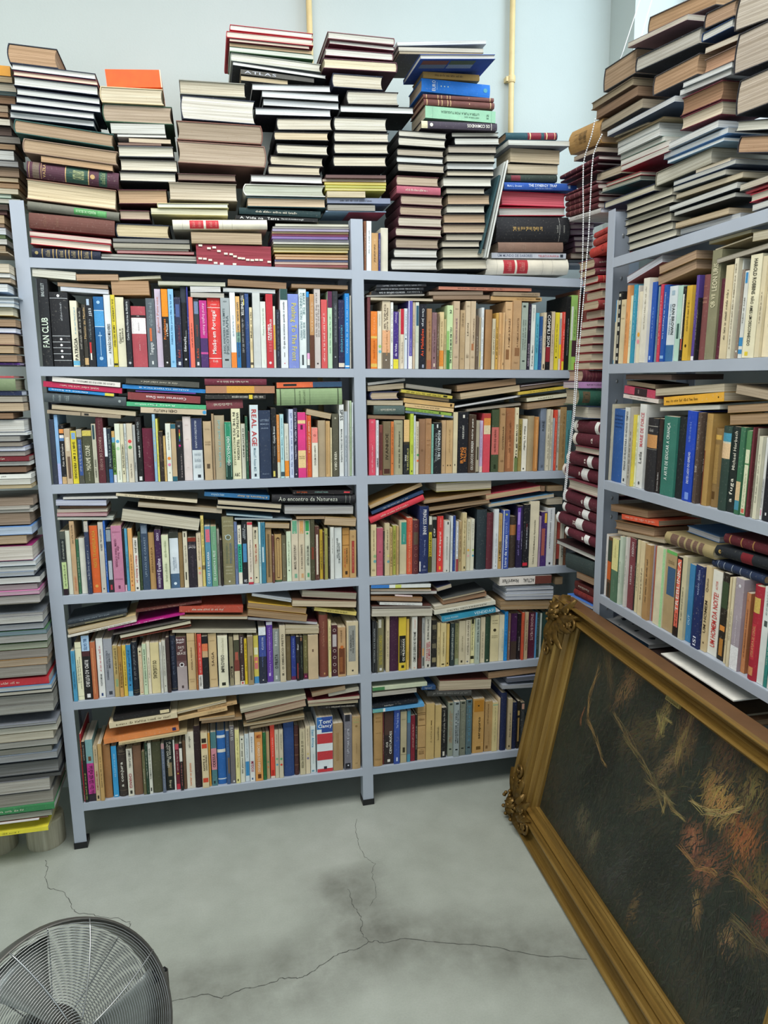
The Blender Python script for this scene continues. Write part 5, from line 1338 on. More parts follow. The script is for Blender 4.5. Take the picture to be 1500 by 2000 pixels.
upright_row('B', 1, """
@700 540 5.769
100 135 230 h 6b3a3e
140 212 392 k e9832f | b .53 .57 d8b45a | u .18 .5 a85018 ^.5,.3 ~ | b .03 .09 d8b45a | u .62 .9 f0b078 ^.5,.3 ~
214 262 390 k dbd5c2 | o .39 9ac06a .7 .6 | o .3 6ab0c0 .7 .6 | u .75 .95 8a8678 ^.5,.25 ~
264 357 275 p d8c9ac | b .24 .57 dca67c | b 0 .24 6f6354 | u .55 .9 6a5c4c ^.6,.28 Corrie Wallace | u .6 .95 7a6c5c ^.32,.26 IRVING | u .2 .52 b88858 ^.6,.3 Negro Rambo | o .13 d8d0c4 .18
359 390 290 p e0e2dc | u .4 .9 5a5a54 ^.5,.35 ~ | o .05 303030 .3
392 450 395 k 453082 | b 0 .17 dcd040 | u .22 .44 e4dcf0 ^.5,.4 da Vinha | d .8 .98 c8b8e0 ^.5,.45 Domingo
452 466 400 k c0bcb0
468 512 365 p ded2bb | b .58 1.0 b82a3a .1 .95 | u .1 .45 7a6c58 ^.5,.35 ~
514 551 360 p d7e0e6 | o .5 30343c .45 | u .55 .95 4a5058 ^.5,.3 ~
553 605 275 p 5b53a6 | b 0 .19 e6e4e0 | b .0 1.0 e6e4ec 0 .2 | u .2 .45 c8c0e4 ^.6,.25 ~
607 634 285 p d0bca0
636 678 290 p c9cdc2 | b .65 .95 32586c .2 .95 | b .4 .65 bcc4b0 .1 .9
681 758 310 p 1a1d27 | d .66 .93 c8ccd0 ^.5,.4 Clave Jorge | u .2 .62 dc5634 ^.5,.5 As Maldições | b .02 .07 8a90a0 .45 .75
760 820 362 k a37c58 | b 0 .15 a5664a | u .3 .8 7a5a3c ^.5,.4 ~
822 877 405 k 86666a | b .04 .1 d8c8b0 .4 .7 | o .2 3a2828 .3 | u .3 .7 5a4044 ^.5,.3 ~
879 904 420 k 6a5644
906 956 400 k d8c393 | b .05 .33 e08e3c | u .4 .85 7a6440 ^.5,.3 ~
958 984 480 k b8aa7c
986 1056 325 p c5dba8 | b .0 .3 3f7a3c .0 .55 | b .3 .6 8ab86c .0 .4 | u .1 .66 3a443c ^.7,.3 EM VOZ DE MOR EM TEU | h .88 .93 38403a ^.6,.4 2
1058 1130 278 p c4ae92 | u .38 .75 7a5c70 ^.5,.3 OS NOVOS DUARTE | h .88 .9 4a4238 ^.5,.5 ~ | h .17 .2 7a6a54 ^.5,.5 ~
1134 1193 378 p bca27c | u .72 .95 5a4630 ^.5,.6 ~ | h .17 .2 8a7450 ^.5,.5 ~
1196 1250 278 p cdbb9e | u .5 .68 6a5c48 ^.5,.35 LEON | h .17 .23 6a5c48 ^.5,.55 ~ | h .92 .94 6a5c48 ^.5,.5 ~
1253 1310 278 p cbb698 | u .38 .75 6a5644 ^.6,.3 A FAMÍLIA PORENTA | h .17 .2 7a6a54 ^.5,.5 ~ | b .28 .38 a8704c .2 .7
1313 1345 440 k 6a5a4c
1347 1371 460 k b3a58a | b .05 .35 d8c840 .7 .95
1373 1402 350 p d9dfe0 | u .05 .9 8a8e90 ^.5,.3 ~
1420 1493 372 h a07a52
@930 540 5.769
170 206 475 k d2c7a8 | u .3 .8 7a7058 ^.5,.4 O NOIVADO
208 239 410 k c69d50 | u .25 .75 3a2c14 ^.5,.4 ~ | o .2 3a2c14 .4
240 272 405 k cca776
273 308 405 k cfab7c | b .08 .12 5a4428 .3 .7
311 388 285 p c9a67b | b .15 .3 8a6240 .2 .7 | u .33 .76 6a5036 ^.6,.36 A FAMÍLIA BORGUEZ | h .88 .9 5a4830 ^.5,.5 ~
391 489 272 p c09c74 | b .2 .32 8a6444 .3 .9 | u .33 .75 7a5c40 ^.6,.26 A FAMÍLIA FORSYTE | h .09 .12 8a6c4c ^.5,.5 ~
491 563 295 p a3b0a4 | u .3 .75 506058 ^.3,.22 CANDICE ATÉ AO CEDO | u .3 .75 506058 ^.68,.22 QUATRO ANOS NA CRUZ | b .12 .14 34403c .3 .7 | b .93 .96 34403c .2 .6
566 598 310 p 2b2438 | u .05 .4 c8b8c8 ^.5,.5 ADENO E OUTROS | u .6 .95 9a90a0 ^.5,.3 ~
601 648 318 p dde2dc | d .75 .95 4a6a64 ^.5,.3 ~ | u .05 .38 3a4844 ^.5,.4 Turma, Meio
650 692 410 k 59a9be | u .3 .8 2a6a80 ^.5,.35 ~
694 732 450 p 245088
734 771 405 k d1c2a6 | u .4 .9 7a6a50 ^.5,.4 ~ | b .02 .1 3a342c .2 .7
774 824 400 p 1c1c1e | d .4 .95 e4e2dc ^.5,.65 COMPILI SION | b .14 .4 8a2a30
826 866 395 k cbb99c
868 917 405 k dfce36 | d .3 .8 5a5418 ^.5,.3 ~ | o .22 2a2810 .35
919 944 410 k d8d4bc | b .3 .9 8a8c90 .2 .8 | b .2 .45 dcc830
946 981 400 k d8463a | b 0 .15 dfc73a | u .2 .7 f0d4c8 ^.6,.4 usina Donna e Julio | d .8 .98 e8b0a0 ^.5,.4 DOMINO
984 1034 222 p 17181b | u .2 .7 a8acb0 ^.6,.2 MODELO DE JOGO DO MI ONTEVO VERTICE
1040 1110 210 p 9cc46a | b .18 .4 4a3038 .3 1 | b 0 .18 a4d060 .4 1 | b .4 .85 d8dccc .0 .35 | u .45 .82 5a8040 ^.65,.25 ~
1112 1136 150 h a5705a
1195 1245 190 r 7c4238
1248 1272 280 h 8a7868
1274 1330 275 p c3c8d4 | u .5 .95 4a4e60 ^.5,.4 ~
""")
upright_row('B', 2, """
@705 730 6
92 170 530 p d0495f | u .05 .55 eab8c0 ^.5,.2 ~ | h .93 .97 e8c0c8 ^.5,.3 ~
173 209 545 p d2d8dc | u .15 .32 30343a ^.5,.6 GIBRE | u .4 .95 7a8288 ^.5,.3 ~
212 254 600 k 7a4038 | b .1 .85 5a3030 .2 .75
256 347 560 p 7d6d51 | u .3 .78 352a1c ^.5,.4 IVANHOE | b .03 .12 4a2c24 .1 .9
349 383 560 p d27a3f | u .4 .9 7a3c18 ^.5,.4 ~ | o .22 3a2010 .35
385 490 545 h a5a184 | u .12 .8 34342a ^.6,.28 os muros do desespero | h .93 .95 4a4838 ^.5,.5 ~ | u .02 .06 34342a ^.5,.4 ~
498 566 540 p 1f2226 | b .6 1.0 d8b47c | b .55 .6 3a3428 | u .08 .48 d8d080 ^.7,.3 O ESCÂNDALO | u .25 .36 e0e0d8 ^.35,.3 MORIS
568 612 470 p c3d34a | u .35 .5 4a5818 ^.5,.4 ~ | u .6 .95 98a838 ^.5,.3 ~ | b .04 .07 3a4818 .4 .7
614 636 490 p d4dcdc
638 674 560 k d9ceb4 | o .37 4a9a60 .75 .7 | o .26 e0704a .75 .7 | u .5 .92 5a5444 ^.5,.4 ~
676 748 530 k 9a7456 | o .43 7a5a40 .4
750 818 525 k a37a55 | h .9 .92 7a5434 ^.5,.6 ~ | h .6 .62 7a5434 ^.5,.6 ~ | h .52 .54 7a5434 ^.5,.6 ~
820 846 590 k 7ab0a0
849 937 575 p 1c1f22 | d .27 .85 d4dcdc ^.68,.34 REGINALD HILL | d .25 .8 a8b4b4 ^.3,.2 OS ENGAVETADOS | b .9 .97 c8ccc8 .35 .55
939 988 545 k c0a078 | o .15 4a3a24 .25
990 1070 545 k c6a475 | o .15 4a3a24 .2 .3 | o .15 4a3a24 .2 .7 | u .4 .85 9a7c50 ^.5,.2 ~
1072 1124 450 p d3c6a2 | b .12 .15 3a3424 .4 .6
1126 1247 445 p 191c22 | u .16 .42 e28a3c ^.4,.3 IRVING | u .18 .42 e28a3c ^.7,.28 WALLACE | u .56 .78 d8d8d0 ^.5,.2 O FILHO DE CAPRAT | b .9 .95 d8d4c8 .45 .65
1249 1337 480 p 49382b | u .05 .55 e6e2d6 ^.5,.36 OS LOUCOS MORREM | u .58 .93 e6e2d6 ^.5,.34 mário puzo | o .86 d8c8b0 .1
1340 1378 550 k a9a08a | b .25 .5 4a4438 .3 .8 | b .0 .02 3a3428
1380 1418 550 p c2b5d3 | u .3 .8 8a7aa0 ^.5,.3 ~ | b 0 .12 d8d0c0
@920 730 6
130 215 465 p ce4b58 | b .65 .8 d7c7a3 | b .8 .92 d59049 | b .92 1.0 b0443c
228 313 420 p 435238 | b .28 .72 c06a62 | u .32 .68 3a2020 ^.5,.24 OS RIOS DO GOLFO | b .05 .12 24301c .4 .7
316 386 400 k b28d63 | u .35 .72 5a4228 ^.6,.3 GOVERNAR | h .89 .92 5a4228 ^.5,.6 ~ | h .16 .2 6a5034 ^.5,.6 ~
388 490 400 k a06a45 | u .3 .8 6a4028 ^.5,.25 ~ | b .05 .5 b98058 .3 .6
492 539 395 p ddd3b0 | b 0 .22 6a7a4a | u .22 .55 343424 ^.5,.7 Inge | u .56 .74 4a4838 ^.5,.5 MAVIS | o .9 8a4a3a .3
541 583 530 k 9a8a4c | u .4 .9 4a4220 ^.5,.4 GUILHERME IBNETAS
585 642 530 k ddd9c9 | d .4 .86 4a4840 ^.5,.36 Kleber La Thuillier | b .03 .06 3a3a34 .3 .6
645 722 495 h a09070
724 774 505 k b9814a | b .05 .95 d8a468 .35 .6
790 860 405 h 707b8c | h .76 .8 30363e ^.5,.5 FLERS | u .64 .78 30363e ^.5,.35 FLERS | h .05 .1 3c424a ^.5,.35 ~
870 906 415 k d6cdb4 | u .2 .9 6a624c ^.5,.35 ~ | o .08 3a342a .25
908 933 420 k d8d0b8 | u .2 .8 5a5240 ^.5,.35 ~
936 956 520 p a8aeb8
958 988 425 k d8523f | u .1 .9 e8a890 ^.5,.3 ~
990 1018 420 k d5d2c4 | u .3 .9 6a665a ^.5,.35 ~ | b .04 .08 3a3830 .3 .6
1020 1090 390 k a98a5c | u .2 .9 8a6c44 ^.5,.4 ~
1095 1150 430 p 5a9aa0
""")
upright_row('B', 3, """
@710 925 6.25
90 157 625 k d0bf95 | o .39 8aa878 .6 .75 | o .29 6aa0a0 .6 .75 | u .5 .9 6a5c3c ^.5,.25 ~ | h .1 .15 6a5c3c ^.5,.5 ~
160 238 665 k b3586a | o .5 7a3c48 .3 | b .2 .205 d88a98
240 256 700 k 3a3634
258 318 610 k cfbe96 | o .38 c8c078 .6 .75 | o .27 6a9aa0 .6 .75 | u .5 .88 5a5038 ^.5,.35 ~
320 353 660 k c5a870 | u .25 .9 4a3c20 ^.5,.35 PEL'O LODO | o .2 2c2414 .35
355 394 635 k acae52 | u .25 .9 3c4018 ^.5,.35 ~ | o .2 2c2c10 .35
396 430 640 k b99a6a
436 522 575 p cfc4a0 | b .56 .97 3a9080 .25 .98 | u .6 .75 c8e0d8 ^.6,.18 ~
526 592 540 p d65a3c | u .04 .75 e2a078 ^.5,.4 FERNANDO PESSOA O BANQUEIRO | u .78 .97 e09878 ^.5,.35 ~
595 676 570 r 5c2b2f | o .9 8a5c50 .5 | o .9 5c2b2f .38 | b .55 .78 5a4a3c .15 .85 | o .48 8a5c50 .5 | o .48 5c2b2f .38 | o .35 8a5c50 .5 | o .35 5c2b2f .38 | o .22 8a5c50 .5 | o .22 5c2b2f .38 | o .08 8a5c50 .5 | o .08 5c2b2f .38
682 790 400 h 212e5c | d .58 .95 d8d8dc ^.55,.4 PRINCESS ANNE | d .27 .5 8a94b8 ^.55,.22 Brian Hoey | h .09 .12 b0b4c8 ^.55,.2 B | h .04 .07 8a94b8 ^.55,.5 ~ | b .03 .18 d8d8d4 0 .12
792 828 520 p d8c630 | b 0 .28 4a4a24 | b .85 1.0 d4d0c0 | b .72 .85 3a3834 | u .28 .68 303024 ^.5,.6 FERNANDO
832 884 530 p 96968a | b .62 .95 1e2020 | u .65 .8 d0d0c8 ^.5,.4 CEF
893 966 520 p cb3b38 | u .2 .72 f0dcd4 ^.5,.45 O Animal Imperial | b .04 .1 e0a040 .35 .65 | u .8 .96 e8b0a8 ^.5,.35 ~
968 1046 578 p d4d3cb | u .25 .7 5a5a58 ^.5,.2 OS FACTORES DE HOJE | b .93 .98 303430 .5 .75 | b .02 .05 4a4a48 .4 .6
1055 1082 520 p d8e0e2
1084 1113 515 p 2d4a94 | u .2 .6 a8b8dc ^.5,.3 ~
1115 1152 585 p cbc8c0 | b .3 .9 e0e4e8 .1 .8 | u .35 .9 4a5068 ^.45,.3 ~ | b 0 .25 a04448
1154 1190 580 k b39a70 | u .2 .85 3a301c ^.5,.35 ~ | o .2 2a2214 .3
1192 1246 480 p d0be90 | u .3 .9 7a6a3c ^.5,.35 ~ | b .04 .08 3a3420 .5 .8
1248 1296 558 k d6d0b4 | o .4 dca848 .6 | o .29 d8a8a0 .6 | u .6 .95 6a664c ^.5,.3 ~
1298 1342 555 k d8d6c2 | o .4 9ab85a .6 .7 | o .29 4a98b0 .6 .7 | u .6 .95 6a6858 ^.5,.3 ~
@920 925 6.25
60 180 440 h 2d3a40
182 262 480 r 5f2630 | h .9 .91 9a6058 ^.5,.5 ~ | h .82 .83 9a6058 ^.5,.5 ~
266 322 435 p d9dee0 | u .1 .6 a0a8ac ^.5,.3 ~ | o .05 3a3e40 .2
324 366 490 k bd9a5e | u .15 .5 3a2e14 ^.5,.6 LA HIPNOSIS | u .6 .9 8a6c3c ^.5,.25 ~
372 452 450 p 3d55a5 | u .03 .58 e0e8f4 ^.5,.42 Livro de receitas | d .6 .8 8a9cd0 ^.5,.3 2010 | o .93 a8b060 .35 | b 0 1 d8e0ec 0 .12
455 540 525 r 3f342b | b .64 .84 a87040 .05 .95
543 614 395 p 2a2444 | b .45 .97 6a4aa8 .0 .6 | b .7 .9 b098d8 .1 .45 | u .2 .7 8a7ab8 ^.3,.3 ~ | u .3 .6 c8c4dc ^.85,.12 ~
616 697 378 p 151720 | u .3 .65 c8ccd4 ^.55,.16 GABRIEL E HELENA | u .6 .7 c83a40 ^.5,.2 ~ | b .03 .08 c83040 .0 .8
699 808 340 p d8cfb4 | u .05 .32 7a7460 ^.5,.25 Uma Longa | u .3 .72 5a5444 ^.55,.22 a Mulheres Apaixonadas
812 836 520 p a890a8
838 908 470 p 432a66 | b .2 .7 a05a50 .1 .7 | b .8 .98 d8b040 .55 .95
910 996 418 p d4d6d8 | u .3 .75 4a4c50 ^.45,.2 A FORÇA DOS SONHOS | u .78 .97 4a5468 ^.45,.24 ~ | b .02 .06 303438 .4 .65
1000 1028 500 p b5a898
1032 1068 590 p a04038 | b .0 .14 2a2424
1070 1118 600 p c8c4b4 | u .2 .4 30302c ^.5,.5 Paul B
1120 1150 640 p 8a5840
""")
upright_row('B', 4, """
@710 1110 6.818
118 168 700 h 232527 | u .2 .85 a8acac ^.5,.4 HISTÓRIA DAS RELIGIÕES | b .02 .97 8a8e8e .12 .17 | b .02 .97 8a8e8e .83 .88
172 186 720 p 4a4a44
188 268 680 p 7f7a58 | b .84 1.0 c8c4b4 .1 .6 | u .15 .7 b8a83c ^.5,.45 ESTES EU RECORDO | b .03 .08 d8d4c8 .3 .7
300 344 640 p d5c5a2
346 464 630 h 43203a
466 566 655 p dcc03f | b .15 .66 1d1d1b .05 .95 | u .18 .6 e8e4d8 ^.65,.3 OS MILENARIOS | u .3 .6 b0ac9c ^.3,.14 ~ | b .05 .1 2a2818 .35 .75
568 604 675 p d9b656 | u .2 .35 7a6428 ^.5,.4 ~
642 712 645 p dcdad0 | u .15 .72 34342f ^.5,.5 CRIMES DE GUERRA NO VIETNAME | u .78 .95 d0886c ^.5,.36 ~ | o .04 d8a890 .3
720 770 640 k 4a3428 | u .2 .55 a84a34 ^.5,.4 ~ | b .0 .2 6a3a30
772 810 660 p a5a7a5 | b .05 .22 4a5048 .3 .8 | b .25 .4 c89a60 .1 .8 | u .7 .9 4a4c4c ^.5,.4 ~
812 894 645 p cfcbbd | u .14 .5 b83a50 ^.36,.34 TODOS OS DIAS | u .14 .52 b83a50 ^.72,.32 DA MINHA VIDA | u .56 .95 3a3a34 ^.5,.3 IRVING WALLACE | b .02 .07 30302c .4 .7
902 970 690 k 262421 | b .8 .9 6a6450 .1 .9 | b .4 .5 6a6450 .1 .9 | b .1 .2 8a8060 .1 .9 | h .6 .7 6a6450 ^.5,.6 ~
978 1016 730 k d2c08e
1018 1094 730 k d4c28e | u .25 .8 6a5c34 ^.5,.25 A RAINHA DAS BARRICADAS | b .05 .08 3a3018 .2 .7
1096 1138 740 k c9ac62 | b .05 .09 3a2c14 .3 .7
1152 1206 735 k 2e3a3a | u .15 .9 c0c8c0 ^.5,.45 NAVEGADORES DO ESPAÇO
1210 1260 730 k 8a8a60 | u .35 .95 3a3c24 ^.5,.3 The Third Day | b 0 .15 98a080
@880 1110 6.818
105 190 700 k cec3a4 | u .3 .66 7a7054 ^.5,.2 ~ | b .05 .1 3a3424 .3 .6
192 256 690 k d1c7ac | u .22 .98 7a7260 ^.5,.4 CASTELO DE CRAVEIRAS | b .05 .08 4a5870 .3 .6
258 310 680 k d3cc9a | d .3 .9 4a4828 ^.5,.35 The Heart Black Wood-Lover Years | b .1 .17 2a2a1c .05 .95 | b .9 1 2a2a1c .2 .8
312 382 670 p b3bfb2 | d .48 .98 2c3a38 ^.5,.45 RAIN ON THE ROSES | d .1 .44 6a7c74 ^.5,.25 ~
388 450 650 k d2c6a8 | u .1 .7 8a8068 ^.5,.25 ~
454 516 645 h 28402f | o .05 c8c4a8 .4
519 632 625 p dccfa3 | h .88 .9 4a4428 ^.5,.6 A Lenda | h .82 .84 4a4428 ^.5,.6 do Trono | o .68 3a3424 .36 | h .55 .57 4a4428 ^.5,.7 Cavaleiro | h .51 .53 4a4428 ^.5,.7 Negro
634 700 620 p d4ccb0 | u .2 .7 8ab0b8 ^.7,.25 ~
704 748 575 p 2284ca | u .3 .95 1a4478 ^.5,.3 ~
752 785 600 p 7d6156
790 870 600 p 45224a pg=d8b48c | b 0 .4 44362f | h .92 .94 b0a0a8 ^.7,.25 ~
872 925 605 p 201c20 | u .2 .5 c8c4c0 ^.5,.25 ~
928 966 590 p c8553b
970 1018 585 p c5ab88 | u .2 .85 5a4634 ^.5,.35 ~
1020 1110 590 p 5a2538 pg=d8a890 | d .4 .97 c8a0a0 ^.5,.4 SPADONS IN MEATS
1112 1122 590 p 5a98c8
1124 1170 600 p 3c4a44 | u .2 .9 8a9890 ^.4,.3 ~
1172 1196 600 p c4ccc4
1200 1290 580 h 24403a
""")
upright_row('B', 5, """
@710 1310 7.895
158 298 655 h b18d5b | h .9 .93 7a5c30 ^.5,.6 ~ | h .83 .86 7a5c30 ^.5,.6 ~ | h .62 .64 7a5c30 ^.5,.6 ~ | h .12 .15 8a6c40 ^.5,.7 ~
300 312 640 p 6a2a30
315 460 620 p 2a2122 pg=c89c78 | b .55 .96 4a3630 .05 .95 | u .19 .62 e4e0d4 ^.66,.3 CENTURIÕES | u .32 .42 e4e0d4 ^.3,.22 OS | b .04 .09 d8d4c8 .35 .65
463 558 595 p 354f9b | u .66 .93 a8bce4 ^.55,.34 The Tour to Asia | b .05 .12 c8d4ec .4 .65
566 662 630 p b8ad8c | b .2 .3 3a3424 .35 .75 | h .84 .86 4a4430 ^.5,.7 ~ | b .16 .165 4a4430
668 720 600 p 5c6c80 | b .75 .97 4a88a0 | b .0 .15 4a88a0
723 790 690 k 7d2030 | u .3 .8 d8a8a0 ^.5,.3 ~
792 826 680 k 26241f
828 950 540 p bb9865 | b .86 .87 5a4020 | b .83 .84 5a4020 | h .73 .77 5a4020 ^.5,.7 ~ | b .63 .64 5a4020 | b .22 .23 5a4020 | h .1 .2 6a4c28 ^.5,.7 ~
955 1085 510 p c3a76e | u .3 .7 7a6438 ^.62,.14 A GATA DE MIM
1092 1190 530 p c4aa72
1194 1270 570 p 191918 | u .3 .95 b8b4a8 ^.5,.3 ~ | b .03 .12 c8c4b8 .3 .7
1292 1372 490 p 8c9282 | u .25 .85 a87c58 ^.35,.28 UMA NOVA HISTÓRIA | u .25 .8 a87c58 ^.68,.26 ANEDOTAS DA VIDA | b .12 .145 2c302a .3 .75 | b .95 .98 2c302a .25 .8
1380 1470 480 p 98a2a2 | u .25 .8 2a3032 ^.35,.28 ORGANIZAR A VIDA | u .25 .85 2a3032 ^.68,.28 MEIO SÉCULO DE HISTÓRIA | b .12 .145 202628 .3 .75 | b .95 .98 202628 .25 .8
@870 1300 7.5
200 286 520 p 757969 | u .3 .9 9a9c88 ^.5,.26 ~ | b .12 .145 2c302a .3 .75 | b .95 .98 2c302a .25 .8
292 376 500 p 556c72 | u .25 .9 5a90a8 ^.5,.4 ~ | b .12 .145 20282c .3 .75 | b .95 .98 20282c .25 .8
386 552 485 p c59a5a | b .76 .97 b07a2e .1 .95 | u .26 .66 2e2410 ^.62,.26 aeroporto | o .87 2e2410 .14 | b .06 .12 6a4c20 .35 .75
562 668 525 k b79463 | u .55 .95 6a4e2c ^.4,.2 ~ | b .06 .12 7a5a34 .2 .5 | u .1 .4 8a6a40 ^.6,.12 ~
674 752 540 k d3c28d | b .94 .96 8ab090 | u .2 .9 8a8458 ^.5,.16 ~
755 786 480 h d0b894
790 878 400 h 1e2748
900 962 490 k bba886 | u .25 .75 3a3020 ^.5,.3 ~ | b .05 .09 3a3020 .3 .6
964 1030 540 h 1b2340
1032 1072 520 k 29241f | b .7 .8 b0935c .1 .9 | b .15 .65 9a7c4c .2 .9
1078 1140 540 k 3a3c3c | b .85 .97 c89a84 .3 .9 | u .2 .8 6a6e6e ^.5,.3 ~
""")
upright_row('C', 1, """
@1170 450 4.545
82 107 620 p e2d8bd | b .66 1.0 2b8fca | b .0 .06 4aa0cc
108 166 545 h 1d1c1d | b .05 .1 b8b4a4 .2 .8 | b .15 .22 b8b4a4 .2 .8 | b .28 .4 a8a494 .3 .7 | b .46 .52 b8b4a4 .2 .8 | b .58 .64 b8b4a4 .2 .8 | b .7 .76 a8a494 .3 .7 | b .82 .88 b8b4a4 .2 .8 | b .93 .97 b8b4a4 .2 .8
169 210 615 k dac8a1 | h .7 .72 6a5a3c ^.5,.7 ~ | h .9 .93 6a5a3c ^.5,.5 ~
212 233 490 p dd9a60
235 268 580 p d9ddbf
270 301 485 p 3697b5 | u .3 .9 a0d0dc ^.5,.3 ~
303 318 490 p e0dcd4
320 348 545 k d9d0b8 | o .4 e0a040 .8 | o .3 e0909a .8
350 402 425 p e1dccd | u .4 .9 8a8470 ^.5,.2 ~
404 472 460 p 1c4fa8 | u .3 .7 88a8dc ^.5,.25 ~ | b .03 .08 a8c0e4 .2 .5
486 502 500 p 7a9098
504 528 480 p c63a52
534 566 485 p 2355a6 | d .3 .9 d0d8e8 ^.5,.35 Historias de Papagaio Lua | b .04 .08 8ab0dc
569 652 495 p d5dee1 | b 0 .22 3c6a96 | d .36 .76 2c3438 ^.66,.36 DAN BROWN | d .36 .76 7a98ac ^.3,.2 DIGITAL FORTRESS | b .88 .94 9ab0bc .3 .7
656 700 490 p b0d0c0 | b .3 .5 3a5850 .2 .7
702 728 500 p 22211f | b .3 .9 d8d8cc .0 .5 | b .15 .3 c86050 .3 .7
732 780 490 p d8af3d | u .4 .8 5a4410 ^.5,.35 ~ | o .2 3a2c0c .35
783 832 400 h 584490 | b 0 .05 e0dce4 | u .4 .8 8a78b8 ^.5,.3 ~
834 846 600 p 202024
848 922 395 r 794644 | h .67 .7 c89a80 ^.5,.6 ~ | h .72 .74 c89a80 ^.5,.6 ~ | h .86 .88 a87060 ^.5,.5 ~
930 1011 175 p 89866a | u .48 .6 dcd4b0 ^.5,.6 QB VII | u .63 .88 d8d0b0 ^.5,.55 LEON URIS
1012 1057 430 h 5b2434
1060 1122 310 p d8c8a4
1124 1162 250 p dcd4bc | u .1 .45 5a4c34 ^.5,.35 ~ | u .45 .95 6a5c44 ^.5,.3 O BELO INIMIGO DA VIDA
1164 1196 260 p d8dcd8 | u .2 .9 7a98b0 ^.5,.3 ~
1198 1224 350 p 8a7a6c | o .08 e0e0d8 .5
1227 1262 360 p d7d8d2 | b .14 .24 3c84b4 | b .05 .1 3c84b4 | b .86 .98 3c84b4 .2 .8 | u .4 .7 5a5c58 ^.5,.3 TUDO SE SABE
1264 1366 215 p e0d9bb | d .62 .96 33332a ^.5,.36 HAROLD ROBBINS | d .12 .6 33332a ^.5,.38 NÃO AMES UM DESCONHECIDO | b .02 .06 d8c040 .2 .5
1370 1412 230 p dacdac
1414 1520 205 p ded0b0 | u .3 .8 9a8460 ^.5,.18 ~
1522 1600 250 p cdbd9c
1602 1660 260 p 6a3430
""")
upright_row('C', 2, """
@1170 700 4.545
33 66 405 p c4bda6 | d .4 .9 4a4a3c ^.5,.5 WITTGENSTEIN · MOORE
70 192 450 h 2d5a9c | h .9 .92 14305c ^.5,.7 TRABALHO | h .85 .87 14305c ^.5,.7 MATERIAL | h .8 .82 14305c ^.5,.7 NATURAIS | h .75 .77 14305c ^.5,.6 INFANTIL
195 237 435 p dde0dc | u .18 .95 5a6068 ^.5,.45 PENSAR OS FILHOS PARA OS NOSSOS TEMPOS | b .03 .07 303438 .3 .6
240 262 430 p b4aea2 | u .1 .7 4a463c ^.5,.45 ~
264 281 500 p e0cc50
283 319 505 p d8ddc6 | u .3 .9 6a7058 ^.5,.35 ~ | o .05 5aa080 .4
321 377 405 p e0e0dc | u .3 .44 5a5a58 ^.5,.45 Leila | u .5 .9 c8626a ^.5,.5 MARIE DE FORCE | o .06 5a5a58 .3
385 472 530 h 262528 | b .6 .78 c28d58 | b .89 .9 98948c | b .58 .585 98948c | h .82 .86 c8c4bc ^.5,.4 ~
476 532 535 p 231e1e | u .03 .28 c8c4c0 ^.5,.3 Lawrence Sanders | b .7 .98 3a2c28 .2 .8
536 650 515 p 38786a | u .2 .92 e2ebe4 ^.4,.28 A ARTE DE EDUCAR A CRIANÇA
653 727 515 h 1b2224
730 812 465 p 1e45b2 | u .2 .55 dbe2f2 ^.5,.4 DESTE LADO DO ESPELHO | u .66 .88 8aa4e0 ^.4,.22 ~ | b .02 .1 7a98e0 .3 .7
820 850 480 p 5c4c42 | u .35 .42 d8d0c8 ^.5,.5 LUZ | u .6 .9 a89c90 ^.5,.4 ~
852 888 480 p 2f2422 | u .36 .5 e0d8d0 ^.5,.5 mãe Eva | u .6 .9 a8988c ^.5,.35 ~
890 942 490 h b08c50 | b .0 .6 7a4028 .0 .25
944 1032 620 r 8a6d42 | b .86 .92 c8a050 .1 .9 | b .1 .2 5a4020 .3 .7 | b .3 .8 9c7c48 .2 .8
1040 1110 600 h 30443c | b .82 .92 4a90a8 | b .62 .8 d8b890 | b .8 .82 c8c4b0
1112 1190 605 p 1f2a28 | u .12 .4 e0dccc ^.5,.6 a fuga | u .5 .95 d0ccbc ^.5,.42 Michael Horbach
1192 1232 610 p 3c6c50 | b .16 .38 d2b68c | b .05 .16 4c8ca0
1236 1290 640 p 5a8a5c | b .02 .6 d8d8b8 .1 .9 | b .62 .78 d8d8b8 .1 .9 | u .1 .5 8a9868 ^.5,.2 ~ | b .03 .08 d06858 .2 .8
1292 1310 610 h 6a2c34
1312 1352 620 h 95907f | u .1 .6 5a5648 ^.5,.4 ~
1355 1388 690 p d9d5bd | u .2 .8 6a6858 ^.5,.3 ~
1390 1440 700 p dcdcdc | u .15 .5 3a3c44 ^.5,.4 EVANGELHO DE AZEVEDO | b .05 .12 d07898 .3 .7
1442 1560 605 p 1e1e26 | u .45 .75 d8d8d8 ^.6,.16 ~ | b .06 .09 d8d8d8 .2 .3
1562 1640 640 p 8a3438
1642 1720 620 p d4c8a8
""")
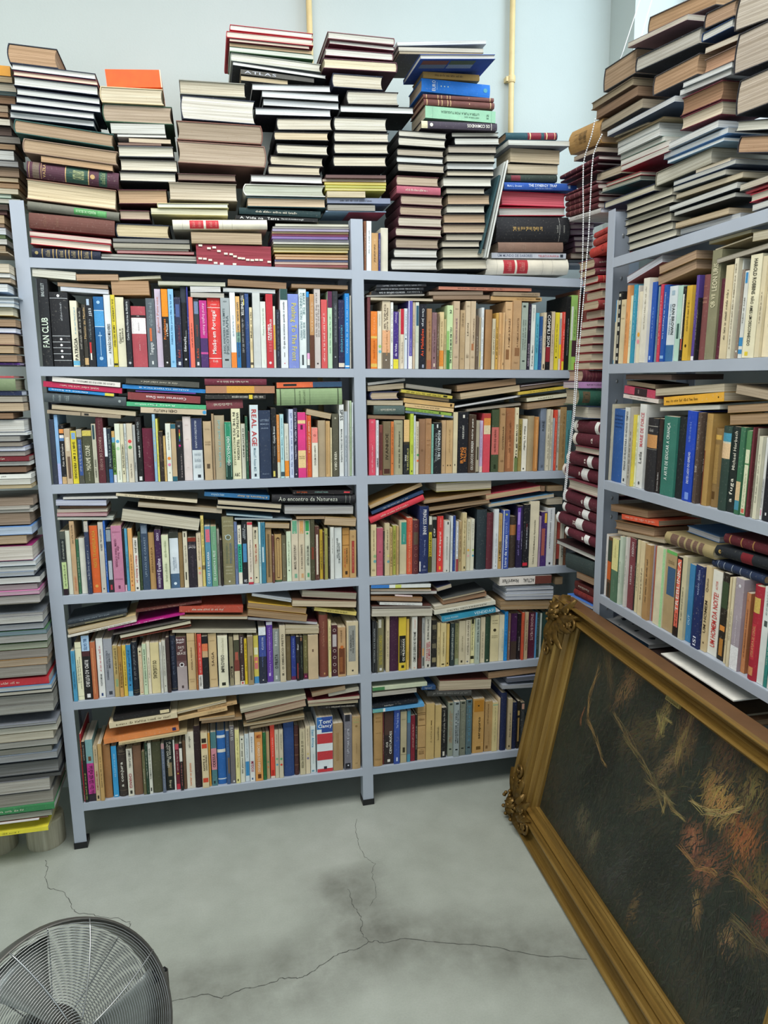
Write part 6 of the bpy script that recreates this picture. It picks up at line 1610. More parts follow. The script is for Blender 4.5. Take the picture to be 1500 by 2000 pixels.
upright_row('C', 3, """
@1160 960 4.41
85 100 365 p e0dcd8
102 133 390 p 6a4a30 | b .3 .6 c8622c | b .0 .25 3a3428 .2 .9 | b .6 .95 3a4438
136 189 405 p 587a60 | b .5 1.0 dfd694 | u .7 .9 9a9454 ^.5,.15 ~ | u .15 .35 88a088 ^.5,.15 ~
196 216 385 p c6d3c0
218 241 385 p 3d6044 | b .6 1.0 4a3c2c
244 262 390 p d8d4cc
266 327 400 p 7c3d44 | u .35 .62 dcd0d0 ^.5,.4 A SORTE DE DEABLE | d .75 .95 d8c8c8 ^.6,.35 SANDERS
328 341 400 p 28302c
343 367 415 p d8c99e
369 406 430 p dcc9a0
409 450 455 p bc9463
452 468 460 p a39aa8
471 498 465 p c8694f
501 576 480 p d6cdae | b 0 1 a5cf9a .72 1.0
580 671 510 p b39a72 | b .45 .8 3d5c7c .2 .95 | b .96 1 68b060 | h .84 .9 7a6a48 ^.5,.6 ~
672 716 560 p 221c1a | b .12 .97 e6705a .15 .85 | u .32 .95 e8d8cc ^.5,.55 TREBLINKA | u .02 .3 3a1c18 ^.5,.4 ~
718 756 555 p d3c8a4
758 826 625 p 3a80b2 | u .22 .35 b0d0e4 ^.5,.4 OUT | u .04 .08 b0d0e4 ^.5,.3 ~
829 892 635 p 1c2a5c | u .65 .95 a8b4d8 ^.5,.3 NAÇÃO - DEFESA | u .03 .14 d8dcec ^.5,.4 ISI
895 957 640 p d3bd93 | u .22 .6 4a3c2c ^.5,.5 UM HOMEM | u .7 .86 6a5840 ^.5,.5 Quino | o .1 6a5840 .3
960 1052 680 p e0ddd2 | u .1 .74 c63b38 ^.5,.52 UM HOMEM DA NOITE! | u .78 .88 c86a60 ^.5,.4 AUTOR
1055 1108 700 p 2a241c | b .34 .4 d88a40 .1 .9 | b .05 .25 b07a38 .2 .8 | b .6 .9 3c4c34
1110 1128 735 p d8c8a2
1130 1152 735 p dccfae
1155 1227 745 p a69aa3 | b 0 .26 e0dfe0 | u .27 .6 d8d0d8 ^.5,.22 A Economia e o Governo Justo | o .92 d8d4d8 .3
1222 1292 870 p bd7e52 | u .2 .8 6a3a20 ^.5,.3 O ROMANCEIRO HÚNGARO | h .9 .92 6a3a20 ^.4,.3 ~
1296 1380 810 r a32534 | b .72 .88 c8a858 .2 .8 | b .22 .6 b83440 .3 .7 | u .25 .58 d8a070 ^.5,.24 LITERATURA DE CORDEL | b .05 .14 c88858 .2 .7
1382 1452 820 p dde2de | u .72 .95 3a6a60 ^.5,.3 ~ | b .6 .66 4a5450 .3 .8
1454 1482 820 p 2f8078
1486 1560 850 p d8d4cc
1562 1640 860 p 55606a
1642 1720 870 p c0a074
""")

# ================================================================== books lying on the standing rows and in piles
pile('row-top layer, second shelf, magazine-side bay', FB, .01, """
@50 510 4.41
45 435 60 128 .09 p f d8d8c8 e2e2d2
435 800 112 165 .0 p f b8946c caa37b
805 1165 140 166 -.05 p f c8c4a8 dad6ba
275 710 180 214 .06 p f 9a8468 bb9a78
300 715 218 256 .07 p f c8d0dc dae2f0
745 1068 168 298 0 p f c09868 cb9d6a
@370 530 4.41
-270 310 82 122 .02 m f c0c8b0 d0d2bc
8 270 126 176 0 p f d8dce0 e0e2e2
10 300 180 224 .03 p f d0cfc8 ccc9bd
330 835 66 128 .06 p f 8a6848 a58059
290 740 140 188 .04 p f b8c4d0 d2dadc
880 1365 106 168 .03 p f 94744e aa8862
""", numbered='along')
pile('row-top layer, third shelf, magazine-side bay', FB, .008, """
@70 720 4.545
145 748 68 112 .09 p s e2ddd6 e8e4dc | u .3 .92 6a6864 ^.5,.4 CURSO DE GESTÃO DE EMPRESAS VII
60 765 108 158 .09 p s bd2850 d0687c
110 692 168 200 .09 p s 2b88ca d8dce0 | b .86 1 d8cc50 | u .05 .6 d8e8f4 ^.5,.5 Christo ao banco
70 800 207 310 .05 h s 4d565a b8b0a0 | h .1 .12 98a4a4 ^.5,.7 ~ | h .17 .2 98a4a4 ^.5,.7 ~ | h .24 .3 98a4a4 ^.5,.6 ~ | o .92 98a0a0 .3
140 885 316 358 .085 p f a89c84 dacaa3
90 752 365 405 .07 p s a59680 c8b898 | b .45 .46 3a3428 | b .5 .56 2c2a26 .2 .8
@70 720 4.545
800 1450 80 130 .06 m s 50504a c8c8c0
765 1510 138 182 .06 p s 2a80c6 d8dce0 | u .2 .8 d0e4f4 ^.5,.42 ANÁLISE MATEMÁTICA III
885 1420 184 204 .04 p s 6a4090 c8c0d0
815 1460 206 272 .06 p s 883f40 b8a898 | u .25 .8 e8dcdc ^.5,.36 Conversas com Deus
805 1510 292 330 .045 p s 4fae7e d8e0d8 | u .1 .6 c8e8d4 ^.5,.35 Rabia Marinho
930 1515 340 390 .04 p s c6b59c d8c8a8 | o .97 4a98c8 .7 | u .2 .55 4a4034 ^.5,.5 CHERI PARUTU
@380 720 4.545
90 640 88 146 .0 h s 692939 b8a088
95 712 152 218 .0 p s ae7f60 c8a878 | b .3 .7 d09c48
95 632 230 274 .0 p s 2f2e2c a89878 | b .72 .78 d8c040 | d .44 .7 c8c4b8 ^.5,.4 RECEBO ESCORES | d .8 .96 c8c4b8 ^.5,.4 UMA VIDA
105 432 280 372 -.05 h s 884850 b0806c
730 1308 122 172 -.02 p s df6b42 c8b090 | b .55 1 35506c | b .1 .3 2c2a2a .3 .7
733 1312 180 345 -.02 h s 8aa177 c8b890 | b .05 .065 3a4630 | b .27 .28 3a4630 | b .5 .505 3a4630 | b .93 .945 3a4630 | h .33 .36 4c5a40 ^.5,.8 ~ | h .4 .43 4c5a40 ^.5,.8 ~
985 1205 352 415 .2 p f b09870 d0b78a
""", numbered='along')
pile('row-top layer, fourth shelf, magazine-side bay', FB, .006, """
@90 940 4.545
150 635 142 160 -.02 m f e0e0dc e4e4de
80 535 168 214 0 p f b4bcd8 cdd5ef
120 535 218 242 0 p f 5a3c30 8a6448
80 545 246 278 -.02 p f d0c8b4 dcd4c0
80 540 284 312 -.01 m f c08c94 d9a9b1
85 595 318 342 0 m f b8c0b8 d2d6ca
620 1340 104 128 .09 p s d9cdb0 d9cdb0 | u .1 .6 7a705c ^.5,.4 ~
815 1560 168 226 .08 p f 8a7a60 ccbc9e
665 1372 236 352 .13 p f 1c2024 dad2b6 d=.15
@390 940 4.545
40 618 92 130 .06 p s 2e6998 d8d4c8 | u .5 .97 c8b088 ^.5,.5 A Primavera do Amor | u .1 .3 a8c8dc ^.5,.4 HEINZ KONSALIK
160 722 152 204 .07 p f 4a4844 dacaa6
150 712 214 252 .07 p f 3a3c40 d3c39f
235 645 285 320 .07 m f 88b0c4 b8d0d8
310 820 318 346 .01 m f 8a9ca8 ccd4d0
828 1358 78 114 .0 p s 231e20 6a5c50 | d .06 .24 b8542c ^.5,.4 GUY MOREL | d .36 .58 8ab0a8 ^.5,.4 O ESPAÇO VAZIO | b .85 .95 c84048 .3 .7
640 1384 118 206 .0 r s 252529 8a8478 | d .08 .78 c2c4b8 ^.5,.5 Ao encontro da Natureza | b .88 .885 8a8c84 | b .93 .935 8a8c84
755 1362 220 290 .0 p f 6a6c70 bdbdbd
580 795 368 412 .03 p f a88c60 caae82
858 1112 313 336 -.01 p f 9a7c54 bb9b72
1105 1384 312 386 .05 p f b09058 d2b284
""", numbered='along')
pile('row-top layer, fifth shelf, magazine-side bay', FB, .004, """
@110 1150 4.6875
95 655 296 342 -.21 h s 3a424a 5a5c5c | u .2 .7 8a949c ^.5,.3 ~
70 640 338 362 -.21 p s 4a4a44 a8a08c | b .3 .95 8a8464 .2 .8
85 735 378 424 -.22 p f c8b080 dcc496
88 738 428 464 -.235 p s dad5c9 dad5c9 | u .3 .92 5a4c40 ^.5,.45 OS PECADOS DE PHILIP FLEMING
735 1335 196 244 -.15 p s 592b27 d0b080 | u .25 .75 a8786a ^.5,.4 MATÉRIA NEGRA
480 1182 344 406 -.21 p s b01a7a d8d0c8 | d .2 .42 f0d0e4 ^.5,.4 ANA BOLA | d .46 .72 f0d0e4 ^.5,.36 VIP MANICURE
520 1225 408 424 -.2 p f 4a4644 8a8478
588 1232 426 456 -.21 p f b8b098 e2dab9
600 1238 458 488 -.2 p s a04e3c b88870
@400 1140 4.6875
-235 348 178 270 .0 p s b24c39 d8c8a8
-232 388 272 352 .0 p f 8a6c50 dbceae d=.14
-300 470 392 462 .0 m f c8c4b0 d4ccb0
430 790 88 112 .16 m f a8b0b8 c0c8cc
390 925 168 222 .1 p f d8b048 b58f5c
390 930 233 296 .1 p f a07c50 b58f5c
392 1028 300 330 .07 p f 5a2c34 d2d2da
888 1384 56 120 .05 p f 702830 b2aa92
800 1384 148 206 .02 p f 7a5a48 decaa2
1000 1384 212 246 .12 p s dcc870 c8b080 | d .3 .8 5a5428 ^.5,.4 ~
730 1042 380 412 .0 p f d0c4a4 dacba6
735 1044 416 460 -.02 p f c8b890 d7c49b
""", numbered='along')
pile('row-top layer, lowest shelf, magazine-side bay', FB, .002, """
@120 1350 4.839
490 1030 250 282 -.16 p s 222020 d8ccac | b .82 .98 d8c8a0
455 1100 300 352 -.16 p s d5c6a4 d5c6a4 | d .1 .9 5a4c38 ^.5,.35 ~
405 1115 448 506 -.18 p s df8a4e dcb890 | b .91 .96 34305c .2 .8
545 1190 484 528 -.17 p s bfae86 c8b890 | u .05 .25 5a5038 ^.5,.4 ~
1095 1560 196 222 -.24 m f c8b890 d0c0a0
1108 1570 226 282 -.22 p s c9aa7c c8a878 | d .6 .95 4a3a24 ^.5,.25 ~
1305 1640 262 300 -.12 p f a88a60 cbb088
@400 1330 4.545
320 900 245 285 -.22 m f b8b498 c4bca0
365 900 292 350 -.24 p f 6a4a3c c8a884
372 880 352 378 -.24 p f 4a4438 b0a078
345 885 382 405 -.16 p f 8a7858 c9b48a
405 885 402 430 -.18 p f 7a6448 bfa478
955 1250 105 145 -.22 p f 7a6048 b59a70
1100 1370 105 138 -.2 m f b0ac98 c8c4b0
915 1378 172 204 -.1 p f 7a2c34 d9cbaa
920 1360 206 228 -.08 p f 8a8470 c4b48c
1000 1345 226 250 -.06 p s 1f1c1a a89878 | u .35 .95 c8c0b0 ^.5,.45 ORIGEM DAS ESPÉCIES
-30 330 330 378 -.1 p f 8a6c48 c09a6c
-60 290 240 292 -.2 p s bd9a6c c8a878 | d .3 .9 4a3a24 ^.5,.3 ~
""", numbered='along')
pile('row-top layer, second shelf, corner bay', FB, .012, """
@700 540 5.769
205 765 92 122 -.02 p s 34363c 9a9890 | u .1 .9 b8bcc0 ^.5,.4 ~
200 735 128 158 -.01 p s 26282c 9a9890 | u .1 .9 a8acb0 ^.5,.45 O NAVAL DO OURO DOIS
145 720 164 204 -.02 p s 1f2024 c89c70 | u .15 .65 c8ccd0 ^.5,.5 ESCRITO DEPOIS O DIA | u .7 .95 c8ccd0 ^.5,.35 ~
90 745 210 228 -.02 m f c8c8c4 a8a49c
125 840 232 290 .02 p f 8a806c d3c5a9
@700 540 5.769
905 1950 110 146 .02 m s d08a74 d09a84
795 1405 168 212 -.01 p f 8a7864 a89078
845 1480 214 262 -.01 p f 8a7058 a98a6c
@930 540 5.769
195 718 172 216 .02 p s 9c8a72 a89880 | d .6 .95 5a4a38 ^.5,.35 ~
165 738 222 284 .02 p s b79566 b79566 | b .88 .97 4a3a20 .3 .7 | d .5 .85 7a5a34 ^.5,.3 ~
""", numbered='along')
pile('row-top layer, third shelf, corner bay', FB, .012, """
@705 730 6
80 520 105 135 -.12 p f d8d8d8 d2d2ce
80 505 140 205 -.08 p f 8a7a68 c9b692
105 445 212 305 -.02 r l 3a3e68 d2b892
70 492 310 365 .01 p f c8bca0 d3c3a0
150 515 372 475 .0 h s 536460 8a8878
80 515 482 530 .02 p f 5a4438 a8845c
525 1055 112 165 .13 p f 6a6860 a8a49a
470 1068 180 220 .13 p s c6b64c c8b86c | d .1 .8 4a4420 ^.5,.5 ~ | b .82 .9 2c2a18 .2 .8
510 1030 225 265 .12 k f b89860 c9a978
500 1088 280 335 .11 k s c9a56c c9a56c | b .92 .96 4a3418 .2 .8
510 1085 342 388 .11 k s d3b482 d3b482
520 1060 394 430 .12 p s 8fb048 b8c080 | b .72 .76 2c3818 .2 .8 | d .15 .6 4a5c28 ^.5,.4 ~
520 1078 432 468 .11 p s 6b7c92 a8a89c | b .75 .8 c8b898 | d .1 .7 2c343c ^.5,.4 ~
@920 730 6
-160 528 115 210 -.12 p f 5a4438 b08a5c d=.16
-120 575 225 300 -.14 p f 8a7858 d7bf92
-190 578 372 402 -.17 p f 2a2c30 dcdfe2
-45 585 415 450 -.12 p f 8a8274 a89e8c
585 1290 92 135 -.12 m f c8b4b8 d5cbd2
575 1090 150 195 -.14 p f 6a5444 8a7460
555 1142 215 250 -.13 p s d0b549 d0b549
655 1165 285 328 -.13 p s ddd8bc c8b890 | d .25 .6 5a5438 ^.5,.4 ~
660 1185 345 420 -.12 p f 9a7c54 b7946a
""", numbered='along')
pile('row-top layer, fourth shelf, corner bay', FB, .01, """
@710 925 6.25
80 720 370 432 -.44 p f a8844c d9b57e
105 735 460 500 -.42 p s 2b4468 3c5070
75 750 545 618 -.44 h s ca3a48 c8b8a0
890 1560 118 225 -.06 p f dccf48 c9bda2 | b 0 .3 2a8ab0
740 1560 318 408 -.15 p f 9a7850 bd9a6c
800 1540 420 480 -.14 p f 8a7458 ae8f66
820 1560 480 522 -.2 p f 7a5a40 a8845c
@920 925 6.25
190 850 232 325 -.17 p f c04858 d8b57e d=.13
220 1015 352 432 -.16 p f 5a90b8 d5c4a4
850 900 150 215 .0 p f 9a6a4c a8805c
935 1120 150 215 -.04 p f 8a6c48 a88a5e
930 1115 300 380 -.05 p f 9a9280 c2b69c
""", numbered='along')
pile('row-top layer, fifth shelf, corner bay', FB, .004, """
@710 1110 6.818
95 895 222 268 -.02 m s dfe4e0 d8d4d8 | b 0 .3 3a78c0 | b .4 .5 c8d068
92 900 278 298 .0 m f e0c070 dcd4dc
95 975 304 348 -.01 m f 6a3c34 d9d9d6
420 650 350 372 .05 p s d9c8c8 d8d0c0
95 780 372 428 .02 p f 8a6440 b58c60
215 780 452 490 .02 m s dedfdb c8c8c0 | u .1 .8 8a8c88 ^.5,.3 ~
110 905 500 530 -.01 m f 5a3a34 a8a49a
110 915 545 640 -.01 p f ded9c9 dad3bd d=.15
985 1175 255 310 -.3 p f 3a3c58 cfc0a0
1060 1620 405 440 -.22 p f 4a4c4c c8b48c
1055 1640 420 482 -.2 p f a06c48 bd8d62
945 1700 508 552 -.16 p f c8c4b4 d8ccae
945 1760 565 618 -.17 p s d9d6c6 d9d6c6 | u .2 .85 5a5444 ^.5,.4 ALEXANDRA LUSO TEATRO
1045 1760 640 712 -.18 p s 3593b4 d8dcd8 | d .6 .97 c8e0e8 ^.5,.55 VENDIDAS! | d .05 .3 a8ccd8 ^.5,.35 ZANA MUHSEN
1060 1820 716 758 -.2 h s dee4e4 dee4e4
@880 1110 6.818
650 1340 122 232 -.05 p s ddd6cf c8c0b0 | b .68 1 6a3c34 | u .05 .36 2a2826 ^.5,.5 Howard Fast | u .45 .66 2a2826 ^.5,.55 ACTUAL
720 1330 242 262 -.03 m f c8ccd4 d0d4dc
745 1370 268 300 -.04 m f b8c0d0 ccd2de
750 1370 304 336 -.03 m f a8b0c0 c6ccd8
735 1368 340 380 -.03 m f b8c0d0 d0d6e0
735 1368 384 424 -.03 m f a8b0c4 c8cedc
660 1330 435 500 -.02 p f 8a7050 b2905f
670 1330 504 552 -.02 m f a88c60 bd9a68
1395 1490 120 215 -.05 p f 8a7050 a88a60
""", numbered='along')
pile('row-top layer, lowest shelf, corner bay', FB, .002, """
@710 1310 7.895
125 980 262 330 -.1 m s c8d0b4 ccccc0 | b 0 .22 4a8050
140 820 350 405 -.11 m f b8b4a8 c4c0b4
130 845 545 585 -.14 p s 1b2028 a8a498 | d .25 .45 d8d8d4 ^.5,.5 ~
135 935 600 660 -.13 p s 5a9ccc d0d4d0 | b 0 .2 6aa8a0 | b .2 .24 e0e0dc
895 1110 225 295 -.02 p s 2c4d78 6a7890
985 1660 310 400 -.02 h s 474744 8a8474 | u .1 .9 8a8a84 ^.5,.3 ~
1165 1960 145 310 -.04 p f 6a3c34 d5c29e
@870 1300 7.5
630 1340 95 205 -.13 p f 2c2420 b78c5a
905 1320 185 245 -.1 m f 8088a0 6a7080
830 1300 290 345 -.06 m f 9aa0ac b0b4bc
""", numbered='along')

pile('pile capped by a tan-edged book', FB, .01, """
@0 30 3.75
55 425 200 345 .12 h l 242c3a c49a6c
85 700 350 396 .12 h f 232a40 dfe3e2
95 715 402 438 .12 h f 6e2c3c ecd0b4
100 720 442 512 .12 h f 20283c d5dbd8
120 740 530 580 .12 h f 1c2438 d3dada
115 735 588 638 .12 h f 1c2438 d8dee0
75 690 646 692 .11 h f 1c2438 dde3e6
70 690 700 748 .11 h f 1c2438 dfe5e8
100 830 757 858 .15 h l 2d5450 b89a76
165 865 897 1000 .14 h l 8a7464 bfa078
300 825 1025 1078 .13 p f 6a5444 cfa470
@0 300 3.75
195 868 40 172 .13 r s 4f2f3d b08868 | b .42 .66 2c4a40 | b .78 .87 2c4a40 | b .06 .13 6a5c50 | b .02 .025 c0a070 | b .15 .155 c0a070 | b .41 .42 c0a070 | b .66 .67 c0a070 | o .71 b89868 .3 | h .46 .62 a8b080 ^.5,.55 CARTULÁRIO | h .17 .2 c0a070 ^.5,.8 VAZILA | h .8 .85 98a878 ^.5,.7 ~
180 848 180 328 .125 h f 8a6a58 e5d0a2
160 872 338 402 .125 r s 6f6f64 a89c84 | b .5 .86 4a8a50 .1 .9 | u .52 .74 b8d8b0 ^.5,.5 RIQUEZA DE SÉCULOS | b .76 .85 5c9c60 .2 .8
200 842 425 540 .09 h s 6c443c b89070 | h .16 .2 8a6454 ^.5,.7 ~ | h .3 .34 8a6454 ^.5,.6 ~
210 812 566 600 .1 p f d06070 ead2c4
218 812 604 664 .1 h f c03440 e6d8c4
235 745 684 768 .045 r s 1f2638 988868 | b .145 .155 c0a060 | b .3 .31 c0a060 | b .35 .36 c0a060 | b .48 .49 c0a060 | b .53 .54 c0a060 | b .67 .68 c0a060 | b .71 .72 c0a060 | b .86 .87 c0a060 | o .07 9a8a5c .35 | h .2 .26 b0a078 ^.5,.7 ~ | h .39 .45 b0a078 ^.5,.7 ~ | h .57 .63 b0a078 ^.5,.7 ~ | h .75 .82 b0a078 ^.5,.7 ~
""")
pile('pile crowned by the orange box', FB, .02, """
@0 30 3.75
725 1200 516 634 .05 h l cbbb98 ded0ae
755 1268 642 776 .05 h l 33513f bda78c
815 1212 788 864 .02 p f 8a8a84 d2d5d0
860 1218 868 888 .02 m f c8ccc8 e2e4e0
945 1252 896 932 .04 p f 6a5848 dcc9a8
865 1182 928 948 .02 p f 80605c 9a7a68
865 1275 952 1034 .02 h f 5a5c60 d8d5c2
@0 300 3.75
885 1302 38 124 .03 h f 3a3836 dcd5bf
878 1292 130 206 .03 h f 24282c dcd8c6
872 1232 256 388 .0 h f 4c2028 c9a274
880 1100 412 482 .02 h f 502430 c5ae92
848 1245 508 610 .04 h l 20283a e2cf9c
828 1388 618 648 .02 p f 34383c 8a8c8a
830 1392 652 688 .02 m f 7c7c70 b5b09c
840 1382 692 706 .02 m f d8d8c0 dcdcc8
858 1422 708 728 .02 m f b04a58 c88c8c
740 1440 732 750 .03 m f a8a8a0 b8b8b0
740 1440 752 768 .03 m f 8a8c88 c0c0b8
745 1440 770 784 .03 m f 9a9c98 a8a8a0
750 1436 786 800 .03 m f 6a6c68 989890
""")
pile('pile with two speckled volumes', FB, .01, """
@330 30 3.75
80 562 468 574 .06 h f 84857c c9c0a6
88 636 580 756 .08 h l 22283a dedbd0
60 690 768 908 .06 h r 7a5248 aa967c
65 715 916 1076 .06 h r 84645a bda78c
@330 300 3.75
65 492 142 192 .03 h f 5a3c3c a08874
5 502 200 336 .03 h f 8a8070 d2c3a6
-85 438 340 394 .01 h l d9d3a0 dfe3da
-130 432 398 442 .02 m f d8d098 e2dfb8
30 722 450 552 .0 r s dcd7c6 c8b890 | b .175 .32 b5343c .05 .95 | b .345 .48 b5343c .05 .95 | b .1 .103 a8a494 | b .52 .523 a8a494 | b .62 .623 a8a494 | h .2 .23 d89088 ^.5,.6 ~ | h .26 .29 d89088 ^.5,.6 ~ | h .38 .41 d89088 ^.5,.6 ~ | h .44 .46 d89088 ^.5,.6 ~
165 682 572 656 .02 p f 8a7858 c6ac86
""")
pile('pile with the ATLAS', FB, .05, """
@330 30 3.75
445 1056 64 106 .11 h l b02a38 dfdcd6
420 1058 112 160 .1 h l b42e38 e4d4c4
440 1032 164 192 .1 h f 6a2430 d8c8b4
445 1046 194 226 .1 p f 6a5a58 cdab7a
445 1058 228 264 .1 p f 4a7050 d2dad0
450 1112 268 330 .13 h l 9aa098 dcdccf
465 1152 334 372 .15 h l 2a2e34 e2e5e3
525 1062 384 432 .12 p s 45443f d0b880 | d .05 .48 a8aab0 ^.5,.6 ATLAS
528 870 436 476 .1 p f 3a3c40 ccb88c
""")
pile('pile under the ATLAS', FB, .02, """
@330 30 3.75
610 1186 496 548 .03 h f 16181e dfe5e9
680 1246 544 600 .06 h f 16181e dfe5ea
690 1248 604 660 .06 h f 16181e d9e0e6
630 1188 672 728 .03 h f 161a28 dde3e8
790 1198 750 840 .01 h l 1c1c20 ddd5c0
770 1172 848 912 .02 h l 222226 dfcaa0
785 1168 938 1012 .04 h l 222226 dcd5bf
740 1132 1022 1092 .05 h l 2a2426 e0d4b4
@330 300 3.75
725 1112 86 150 .03 h l 2c2628 dacbaa
600 1126 152 206 .03 h f 3a3034 e3e5e4
545 1148 220 305 .02 r l dcdcd4 c4ccb8
575 1148 316 388 .02 h f 24424a cdb38f
515 1112 392 440 .05 h s 1f3638 8a8c88
490 1092 450 508 .04 p s 14161b 8a8478 | d .38 .52 d8d8d4 ^.45,.7 Terra | d .05 .33 d8d8d4 ^.45,.6 A Vida na | d .55 .82 c8c8c4 ^.45,.5 David Attenborough
780 1316 512 530 .01 m f c8c8b0 e6e6d4
760 1320 532 548 .01 m f 8a8a84 aaa8a0
758 1318 550 566 .01 m f a8a0c8 bab2d2
757 1316 568 584 .01 m f d8b860 e2cc94
756 1316 586 602 .01 m f b85070 c86c88
755 1312 604 622 .01 m f 8060b8 9a7cc4
760 1320 624 644 .01 m f a8a8b8 b8b8c6
765 1318 646 660 .01 m f d0d0c4 deded4
765 1322 662 680 .01 m f 585a44 8a8a68
765 1322 682 700 .01 m f a89c48 bcb06c
768 1312 702 722 .01 m f c8b45c dacb88
775 1312 736 752 .01 m f b88858 cba878
780 1312 754 772 .01 m f d8a060 e2b588
775 1312 774 790 .01 m f 7080b8 8494c6
775 1312 792 810 .01 m f c8a890 d5b9a6
778 1312 812 828 .01 m f 98444c a85c5c
778 1312 830 846 .01 m f c8a078 d2b090
""")
pile('pile beside the EURO pile', FB, .02, """
@600 30 3.75
150 642 116 170 .1 h r 8a6468 d0d0c6
160 640 174 206 .11 h r 6a2c3c d4d4cc
130 632 236 292 .08 h r 5c2a38 d6d4cb
120 662 310 386 .06 h r 53303c e0d3aa
182 556 420 524 .07 h l 1e2438 d9d0b8
290 672 550 650 .03 h l 2a2628 d3d0c0
245 782 656 708 .03 h f 101216 e0e6e8
195 588 742 842 .03 h l 15171d dcd9c8
195 602 852 924 .02 h l 1c1c20 ddd6c2
195 598 934 1012 .01 h l 1c1c20 e0d8c2
190 584 1028 1106 .01 h l 1a1a1e e0d6bc
@330 300 3.75
1150 1590 152 180 .01 p f 4a3038 80605c
1125 1590 182 206 .01 p f 6a4038 cbbba2
1140 1592 208 226 .01 m f c8b430 dccb44
1145 1590 228 248 .01 m f b8b434 cccb44
1145 1588 250 268 .01 m f c8c050 dad272
1160 1440 272 318 .01 p f b8a878 dacaa2
1160 1622 322 362 .01 p s 7c849a a8a8a4
1165 1512 372 430 .01 p f 4a4c4c aaa69a
1150 1592 434 454 .01 m f 7898c0 a4bbd2
1170 1592 456 474 .01 m f a84868 b86c88
""")
pile('EURO pile', FB, .04, """
@600 30 3.75
660 1312 192 222 -.02 m f c8ccd0 d3d7d7
670 1292 228 262 .02 p f 3a3c40 c9c3b2
675 1285 262 282 .02 p f 5a4c3c a89878
830 1378 284 320 .0 h f 2b4c9c c4c6c2 rec=-.09 d=.2
850 1262 408 458 .06 h s a8874c c8b088 rec=0
838 1338 452 560 .1 h s 2a7bd8 c0a888 rec=0 | h .15 .2 e8f0f4 ^.5,.8 EURO | b .22 .225 a8d0f0 .2 .8 | o .28 e0ecd0 .1 | o .33 e0ecd0 .1 | o .38 e0ecd0 .1 | o .93 5aa0b0 .35
850 1368 565 602 .06 r s 744a46 b08868 rec=0 | b .04 .05 d8b888 | b .2 .21 d8b888 | b .25 .26 d8b888 | b .33 .34 d8b888 | b .37 .38 d8b888 | b .94 .95 d8b888 | o .64 d8b888 .2
855 1372 606 652 .06 r s 704640 b08868 rec=0 | b .04 .05 d8b888 | b .2 .21 d8b888 | b .25 .26 d8b888 | b .33 .34 d8b888 | b .37 .38 d8b888 | b .94 .95 d8b888 | o .64 d8b888 .2
865 1378 660 752 .08 p s 8ab89a c8b898 rec=0 | u .22 .76 4a6854 ^.6,.2 LITERATURA PORTUGUESA | u .55 .76 4a6854 ^.3,.16 HISTÓRIA DA | h .87 .9 4a6854 ^.5,.4 12 | b .1 .103 6a8a78 | b .94 .943 6a8a78
838 1392 766 840 .035 h s 3c3541 c8b898 rec=0 | u .6 .9 dcd8cc ^.5,.45 OS COMANDOS | o .13 e0dcc8 .5 | b .0 .08 c8c0a0 | b .92 .925 d8d4c8
""")
pile('dark column beside middle post', FB, .015, """
@600 30 3.75
668 1022 836 884 .07 h l 17191c d3d0c2
664 1016 886 950 .07 h l 17191c d9d5c4
@700 260 3.0
225 502 88 130 .05 h l 17191c bdb09a
222 500 134 170 .05 h l 17191c d9dfdd
228 506 174 222 .05 h l 17191c c5baa4
220 472 246 304 .05 h l 4a2026 c9b294
225 482 306 350 .05 h s a85868 b8586c
245 496 360 416 .05 h l 45202a c5b096
240 492 424 478 .05 h l 45202a c3aa8c
230 492 486 544 .04 h l 45202a d5cab4
215 490 550 600 .04 h l 45202a d8ccb2
215 472 614 672 .03 h l 301c20 b9a68c
205 466 676 728 .02 h l 1b1d20 dedfd8
188 466 734 802 .01 h l 17191c dddcd2
""")
pile('dark column beside tilted boards', FB, .015, """
@600 30 3.75
1058 1402 842 890 .0 h l 17191e d8d6c8
1078 1412 894 948 .0 h l 17191e dadcd4
@700 260 3.0
528 812 72 116 .01 h f 17191c b5aa98
518 802 122 168 .01 h f 17191c c3bca8
520 797 172 212 .01 h f 17191c d9dfde
520 796 218 250 .01 h f 17191c d0c6ac
498 782 256 312 .01 h f 17191c dadacc
515 742 320 356 .01 h f 202226 c4bca6
525 772 358 420 .0 h f 17191c c7a882
518 742 422 468 .0 h f 1b1d22 d6d4c4
503 746 472 528 .0 h f 1c1c1e c5a57e
500 756 532 586 .0 h f 2c1c1e cbb391
515 740 590 630 .0 h f 17191c c3baa4
490 712 632 668 .0 h f 17191c d0c8b2
495 755 672 732 .0 h f 17191c d2ccb4
495 758 738 798 .0 h f 14161b d5cfb5
""")
